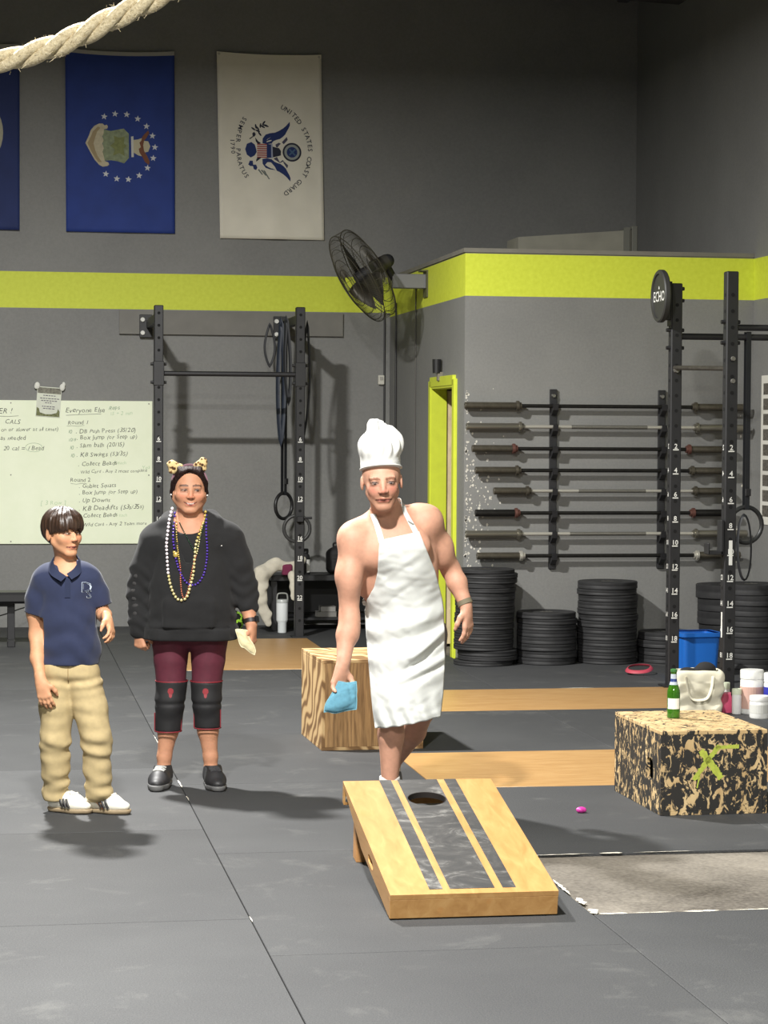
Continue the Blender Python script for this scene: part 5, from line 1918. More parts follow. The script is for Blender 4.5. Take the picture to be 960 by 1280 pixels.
def hand(F, wrist, d, n, thumb, size=1.0, curl=(.25, .45, .35), spread=.06, tcurl=.5, fcurl=None, k=.007):
    """wrist -> knuckles along d, palm faces n, thumb on the side `thumb` (vector); fingers bend towards n"""
    d, n = unit(d), np.array(n, float)
    n = unit(n - d * (n @ d))
    s = unit(np.array(thumb, float) - d * (np.array(thumb, float) @ d) - n * (np.array(thumb, float) @ n))
    w = np.array(wrist, float)
    z = size
    kn = []
    for i in range(4):
        kn.append(w + d * (.090 - (.004, 0, .004, .012)[i]) * z + s * (.030 - .0195 * i) * z)
    for i in range(4):
        F.cap(w + d * .012 * z + s * (.016 - .0105 * i) * z, kn[i], .0155 * z, .0115 * z, .014)
    F.cap(w - d * .03 * z, w + d * .03 * z, .024 * z, .022 * z, .02, (n, .72))
    L = [.068, .077, .071, .055]
    ends = []
    for i in range(4):
        c = fcurl[i] if fcurl else curl
        p = kn[i]
        ang = 0.0
        side = (1.5 - i) * spread
        for j, f in enumerate((.46, .30, .24)):
            ang += c[j]
            dir_ = unit(d * math.cos(ang) + n * math.sin(ang) + s * side)
            q = p + dir_ * L[i] * f * z
            F.cap(p, q, (.0098 - .0009 * j) * z, (.0092 - .0009 * j) * z, k)
            p = q
        ends.append(p)
    p = w + d * .018 * z + s * .022 * z
    dirs = [unit(s * .75 + d * .65 + n * .25), unit(s * .35 + d * .85 + n * (.2 + tcurl * .5)), unit(s * .05 + d * .9 + n * (.2 + tcurl))]
    for j, (dd, ln) in enumerate(zip(dirs, (.036, .032, .027))):
        q = p + dd * ln * z
        F.cap(p, q, (.0145 - .0022 * j) * z, (.0125 - .0022 * j) * z, .010)
        p = q
    return kn, ends


def person(name_label, base):
    return thing('person', name_label, 'person', (base[0], base[1], 0), -VIEW_YAW)


def shoe_field(toe_dir, heel, length, width, height, h=.0045):
    """field in coordinates of the person; returns field and axes of the shoe"""
    d = unit((toe_dir[0], toe_dir[1], 0)); s = np.array([-d[1], d[0], 0])
    H = np.array(heel, float)
    lo = np.minimum(H - .08, H + d * length - .08); hi = np.maximum(H + .08, H + d * length + .08)
    F = Field(axis(lo[0], hi[0], h), axis(lo[1], hi[1], h), axis(H[2] - .01, H[2] + height + .06, h))
    return F, d, s, H


def make_shoe(parent, toe_dir, heel, length, width, height, m_up, m_sole, sole_h=.024, stripes=None, laces=None, toe=None):
    F, d, s, H = shoe_field(toe_dir, heel, length, width, height)
    P = lambda a, c, z: H + d * a * length + s * c * width + np.array([0, 0, z])
    F.cap(P(.14, 0, .045), P(.62, 0, .043), width * .44, width * .46, .02, ((0, 0, 1), .85))
    F.cap(P(.6, 0, .038), P(.84, .03, .034), width * .46, width * .36, .03, ((0, 0, 1), .68))
    F.cap(P(.17, 0, .05), P(.18, 0, height), width * .45, width * .43, .02)
    F.cap(P(.22, 0, height * .85), P(.56, 0, .055), width * .42, width * .38, .03)
    F.cap(P(.18, 0, height + .030), P(.18, 0, height + .06), width * .30, width * .33, .004, sub=True)
    F.half((0, 0, H[2] + height + .018), (0, 0, 1))
    F.half((0, 0, H[2] + sole_h * .7), (0, 0, -1))
    up = F.build('shoe', m_up, parent)
    G, *_ = shoe_field(toe_dir, heel, length, width, .05)
    G.cap(P(.13, 0, .02), P(.62, 0, .02), width * .47, width * .50, .01)
    G.cap(P(.62, 0, .02), P(.86, .03, .02), width * .50, width * .39, .03)
    G.half((0, 0, H[2] + sole_h), (0, 0, 1)); G.half((0, 0, H[2] + .0015), (0, 0, -1))
    G.build('sole', m_sole, up)
    if stripes:
        for g in (-1, 1):
            for i in range(3):
                b = MB()
                pts = []
                for f in np.linspace(0, 1, 5):
                    a = .44 + .085 * i - .085 * f
                    z = .030 + .036 * f
                    # step outwards until outside the upper
                    c = .7
                    while c > .2:
                        q = P(a, g * c, z)
                        ix = [min(max(int(np.searchsorted(ax, v)), 0), len(ax) - 1) for ax, v in zip((F.x, F.y, F.z), q)]
                        if F.D[ix[0], ix[1], ix[2]] < 0.001: break
                        c -= .01
                    pts.append(P(a, g * (c + .012), z))
                b.tube(pts, .0066, 6, flat=(.9, .9)); b.build('stripe', stripes, up, 60)
    if laces:
        for i in range(4):
            b = MB()
            a = .40 + .07 * i
            q = []
            for c_ in (-.28, -.14, 0, .14, .28):
                w0 = P(a + .02 * (abs(c_) < .2), c_, 0)
                q.append((w0[0], w0[1], F.top(w0[0], w0[1], .06) + .0035))
            b.tube(q, .0042, 6); b.build('lace', laces, up, 60)
    return up


def skin_cols(v, base):
    c = np.ones((len(v), 3), np.float32) * np.array(lin(base)[:3], np.float32)
    return c


# ============================================================ the man in the apron
man = person('person in a white apron and chef hat reaching low to throw a blue bean bag', (1.761, 10.047))
hd = Head((-.054, -.145, 1.503), .252, yaw=.06, pitch=.10, roll=-.06)
F = Field(axis(-.36, .44, .0048, [(-.15, .05, .0036)]), axis(-.36, .78, .0052, [(-.32, -.12, .0040)]), axis(0, 1.66, .0050, [(1.34, 1.66, .0038), (.50, .72, .0042)]))
hd.shape(F, jaw=1.02, cheek=.88, nose=1.0, brow=1.1, full=.94, ear=.86)
# neck, trunk
F.cap((-.045, -.10, 1.42), (-.015, -.02, 1.30), .062, .066, .03)
F.cap((-.13, -.04, 1.285), (.10, .03, 1.345), .055, .055, .06)                                   # shoulder girdle
F.chain([(-.012, -.02, 1.20), (.02, .03, 1.06), (.055, .07, .95), (.072, .09, .83)], [.165, .150, .135, .145], .06, ((0, 1, 0), .72))
F.ell((-.085, -.10, 1.185), (.092, .05, .07), .05); F.ell((.07, -.08, 1.215), (.092, .05, .07), .05)      # chest muscles
F.ell((-.15, .02, 1.13), (.05, .085, .13), .05); F.ell((.155, .06, 1.17), (.045, .08, .13), .05)         # flanks
F.ell((-.01, .06, 1.23), (.15, .06, .10), .05)
# right arm (picture left), straight down, holding the bag
F.ell((-.185, -.085, 1.245), (.066, .070, .078), .05)
F.chain([(-.180, -.09, 1.24), (-.196, -.095, 1.08), (-.195, -.10, .91)], [.058, .056, .042], .03)
F.ell((-.193, -.125, 1.07), (.045, .045, .085), .03); F.ell((-.205, -.07, 1.09), (.045, .045, .09), .03)
F.chain([(-.195, -.10, .91), (-.205, -.125, .82), (-.220, -.18, .70)], [.043, .045, .029], .02)
F.ell((-.185, -.115, .855), (.036, .040, .065), .03)
kn, en = hand(F, (-.222, -.187, .688), (-.22, -.14, -.95), (.55, -.70, .1), (.75, .6, -.1), 1.0, (.35, .55, .3), .02, 1.0)
# left arm swung back
F.ell((.156, .02, 1.320), (.066, .070, .070), .05)
F.chain([(.15, .025, 1.325), (.205, .085, 1.21), (.262, .14, 1.097)], [.060, .055, .042], .03)
F.ell((.225, .09, 1.18), (.042, .05, .07), .03)
F.chain([(.262, .14, 1.097), (.290, .125, 1.04), (.330, .10, .935)], [.043, .044, .028], .02)
hand(F, (.332, .098, .925), (.10, -.05, -.98), (-.55, .35, 0), (-.65, -.75, 0), .98, (.22, .35, .25), .04, .35)
# legs
F.chain([(.00, .06, .80), (-.002, .0, .64), (-.002, -.03, .485)], [.092, .082, .058], .03)
F.chain([(-.002, -.03, .485), (-.006, .015, .36), (-.011, .05, .10)], [.056, .056, .034], .02)
F.ell((-.006, .045, .36), (.048, .05, .10), .03)
F.chain([(.145, .12, .80), (.145, .18, .62), (.139, .25, .441)], [.092, .080, .056], .03)
F.chain([(.139, .25, .441), (.100, .37, .33), (.004, .57, .145)], [.055, .056, .033], .02)
F.ell((.100, .40, .34), (.048, .06, .07), .03)
F.chain([(-.011, .055, .10), (-.012, -.06, .045)], [.036, .034], .02); F.chain([(.004, .57, .145), (.0, .52, .05)], [.034, .032], .02)
SK = (196, 148, 124)


def man_cols(v):
    c = skin_cols(v, SK)
    # legs and forearms a little more tanned, cheeks and chest flushed
    hd.paint(v, c, SK, (158, 88, 76), (122, 80, 58), stubble=(146, 104, 80), blush=(196, 104, 88), brow_z=.072)
    return c


body = F.build('body', M_SKIN, man, man_cols)
body['label'] = 'bare skin'
FM_ = F
hd.eyes(body, (50, 50, 52), 0.0, .55)

# chef hat
M_HAT = mat('hat_cotton', (212, 212, 208), .9, var=.03, vscale=30)
G = Field(axis(-.20, .10, .004), axis(-.28, .03, .004), axis(1.50, 1.78, .004))
up_, rt_v = hd.z, hd.x
P = lambda x, y, z: hd.p(x, y, z)
G.cap(P(0, -.03, .22), P(-.005, -.03, .50), .0885, .085, .02, (hd.y, 1.15))
G.ell(P(-.03, -.02, .60), (.072, .080, .048), .03)
G.cap(P(-.04, -.02, .66), P(-.06, -.02, .93), .046, .026, .05); G.ell(P(-.055, -.02, 1.0), (.030, .028, .022), .02); G.ell(P(.02, -.02, .95), (.018, .025, .016), .02)
G.ell(P(.26, .02, .62), (.034, .045, .056), .02); G.ell(P(.18, .0, .80), (.032, .04, .036), .02); G.ell(P(-.24, .0, .60), (.022, .05, .04), .03)


def hat_fold(p):
    q = hd.inv(p)
    a = np.arctan2(q[:, 0], q[:, 1] + .02)
    t_ = np.clip((q[:, 2] - .42) / .35, 0, 1)
    return .0085 * np.sin(a * 13 + 2 * np.sin(q[:, 2] * 7)) * t_ + .0035 * wob(p, 4, 55)


G.displace(hat_fold)
G.half(hd.p(0, .42, .330), -hd.z + hd.y * .30)
hat = G.build('chef_hat', M_HAT, man)
hat['label'] = 'tall soft white chef hat'
b = MB()
b.tube([hd.p(.360 * math.sin(a), -.03 + .405 * math.cos(a), .222 + .118 * math.cos(a)) for a in np.linspace(-1.75, 1.75, 40)], .004, 6)
b.build('hat_hem', M_HAT, hat, 60)

# apron
M_APR = mat('apron_cotton', (208, 210, 206), .9, var=.03, vscale=25)
rows = [(1.262, -.062, .112, 1.0), (1.20, -.066, .140, 1), (1.10, -.070, .186, 1), (1.03, -.085, .205, 1), (.972, -.116, .220, 1), (.92, -.126, .228, 1), (.80, -.118, .232, 1), (.69, -.108, .233, 1), (.55, -.095, .226, 1), (.425, -.078, .214, 1)]
nu, nv = 60, 110
V = []
zz = np.array([r[0] for r in rows])[::-1]; xl = np.array([r[1] for r in rows])[::-1]; xr = np.array([r[2] for r in rows])[::-1]
ra = np.random.RandomState(6)
for j in range(nv + 1):
    f = j / nv
    z_c = 1.262 + (.425 - 1.262) * f
    L_, R_x = np.interp(z_c, zz, xl), np.interp(z_c, zz, xr)
    for i in range(nu + 1):
        u = i / nu * 2 - 1
        # bib top slants up to the right, the hem too
        z = z_c + (.020 * u) * max(0, 1 - f * 5) + (.028 * u) * max(0, (f - .8) * 5)
        x = (L_ + R_x) / 2 + u * (R_x - L_) / 2
        V.append([x, 0, z])
V = np.array(V)
# the cloth rests on the body where that comes forward and hangs straight from it
yb = np.array([FM_.front(x, z, .5) for x, _, z in V]).reshape(nv + 1, nu + 1)
xg, zg = V[:, 0].reshape(nv + 1, nu + 1), V[:, 2].reshape(nv + 1, nu + 1)
ug = np.linspace(-1, 1, nu + 1)[None, :]
fg = np.linspace(0, 1, nv + 1)[:, None]
cent = np.interp(1.262 + (.425 - 1.262) * fg[:, 0], [.42, .55, .70, .85, .95, 1.05, 1.15, 1.26], [-.135, -.135, -.120, -.085, -.080, -.105, -.145, -.150])
wrap = np.interp(fg[:, 0], [0, .15, .35, .5, 1], [.035, .06, .11, .125, .085])
hang = cent[:, None] + wrap[:, None] * np.abs(ug) ** 2.2
y = np.minimum(hang, yb - .010)
for _ in range(14):      # smooth like taut cloth, never sinking into the body
    z_ = y.copy()
    z_[1:-1, :] = (y[2:, :] + y[:-2, :] + 2 * y[1:-1, :]) / 4
    z_[:, 1:-1] = (z_[:, 2:] + z_[:, :-2] + 2 * z_[:, 1:-1]) / 4
    y = np.minimum(z_, yb - .007)
pp = np.stack([xg.ravel(), y.ravel(), zg.ravel()], 1)
# folds: a drag from the left waist to the right hip, deep swags across the lap, vertical gathers at the hem and small crumples
x_, z_ = xg, zg
low = np.clip((1.0 - z_) / .12, 0, 1)
fold = .010 * np.sin((z_ * 1.0 - x_ * .55) * 46 + 2.0 * np.sin(x_ * 9)) * low * np.clip(1.3 - np.abs(z_ - .80) * 5, 0, 1)
fold += .013 * np.exp(-(((z_ - .775) - (x_ - .15) * .75) / .022) ** 2) * np.clip((x_ - .03) * 9, 0, 1)
fold -= .016 * np.exp(-(((z_ - .735) - (x_ - .15) * .75) / .020) ** 2) * np.clip((x_ - .03) * 9, 0, 1)
fold += .012 * np.exp(-(((z_ - .665) - (x_ - .12) * .45) / .018) ** 2) * np.clip((x_ - .0) * 7, 0, 1)
fold -= .012 * np.exp(-(((z_ - .63) - (x_ - .12) * .45) / .018) ** 2) * np.clip((x_ - .0) * 7, 0, 1)
fold += .008 * np.sin(x_ * 95 + 3 * np.sin(z_ * 14)) * np.clip((.56 - z_) * 7, 0, 1)
fold += .009 * np.sin((x_ * .8 + z_) * 52) * np.clip((.0 - x_) * 9, 0, 1) * low * np.clip((z_ - .6) * 4, 0, 1)
fold += (.0045 * wob(pp, 9, 38) + .0025 * wob(pp, 10, 90)).reshape(y.shape)
y = np.minimum(y - fold * 1.5 - .006, yb - .004)
pp = np.stack([xg.ravel(), y.ravel(), zg.ravel()], 1)
k_ = nu + 1
ii, jj = np.meshgrid(np.arange(nu), np.arange(nv))
q_ = np.stack([(jj * k_ + ii).ravel(), ((jj + 1) * k_ + ii).ravel(), ((jj + 1) * k_ + ii + 1).ravel(), (jj * k_ + ii + 1).ravel()], 1)
ap = link('apron', np_mesh('apron', pp, q_, [M_APR]), man)
ap['label'] = 'white cotton bib apron'
md = ap.modifiers.new('thick', 'SOLIDIFY'); md.thickness = .0022; md.offset = 1
APG = (xg, y, zg)


def ribbon(pts, w, nrm, name, m, parent, th=.0025):
    """flat strap through points, facing nrm"""
    b = MB()
    P_ = [Vector(p) for p in catmull(pts, 8)]
    vs = []
    for i, p in enumerate(P_):
        d = (P_[min(i + 1, len(P_) - 1)] - P_[max(i - 1, 0)]).normalized()
        n_ = Vector(nrm(i / (len(P_) - 1))); n_ = (n_ - d * n_.dot(d)).normalized()
        s_ = d.cross(n_)
        for a, c in ((-1, 1), (1, 1), (1, -1), (-1, -1)):
            vs.append(p + s_ * (a * w / 2) + n_ * (c * th / 2))
    fs = []
    for i in range(len(P_) - 1):
        for j in range(4):
            fs.append((i * 4 + j, i * 4 + (j + 1) % 4, (i + 1) * 4 + (j + 1) % 4, (i + 1) * 4 + j))
    fs += [(3, 2, 1, 0), tuple(range(len(vs) - 4, len(vs)))]
    b.add(vs, fs)
    return b.build(name, m, parent, 40)


yL, yR = float(y[1, 3]), float(y[1, -4])
fr_ = lambda x, z: FM_.front(x, z, -.1) - .006
ribbon([(-.052, yL - .003, 1.235), (-.068, fr_(-.068, 1.29), 1.29), (-.088, fr_(-.088, 1.345) , 1.345), (-.098, -.06, 1.385), (-.085, .0, 1.405), (-.05, .03, 1.405)], .026, lambda f: (-.3 - f, -1 + f * .6, .4), 'neck_strap', M_APR, ap)
ribbon([(.103, yR - .003, 1.268), (.080, fr_(.080, 1.31), 1.31), (.052, fr_(.052, 1.36), 1.362), (.042, -.05, 1.40), (.03, .0, 1.415), (-.01, .03, 1.41)], .026, lambda f: (.3 + f, -1 + f * .6, .4), 'neck_strap', M_APR, ap)
b = MB(); b.box((.075, fr_(.08, 1.315) - .004, 1.318), (.03, .006, .007), rot=(0, .5, 0)); b.build('strap_buckle', mat('strap_slot', (120, 120, 116), .5), ap)
ribbon([(-.118, float(y[62, 0]) + .002, .948), (-.135, .03, .955), (-.11, .10, .96), (.0, .175, .965), (.12, .18, .965), (.21, .10, .955), (.224, float(y[62, -1]) + .002, .948)], .024, lambda f: (math.cos(math.pi * (1 + f)) , math.sin(math.pi * f) * 1.0, 0), 'waist_tie', M_APR, ap)
# plain shorts under the apron
G = Field(axis(-.14, .28, .007), axis(-.12, .32, .007), axis(.56, .93, .007))
G.chain([(.05, .07, .92), (.072, .09, .83)], [.130, .150], .04, ((0, 1, 0), .76))
G.chain([(.00, .06, .80), (-.002, .005, .62)], [.104, .092], .03); G.chain([(.145, .12, .80), (.145, .18, .62)], [.104, .090], .03)
G.half((0, 0, .60), (0, 0, -1))
G.build('shorts', mat('grey_shorts', (88, 90, 94), .9), man)
# watch
def wrist_band(parent, c, axis_d, r, w, m, face=None, m_face=None, th=.004):
    a = Vector(axis_d).normalized()
    q = a.to_track_quat('Z', 'Y').to_matrix().to_4x4()
    T = Matrix.Translation(c) @ q
    b = MB(); b.lathe([(r, -w / 2), (r + th, -w / 2 + .001), (r + th, w / 2 - .001), (r, w / 2)], 24, T); b.f = [f for f in b.f if len(f) == 4]
    o = b.build('wrist_strap', m, parent, 50)
    if face is not None:
        fd = Vector(face); fd = (fd - a * fd.dot(a)).normalized()
        s_ = a.cross(fd)
        M = Matrix(((s_.x, a.x, fd.x, c[0] + fd.x * (r + th)), (s_.y, a.y, fd.y, c[1] + fd.y * (r + th)), (s_.z, a.z, fd.z, c[2] + fd.z * (r + th)), (0, 0, 0, 1)))
        b = MB(); b.box((0, 0, .002), (w * 1.25, w * 1.45, .010), M, .003); b.build('watch_case', m_face, o)
    return o


wrist_band(man, (.325, .103, .950), (.068, -.045, -.16), .031, .024, mat('woven_band', (112, 104, 84), .8))
# socks and shoes
for i, (c0, c1, r) in enumerate((((-.011, .050, .168), (-.011, .055, .06), .047), ((.006, .565, .14), (.002, .565, .08), .038))):
    G = Field(axis(c0[0] - .08, c0[0] + .08, .005), axis(min(c0[1], c1[1]) - .07, max(c0[1], c1[1]) + .07, .005), axis(.03, .26, .005))
    G.cap(c0, c1, r, r, .01)
    G.half(c0, (np.array(c0) - np.array(c1)))
    G.build('sock', mat('white_sock', (226, 222, 214), .95), man)
M_MS = mat('grey_trainer', (96, 98, 104), .7); M_WS = mat('white_sole', (206, 206, 200), .6)
make_shoe(man, (-.02, -1), (-.011, .115, 0), .29, .10, .085, M_MS, M_WS, laces=M_WS)
make_shoe(man, (.02, -1), (-.002, .62, .012), .29, .10, .085, M_MS, M_WS)

# blue bean bag in his hand
M_BB = mat('blue_duck_cloth', (90, 142, 162), .9, var=.10, vscale=60, bump=.3, bscale=500)
bag = thing('bean_bag', 'pale blue bean bag pinched in the hand of the person in the apron', 'bean bag', (1.761, 10.047, 0), -VIEW_YAW)


def pillow(corners, puff, nrm, seed, n=26, amp=.006):
    c = [np.array(p, float) for p in corners]
    nr = unit(nrm)
    vs = []
    for sgn in (1, -1):
        for j in range(n + 1):
            for i in range(n + 1):
                u, v = i / n, j / n
                p = c[0] * (1 - u) * (1 - v) + c[1] * u * (1 - v) + c[2] * u * v + c[3] * (1 - u) * v
                e = max(0.0, math.sin(math.pi * u) * math.sin(math.pi * v)) ** .55
                vs.append(p + nr * sgn * puff * e)
    vs = np.array(vs)
    w_ = wob(vs, seed, 60) * amp + wob(vs, seed + 1, 140) * amp * .4
    k = (n + 1) ** 2
    edge = np.concatenate([np.array([max(0.0, math.sin(math.pi * i / n) * math.sin(math.pi * j / n)) ** .5 for j in range(n + 1) for i in range(n + 1)])] * 2)
    vs = vs + nr[None, :] * (w_ * edge)[:, None]
    vs = vs + amp * 1.3 * np.stack([wob(vs, seed + 2, 46), wob(vs, seed + 3, 40) * .5, wob(vs, seed + 4, 46)], 1)
    fs = []
    for o, fl in ((0, False), (k, True)):
        for j in range(n):
            for i in range(n):
                a = o + j * (n + 1) + i
                f = (a, a + 1, a + n + 2, a + n + 1)
                fs.append(f if not fl else f[::-1])
    rim = [vs[i] for i in list(range(n + 1)) + [(j + 1) * (n + 1) - 1 for j in range(1, n + 1)] + [n * (n + 1) + i for i in range(n - 1, -1, -1)] + [j * (n + 1) for j in range(n - 1, 0, -1)]]
    return vs, np.array(fs), rim


pv_, pf_, rim_ = pillow([(-.245, -.225, .622), (-.158, -.215, .628), (-.166, -.235, .505), (-.300, -.245, .486)], .028, (.1, -1, .1), 3, amp=.013)
link('cloth', np_mesh('cloth', pv_, pf_, [M_BB]), bag)
b = MB(); b.tube(rim_, .0022, 6, True); b.build('stitched_edge', mat('bag_edge', (112, 164, 178), .9), bag)

# ============================================================ the woman with beads
wom = person('person in a charcoal hoodie, bead necklaces and cat ears, smiling', (.924, 11.002))
WS = (190, 138, 108)
hd = Head((.006, -.03, 1.436), .222, yaw=.16, pitch=.03, roll=.02)
F = Field(axis(-.33, .40, .0052, [(-.10, .12, .0040)]), axis(-.24, .20, .0052, [(-.16, -.06, .0040)]), axis(0, 1.60, .0052, [(1.31, 1.56, .0038), (.62, .80, .0042)]))
hd.shape(F, jaw=1.14, cheek=1.22, nose=1.0, smile=1.3, full=1.17)
F.cap((.006, -.01, 1.37), (.004, .01, 1.25), .060, .068, .03)
F.cap((-.13, .01, 1.215), (.15, .01, 1.225), .06, .06, .06)
F.chain([(.01, .0, 1.15), (.015, .0, .98), (.012, .0, .86)], [.14, .13, .11], .05, ((0, 1, 0), .75))
F.cap((-.055, .0, .78), (.075, .0, .78), .07, .07, .04); F.cap((.012, .0, .86), (.012, .0, .80), .10, .08, .04)
F.chain([(-.165, .01, 1.19), (-.25, .02, .95), (-.235, -.02, .775)], [.05, .04, .028], .03)
hand(F, (-.234, -.025, .755), (.06, -.12, -1), (.35, .55, .1), (.75, -.65, 0), .86, (1.15, 1.35, .9), .01, 1.1)
F.chain([(.19, .01, 1.20), (.260, .02, .96), (.284, -.002, .885), (.306, -.035, .790)], [.045, .038, .038, .029], .03)
hand(F, (.307, -.038, .780), (.10, -.12, -1), (-.75, .3, 0), (-.45, -.9, 0), .86, (.75, .95, .55), .01, .9)
F.chain([(-.065, .0, .75), (-.083, -.005, .50), (-.090, .0, .39)], [.07, .054, .05], .03)
F.chain([(-.090, .0, .39), (-.098, .012, .27), (-.116, .01, .14), (-.118, .01, .08)], [.050, .049, .033, .030], .02)
F.chain([(.085, .0, .75), (.088, -.005, .50), (.09, .0, .39)], [.07, .054, .05], .03)
F.chain([(.09, .0, .39), (.095, .012, .27), (.108, .01, .14), (.110, .01, .08)], [.050, .049, .033, .030], .02)
F.cap((-.118, .01, .08), (-.122, -.05, .035), .032, .02, .02); F.cap((.110, .01, .08), (.122, -.05, .035), .032, .02, .02)


def wom_cols(v):
    c = skin_cols(v, WS)
    hd.paint(v, c, WS, (178, 96, 88), (66, 44, 34), blush=(214, 130, 104), smile=1.3)
    # open smile shows the teeth
    q = hd.inv(v)
    m_ = (np.abs(q[:, 0]) < .075) & (np.abs(q[:, 2] + .279 - .03 * 1.3 * (q[:, 0] / .11) ** 2) < .011) & (q[:, 1] > .28)
    c[m_] = lin((226, 216, 204))[:3]
    return c


body = F.build('body', M_SKIN, wom, wom_cols)
hd.eyes(body, (34, 22, 17), .5, .52)
# hair pulled back, parted at the side
M_HAIRD = mat('dark_brown_hair', (36, 21, 20), .62, var=.5, vscale=70, bump=.5, bscale=150, spec=.2)
G = Field(axis(-.12, .14, .004), axis(-.20, .14, .004), axis(1.30, 1.60, .004))
G.ell(hd.p(0, -.09, .13), np.array([.352, .43, .405]) * hd.h, .01, hd.R)
for g in (-1, 1):
    G.cap(hd.p(g * .32, .0, .16), hd.p(g * .352, -.08, -.06), .018, .012, .02); G.cap(hd.p(g * .352, -.08, -.06), hd.p(g * .335, -.15, -.22), .012, .008, .02)
G.ell(hd.p(0, -.46, .05), np.array([.16, .12, .16]) * hd.h, .04, hd.R)
G.ell(hd.p(0, .33, -.02), np.array([.33, .36, .395]) * hd.h, .008, hd.R, sub=True)
G.ell(hd.p(0, .25, -.40), np.array([.36, .42, .36]) * hd.h, .012, hd.R, sub=True)


def strand(p):
    q = hd.inv(p)
    a = np.arctan2(q[:, 0], q[:, 2] + .1)
    return .0009 * np.sin(a * 60 + 5 * q[:, 1]) + .0025 * wob(p, 14, 90)


for g in (-1, 1):
    for i in range(7):
        e = .016 * i
        ps = [hd.p(g * .03 - .03, .27 - e * 1.6, .45 + e * .5), hd.p(g * (.19 + e * .3) - .01, .235 - e * 1.6, .385 + e), hd.p(g * (.295 + .2 * e), .14 - e * 1.4, .22 + .02 * math.sin(i * 2)), hd.p(g * (.335 + .15 * e), .05 - e, .03 + .02 * math.sin(i * 3)), hd.p(g * (.35 + .1 * e), -.03 - e, -.12 - .04 * (i % 3))]
        G.chain(ps, [.007, .009, .008, .006, .003], .006)
G.displace(strand)
hair = G.build('hair', M_HAIRD, wom)
# cat-ear headband
m = bpy.data.materials.new('leopard_plush')
t = NT(m); co = t.coord()
vo = t.n('ShaderNodeTexVoronoi'); vo.inputs['Scale'].default_value = 62; t.l(co, vo.inputs['Vector'])
t.l(t.ramp(vo.outputs['Distance'], [(.18, lin((46, 32, 22))), (.42, lin((120, 84, 44))), (.55, lin((214, 190, 136)))]), t.b.inputs['Base Color'])
t.b.inputs['Roughness'].default_value = .95
M_LEO = m
hb = link('headband', None, wom) if False else None
b = MB(); b.tube([hd.p(.375 * math.sin(a), -.05 + .02 * math.cos(a), .12 + .418 * math.cos(a)) for a in np.linspace(-1.5, 1.5, 40)], .006, 8, flat=(1.5, .8)); band = b.build('headband', mat('mauve_plush', (136, 100, 112), .95), wom, 60)
for g in (-1, 1):
    G = Field(axis(-.14, .16, .004), axis(-.12, .08, .004), axis(1.48, 1.64, .004))
    a_, c_, e_ = (hd.p(-.20, .0, .50), hd.p(-.40, .0, .40), hd.p(-.43, .02, .58)) if g < 0 else (hd.p(.13, .0, .54), hd.p(.30, .0, .47), hd.p(.30, .02, .66))
    for t1 in np.linspace(0, 1, 7):
        G.cap(a_ * (1 - t1) + c_ * t1, e_ * .8 + (a_ * (1 - t1) + c_ * t1) * .2, .013, .012, .012)
    G.displace(lambda p: .0025 * wob(p, 30, 160))
    G.build('cat_ear', M_LEO, band)
# earrings
for g in (-1, 1):
    b = MB(); b.ball(hd.p(g * .39, -.03, -.11), .0048, 10, 8); b.build('earring', mat('pearl', (232, 230, 226), .2), wom, 80)
# black tee under the hoodie
G = Field(axis(-.16, .18, .006), axis(-.16, .12, .006), axis(.95, 1.26, .006))
G.chain([(.01, -.005, 1.15), (.012, -.005, .98)], [.150, .150], .04, ((0, 1, 0), .80)); G.cap((-.08, .0, 1.215), (.09, .0, 1.222), .068, .068, .05)
G.ell((.008, -.06, 1.275), (.075, .08, .055), .01, sub=True)
G.build('tee_shirt', mat('black_tee', (22, 22, 23), .9), wom)
# hoodie
M_HOOD = mat('charcoal_fleece', (25, 25, 26), .95, var=.12, vscale=40, sheen=.04)
G = Field(axis(-.34, .37, .0058), axis(-.23, .22, .0058), axis(.68, 1.36, .0058))
G.chain([(.010, .005, 1.145), (.016, -.010, .98), (.018, -.012, .86), (.017, -.008, .755)], [.180, .186, .198, .190], .05, ((0, 1, 0), .80))
G.cap((-.125, .01, 1.200), (.148, .01, 1.210), .076, .076, .06)
G.chain([(-.158, .01, 1.185), (-.205, .015, 1.06), (-.236, .02, .945), (-.232, -.015, .80), (-.236, -.02, .775)], [.086, .072, .062, .054, .046], .03)
G.cap((-.2365, -.02, .785), (-.235, -.023, .752), .046, .044, .008)
G.chain([(.186, .01, 1.195), (.228, .015, 1.08), (.262, .02, .965), (.278, .01, .925)], [.086, .076, .070, .062], .03)
G.cap((.282, .005, .915), (.290, -.005, .878), .056, .050, .010)
# hood lying on the shoulders
G.chain([(-.075, -.075, 1.205), (-.105, -.02, 1.262), (-.085, .05, 1.285), (.005, .085, 1.285), (.10, .05, 1.292), (.118, -.02, 1.270), (.09, -.075, 1.215)], [.030, .036, .044, .050, .044, .036, .030], .03)
G.ell((.005, .12, 1.20), (.13, .05, .08), .04)
# kangaroo pocket and hem
G.rbox((.016, -.150, .845), (.125, .022, .075), .02, .02)
G.cap((-.10, -.008, .742), (.13, -.008, .742), .118, .118, .012, ((0, 1, 0), 1.28))


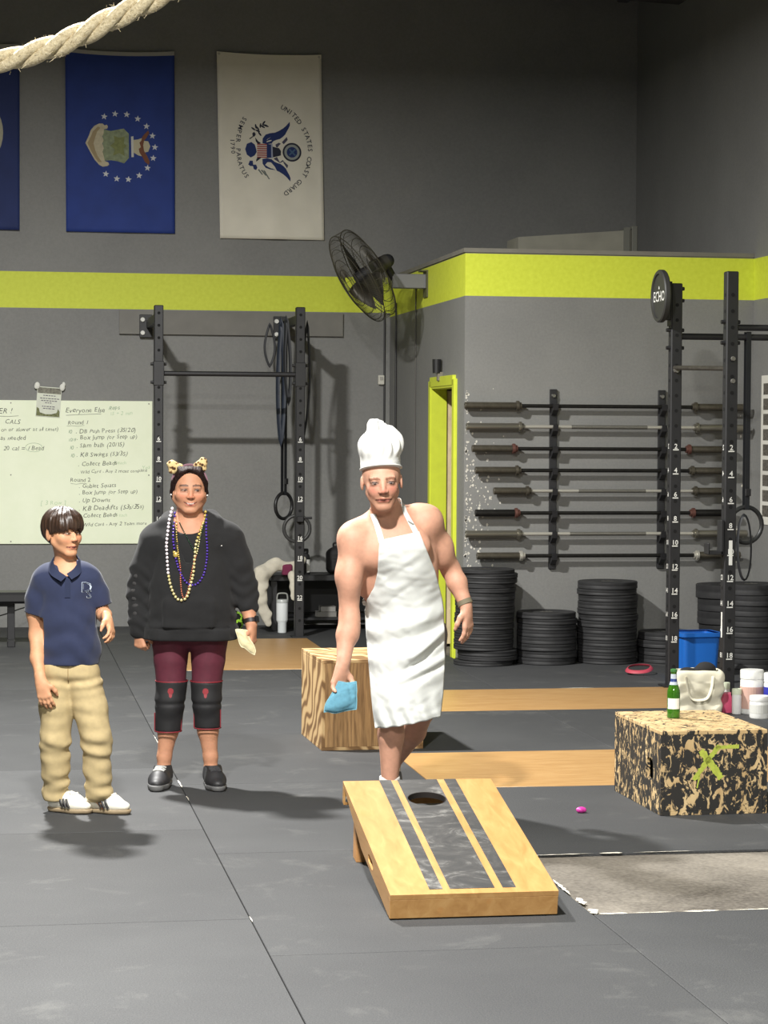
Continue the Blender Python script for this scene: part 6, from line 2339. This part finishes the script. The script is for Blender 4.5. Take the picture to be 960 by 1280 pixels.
def hood_fold(p):
    x, y_, z = p[:, 0], p[:, 1], p[:, 2]
    arm = (np.abs(x - .012) > .195).astype(np.float32)
    f = .0055 * wob(p, 40, 24) + .003 * wob(p, 41, 55)
    f += arm * .0035 * np.sin(z * 95 + 3 * np.sin(x * 30) + 2 * wob(p, 42, 20)) * np.clip((1.15 - z) * 5, 0, 1)
    f += (1 - arm) * .005 * np.sin((z + .25 * np.abs(x)) * 62 + 1.5 * np.sin(x * 14)) * np.clip((.86 - z) * 10, 0, 1) * (z > .775)
    f += .004 * (np.abs(z - .775) < .006) * (1 - arm)
    return f


G.displace(hood_fold)
G.half((0, 0, .716), (0, 0, -1))
G.ell((.008, -.03, 1.30), (.078, .12, .10), .01, sub=True)
for z0, w_ in ((1.24, .062), (1.20, .052), (1.15, .036), (1.11, .02)):
    G.cap((.010, -.30, z0), (.010, -.10, z0), w_, w_, .02, sub=True)
hoodie = G.build('hoodie', M_HOOD, wom)
hoodie['label'] = 'charcoal fleece hoodie'
GH = G
# printed marks down the sleeve and a small tag on the chest
b = MB()
for i, z in enumerate(np.linspace(1.02, .84, 6)):
    x = np.interp(z, [.84, .95, 1.06], [-.250, -.262, -.240])
    yy = GH.front(x, z, -.05)
    b.ball((x + .004, yy + .0045, z), (.017, .007, .012), 8, 6)
o = b.build('sleeve_print', mat('sleeve_print_grey', (52, 51, 51), .85), hoodie, 60); o['kind'] = 'stuff'
yy = GH.front(.165, 1.195, -.08)
b = MB(); b.ball((.158, yy, 1.172), (.012, .004, .006), 10, 6); b.build('zip_tag', mat('zip_white', (220, 218, 212), .4), hoodie, 60)
# leggings
M_LEG = mat('maroon_leggings', (84, 28, 44), .75, var=.1, vscale=30)
G = Field(axis(-.20, .22, .006), axis(-.16, .16, .006), axis(.45, .80, .006))
G.cap((-.06, .0, .76), (.08, .0, .76), .10, .10, .03, ((0, 1, 0), 1.1))
G.chain([(-.082, -.002, .74), (-.086, -.005, .62), (-.083, -.005, .49)], [.100, .080, .072], .012); G.chain([(.098, -.002, .74), (.097, -.005, .62), (.089, -.005, .49)], [.100, .080, .072], .012)
G.cap((.006, .0, .76), (.006, .0, .725), .085, .060, .015)
G.displace(lambda p: .002 * wob(p, 50, 40)); G.half((0, 0, .47), (0, 0, -1))
G.build('leggings', M_LEG, wom)
M_PAD = mat('black_neoprene', (27, 27, 29), .7)
M_PADR = mat('red_trim', (128, 34, 44), .6)
for g, (x0, x1, xb, zt, zb) in ((-1, (-.080, -.088, -.096, .512, .268)), (1, (.088, .090, .094, .512, .285))):
    G = Field(axis(x0 - .12, x0 + .12, .005), axis(-.13, .13, .005), axis(.22, .56, .005))
    zm = (zt + zb) / 2
    G.chain([(x0, -.005, zt), (x1, -.005, zm + .02), (xb, .004, zb)], [.078, .070, .064], .02)
    G.ell((x1, -.05, zm + .015), (.045, .03, .06), .03)
    G.displace(lambda p: .006 * np.exp(-((p[:, 2] - .405) / .010) ** 2) + .0015 * wob(p, 52, 60))
    G.half((0, 0, zt), (.02, 0, 1)); G.half((0, 0, zb), (0, 0, -1))
    pad = G.build('knee_sleeve', M_PAD, wom)
    for z_, x_2, r_ in ((zt, x0, .078), (zb, xb, .0645)):
        b = MB(); b.tube([(x_2 + r_ * math.cos(a), -.002 + r_ * math.sin(a), z_) for a in np.linspace(0, 6.283, 33)[:-1]], .003, 6, True); b.build('red_edge', M_PADR, pad, 60)
    b = MB()
    lg = [(.8 * u_, .8 * v_) for u_, v_ in ((-.016, .022), (-.006, .030), (.006, .030), (.016, .022), (.018, .006), (.010, -.006), (.008, -.022), (0, -.030), (-.008, -.022), (-.010, -.006), (-.018, .006))]
    b.add([(x0 + .002 + p_, G.front(x0 + .002 + p_, zt - .052 + q_2, -.08) - .0016, zt - .052 + q_2) for p_, q_2 in lg], [tuple(range(len(lg)))[::-1]])
    b.build('red_emblem', mat('emblem_dull_red', (134, 36, 44), .6), pad)
    for k_2 in (-1, 1):
        b = MB(); b.tube([(xb + k_2 * .064, -.02, z_) for z_ in np.linspace(zb + .004, zb + .09, 6)], .0028, 6); b.build('red_piping', M_PADR, pad, 60)
M_WSH = mat('black_trainer', (38, 38, 40), .55); M_WSO = mat('grey_sole', (96, 96, 96), .6); M_LACE = mat('pale_lace', (176, 176, 172), .8)
make_shoe(wom, (-.10, -1), (-.117, .055, 0), .255, .092, .085, M_WSH, M_WSO, .03, laces=M_LACE)
make_shoe(wom, (.22, -1), (.108, .055, 0), .255, .092, .085, M_WSH, M_WSO, .026, laces=mat('black_lace', (52, 52, 54), .8))
# wrist watch with black band
wrist_band(wom, (.3035, -.030, .806), (.016, -.030, -.095), .031, .022, mat('black_strap', (40, 30, 30), .5), (.8, -.5, .1), mat('watch_black', (20, 20, 24), .2))


# bead necklaces: strings of single beads lying on the hoodie
def necklace(path, r, gap, mats, name, label, oblong=1.0):
    P_ = catmull([(x, 0, z) for x, z in path], 30)
    beads, acc = [], 0.0
    for p, q in zip(P_, P_[1:]):
        acc += (q - p).length
        if acc >= gap:
            acc = 0.0; beads.append(q)
    bs = [MB() for _ in mats]
    n = len(beads)
    for i, p in enumerate(beads):
        yy = min(GH.front(p.x, p.z, -.02), FT_front(p.x, p.z)) - r * .9
        k = min(int(i / n * len(mats)), len(mats) - 1) if label != 'mix' else i % len(mats)
        bs[k].ball((p.x, yy, p.z), (r, r, r * oblong), 8, 6)
    root = None
    for b_, m_ in zip(bs, mats):
        if not b_.v: continue
        o = b_.build('bead_necklace' if root is None else 'bead_section', m_, wom if root is None else root, 80)
        if root is None:
            root = o
            if label != 'mix': o['label'] = label
        o['kind'] = 'stuff'
    return root


FT_ = Field(axis(-.16, .18, .006), axis(-.16, .12, .006), axis(.95, 1.30, .006))
FT_.chain([(.01, -.005, 1.15), (.012, -.005, .98)], [.150, .150], .04, ((0, 1, 0), .80)); FT_.cap((-.08, .0, 1.215), (.09, .0, 1.222), .068, .068, .05)
FT_front = lambda x, z: FT_.front(x, z, -.02)
M_PEARL = mat('pearl_bead', (232, 222, 226), .2); M_GOLD = mat('gold_bead', (206, 180, 96), .25, .4); M_PURP = mat('purple_bead', (74, 48, 150), .2); M_REDB = mat('copper_bead', (186, 110, 84), .25, .3); M_GRNB = mat('green_bead', (30, 62, 44), .25)
M_PGOLD = mat('pale_gold_bead', (220, 208, 150), .2, .3)
WX = lambda zx: ((150 + zx / 5.053) - 235) / 259.0
WZ = lambda zz: 1.572 - ((550 + zz / 5.053) - 577) / 259.0
wn = lambda pts: [(WX(a), WZ(c)) for a, c in pts]
necklace(wn([(335, 410), (318, 480), (312, 570), (306, 660), (310, 740), (318, 820), (335, 900), (365, 970), (400, 995), (440, 975), (462, 900), (478, 830), (484, 740), (488, 660), (510, 580), (530, 510), (540, 440)]), .0075, .0165, [M_PEARL, M_PEARL, M_PGOLD, M_PGOLD, M_PGOLD, M_GOLD], 'pearls', 'long string of pearl and gold beads')
necklace(wn([(345, 440), (345, 540), (350, 640), (372, 760), (410, 850), (450, 895), (500, 895), (540, 840), (556, 760), (560, 680), (552, 580), (545, 460)]), .0058, .0135, [M_PURP], 'purple', 'purple bead string')
necklace(wn([(360, 480), (366, 600), (380, 700), (396, 800), (400, 880), (408, 950), (425, 985), (445, 940), (460, 860), (480, 760), (500, 690), (520, 560), (538, 470)]), .0042, .0095, [M_GOLD, M_REDB, M_REDB, M_PGOLD], 'gold', 'thin gold and copper bead string')
necklace(wn([(368, 500), (410, 570), (450, 640), (480, 690), (500, 660), (520, 590), (545, 480)]), .0035, .0075, [M_GRNB], 'green', 'thin dark green bead string')
b = MB(); yy = GH.front(WX(365), WZ(715), -.12); b.ball((WX(365), yy - .008, WZ(715)), (.013, .008, .014), 10, 8); b.ball((WX(357), yy - .010, WZ(700)), (.008, .006, .008), 8, 6); b.build('gold_charm', M_GOLD, wom, 80)

# cream bean bag in her hand
bag = thing('bean_bag', 'cream bean bag dangling from the hand of the person in the hoodie', 'bean bag', (.924, 11.002, 0), -VIEW_YAW)
pv_, pf_, rim_ = pillow([(.242, -.085, .768), (.300, -.075, .755), (.330, -.085, .640), (.265, -.10, .690)], .024, (-.2, -1, .1), 13, amp=.014)
link('cloth', np_mesh('cloth', pv_, pf_, [mat('cream_duck_cloth', (216, 206, 164), .9, var=.08, vscale=60)]), bag)
b = MB(); b.tube(rim_, .0026, 6, True); b.build('stitched_edge', mat('cream_edge', (228, 220, 184), .9), bag)

# ============================================================ the boy
boy = person('child in a navy polo shirt, khaki trousers and white striped trainers looking aside', (.414, 10.277))
BS = (200, 148, 112)
hd = Head((-.112, -.015, 1.262), .212, yaw=.80, pitch=.02, roll=.0)
F = Field(axis(-.30, .22, .0050, [(-.22, -.01, .0036)]), axis(-.30, .20, .0052, [(-.13, .03, .0042)]), axis(0, 1.40, .0050, [(1.13, 1.38, .0036), (.46, .62, .0040), (.80, .92, .0042)]))
hd.shape(F, jaw=.98, cheek=1.08, nose=.82, ear=1.0, brow=.8, full=1.05)
F.cap((-.108, .0, 1.19), (-.098, .01, 1.09), .046, .050, .03)
F.cap((-.18, .01, 1.055), (-.015, .0, 1.065), .05, .05, .05)
F.chain([(-.095, .0, 1.0), (-.085, .0, .80), (-.08, .0, .66)], [.10, .095, .10], .05, ((0, 1, 0), .75))
F.chain([(-.205, .01, 1.045), (-.238, .02, .90), (-.236, .02, .795)], [.045, .037, .031], .03)
F.chain([(-.236, .02, .795), (-.222, -.04, .70), (-.198, -.100, .615)], [.031, .030, .021], .02)
hand(F, (-.196, -.106, .605), (.24, -.10, -.97), (.15, 1, .1), (1, -.2, .2), .82, (.25, .35, .25), .05, .3, k=.005)
F.chain([(.012, .005, 1.05), (.040, .02, .98), (.058, .02, .905)], [.045, .037, .031], .03)
F.chain([(.058, .02, .905), (.080, -.06, .897), (.100, -.135, .890)], [.031, .030, .021], .02)
hand(F, (.102, -.143, .888), (.35, -.55, -.75), (-.45, -.1, -.5), (-.75, -.4, .3), .80, (.45, .55, .4), .09, .5, k=.005)
F.chain([(-.125, .0, .63), (-.14, .0, .33), (-.148, .04, .06)], [.06, .045, .03], .03); F.chain([(-.022, .0, .63), (.04, -.02, .33), (.045, .0, .08)], [.06, .045, .03], .03)
F.cap((-.148, .04, .07), (-.12, .02, .035), .024, .016, .02); F.cap((.045, .0, .08), (.07, -.02, .035), .024, .016, .02)


def boy_cols(v):
    c = skin_cols(v, BS)
    hd.paint(v, c, BS, (186, 108, 92), (58, 40, 30), blush=(222, 142, 110))
    return c


body = F.build('body', M_SKIN, boy, boy_cols)
hd.eyes(body, (30, 20, 16), .6, .72)
# hair: smooth bowl cut with a swept fringe
m = bpy.data.materials.new('boy_brown_hair')
t = NT(m); co = t.coord()
t.l(t.ramp(t.noise(t.mapping(co, (70, 70, 6)), 2.0, 4, .6), [(.3, lin((30, 21, 16))), (.7, lin((66, 46, 34)))]), t.b.inputs['Base Color'])
t.b.inputs['Roughness'].default_value = .40
t.bump(t.noise(t.mapping(co, (150, 150, 14)), 2.0, 3), .25, .003)
G = Field(axis(-.24, .02, .0036), axis(-.14, .13, .0036), axis(1.14, 1.40, .0036))
G.ell(hd.p(0, -.065, .13), np.array([.392, .475, .425]) * hd.h, .01, hd.R)
G.ell(hd.p(0, .16, .20), np.array([.335, .27, .24]) * hd.h, .04, hd.R)
# underside: low at the nape, over the ear, high across the brow with a ragged fringe
G.ell(hd.p(0, .30, -.26), np.array([.46, .36, .37]) * hd.h, .008, hd.R, sub=True)
for g in (-1, 1):
    G.ell(hd.p(g * .40, -.04, -.07), np.array([.10, .085, .14]) * hd.h, .01, hd.R, sub=True)
    G.ell(hd.p(g * .30, .10, -.30), np.array([.2, .20, .30]) * hd.h, .01, hd.R, sub=True)
G.half(hd.p(0, -.2, -.26), -hd.z)
for i in range(11):
    x = -.24 + .048 * i
    G.cap(hd.p(x - .03, .27 - x * x * 1.3, .26), hd.p(x + .035, .385 - x * x * 1.6, .085 + .030 * math.sin(i * 2.4) - .02 * (i % 3)), .011, .0035, .012)


def bstrand(p):
    q = hd.inv(p)
    a = np.arctan2(q[:, 0] - .05, q[:, 1] + .05)
    return .0016 * np.sin(a * 34 + 4 * q[:, 2] + 3 * wob(p, 61, 40)) + .0028 * np.sin(a * 11 + 5 * q[:, 2] + 3 * wob(p, 63, 25)) + .0025 * wob(p, 62, 80)


G.displace(bstrand)
G.build('hair', m, boy)
# polo shirt
M_POLO = mat('navy_pique', (31, 39, 67), .9, var=.08, vscale=30, sheen=.15)
G = Field(axis(-.31, .12, .0048), axis(-.16, .16, .0048), axis(.655, 1.16, .0048))
G.chain([(-.097, .005, 1.005), (-.090, .0, .86), (-.083, -.002, .74), (-.082, .0, .69)], [.124, .118, .122, .126], .04, ((0, 1, 0), .78))
G.cap((-.175, .01, 1.058), (-.022, .005, 1.066), .060, .060, .05)
G.chain([(-.196, .01, 1.045), (-.226, .015, .965), (-.239, .02, .897)], [.060, .056, .053], .022)
G.chain([(.004, .005, 1.05), (.034, .015, .985), (.054, .018, .935)], [.059, .054, .050], .022)
G.displace(lambda p: .005 * wob(p, 70, 26) + .0055 * np.sin((p[:, 2] + .5 * p[:, 0]) * 60 + 2 * np.sin(p[:, 0] * 25) + 2 * wob(p, 73, 18)) * np.clip((1.0 - p[:, 2]) * 4, 0, 1) * np.clip(1 - np.abs(p[:, 0] + .085) * 4, 0, 1) + .002 * wob(p, 71, 70))
G.half((0, 0, .672), (0, 0, -1))
G.half((-.24, .02, .893), (-.12, .03, -1)) if False else None
for c_, d_ in (((-.241, .02, .890), (-.20, .03, -1)), ((.062, .02, .928), (.35, .02, -1))):
    G.cap(np.array(c_) + unit(d_) * .09, np.array(c_) + unit(d_) * .14, .085, .085, .004, sub=True) if False else None
# cut the sleeves square above the elbows
X_, Y_, Z_ = G.x[:, None, None], G.y[None, :, None], G.z[None, None, :]
cutL = np.maximum((-(Z_ - .893) - (X_ + .24) * .25), X_ + .205)
cutR = np.maximum((-(Z_ - .930) + (X_ - .055) * .3), .038 - X_)
G.D = np.maximum(G.D, -np.where(X_ < -.205, np.minimum(cutL * -1, 1), -1) * -1) if False else G.D
mL = (X_ < -.196) & (Z_ + .25 * (X_ + .24) < .893)
mR = (X_ > .030) & (Z_ - .30 * (X_ - .055) < .930) & (Z_ > .84)
dl = (.893 - Z_ - .25 * (X_ + .24)) * np.ones_like(G.D); dr = (.930 - Z_ + .30 * (X_ - .055)) * np.ones_like(G.D)
G.D = np.where(np.broadcast_to(X_ < -.192, G.D.shape), np.maximum(G.D, dl), G.D)
G.D = np.where(np.broadcast_to((X_ > .036) & (Z_ > .84), G.D.shape), np.maximum(G.D, dr), G.D)
G.D = G.D.astype(np.float32)
G.ell((-.088, -.06, 1.125), (.042, .07, .055), .006, sub=True)
polo = G.build('polo_shirt', M_POLO, boy)
GP = G
# collar, placket, chest letters
ribbon([(-.072, -.098, 1.070), (-.040, -.080, 1.095), (-.030, -.02, 1.128), (-.055, .045, 1.150), (-.105, .062, 1.155), (-.152, .04, 1.148), (-.165, -.02, 1.128), (-.145, -.080, 1.092), (-.095, -.105, 1.060)], .036, lambda f: (math.cos(-1.2 + f * 2 * math.pi * .95) * .9, math.sin(-1.2 + f * 2 * math.pi * .95) * .9, .75), 'collar', mat('navy_collar', (30, 38, 64), .9), polo, .004)
b = MB()
for z in np.linspace(1.055, .985, 6):
    b.box((-.080, GP.front(-.080, z, -.1) - .002, z), (.024, .004, .015))
b.build('placket', mat('navy_collar', (30, 38, 64)), polo)
for ch, cx, cz, sz in (('D', -.004, 1.000, .066), ('S', .018, .972, .054)):
    vs, fs = text_shape(ch, sz, .006)
    b = MB(); b.add([(cx - .02 + px, GP.front(cx - .02 + px, cz + pz, -.08) - .0025, cz + pz) for px, pz in vs], fs); b.build('chest_letter', mat('letter_pale_blue', (188, 200, 214), .7), polo)
    vs, fs = text_shape(ch, sz * .97, -.012)
    b = MB(); b.add([(cx - .019 + px, GP.front(cx - .019 + px, cz + .001 + pz, -.08) - .0034, cz + .001 + pz) for px, pz in vs], fs); b.build('letter_fill', mat('letter_navy', (26, 34, 60), .7), polo)
# khaki trousers
M_KH = mat('khaki_twill', (176, 157, 116), .9, var=.08, vscale=35)
G = Field(axis(-.24, .13, .0050), axis(-.16, .17, .0050), axis(.03, .72, .0050))
G.cap((-.125, .0, .655), (-.04, .0, .655), .085, .085, .02, ((0, 1, 0), 1.1))
G.chain([(-.128, .0, .62), (-.140, -.005, .48), (-.146, -.015, .335), (-.148, .015, .20), (-.150, .04, .085)], [.088, .078, .066, .062, .058], .016)
G.chain([(-.030, .0, .62), (.010, -.015, .48), (.042, -.030, .335), (.046, -.01, .20), (.046, .0, .115)], [.086, .076, .066, .060, .056], .016)
G.cap((-.150, .04, .10), (-.150, .035, .075), .062, .060, .008); G.cap((.046, .0, .125), (.047, -.002, .10), .060, .058, .008)


def pant_fold(p):
    x, y_, z = p[:, 0], p[:, 1], p[:, 2]
    f = .004 * wob(p, 80, 30) + .0025 * wob(p, 81, 70)
    knee = np.exp(-((z - .30) / .06) ** 2)
    ank = np.exp(-((z - .13) / .05) ** 2)
    hip = np.exp(-((z - .59) / .04) ** 2)
    sq = p * np.array([.45, .45, 1.35], np.float32)
    f += .0085 * wob(sq, 83, 62, 4) * (knee * .8 + ank + .25) + .004 * np.sin((z - .3 * np.abs(x + .08)) * 110 + 3 * wob(p, 84, 20)) * hip
    return f


G.displace(pant_fold)
G.half((0, 0, .705), (0, 0, 1)); G.half((-.15, .03, .052), (0, 0, -1))
pants = G.build('trousers', M_KH, boy)
yf = lambda x, z: G.front(x, z, -.09)
b = MB(); b.tube([(-.078, yf(-.078, z) - .001, z) for z in np.linspace(.70, .60, 10)], .0022, 6); b.build('fly_seam', mat('khaki_seam', (150, 128, 88), .9), pants)
# white trainers with three dark stripes and gum soles
M_TR = mat('white_leather', (226, 222, 208), .5); M_GUM = mat('gum_sole', (150, 132, 104), .6); M_ST = mat('black_stripe', (34, 32, 32), .5)
make_shoe(boy, (.92, -.42), (-.178, .062, 0), .215, .082, .080, M_TR, M_GUM, .022, stripes=M_ST, laces=mat('cream_lace', (216, 210, 192), .8))
make_shoe(boy, (.93, -.36), (-.008, .045, 0), .215, .082, .080, M_TR, M_GUM, .022, stripes=M_ST, laces=mat('cream_lace', (216, 210, 192)))
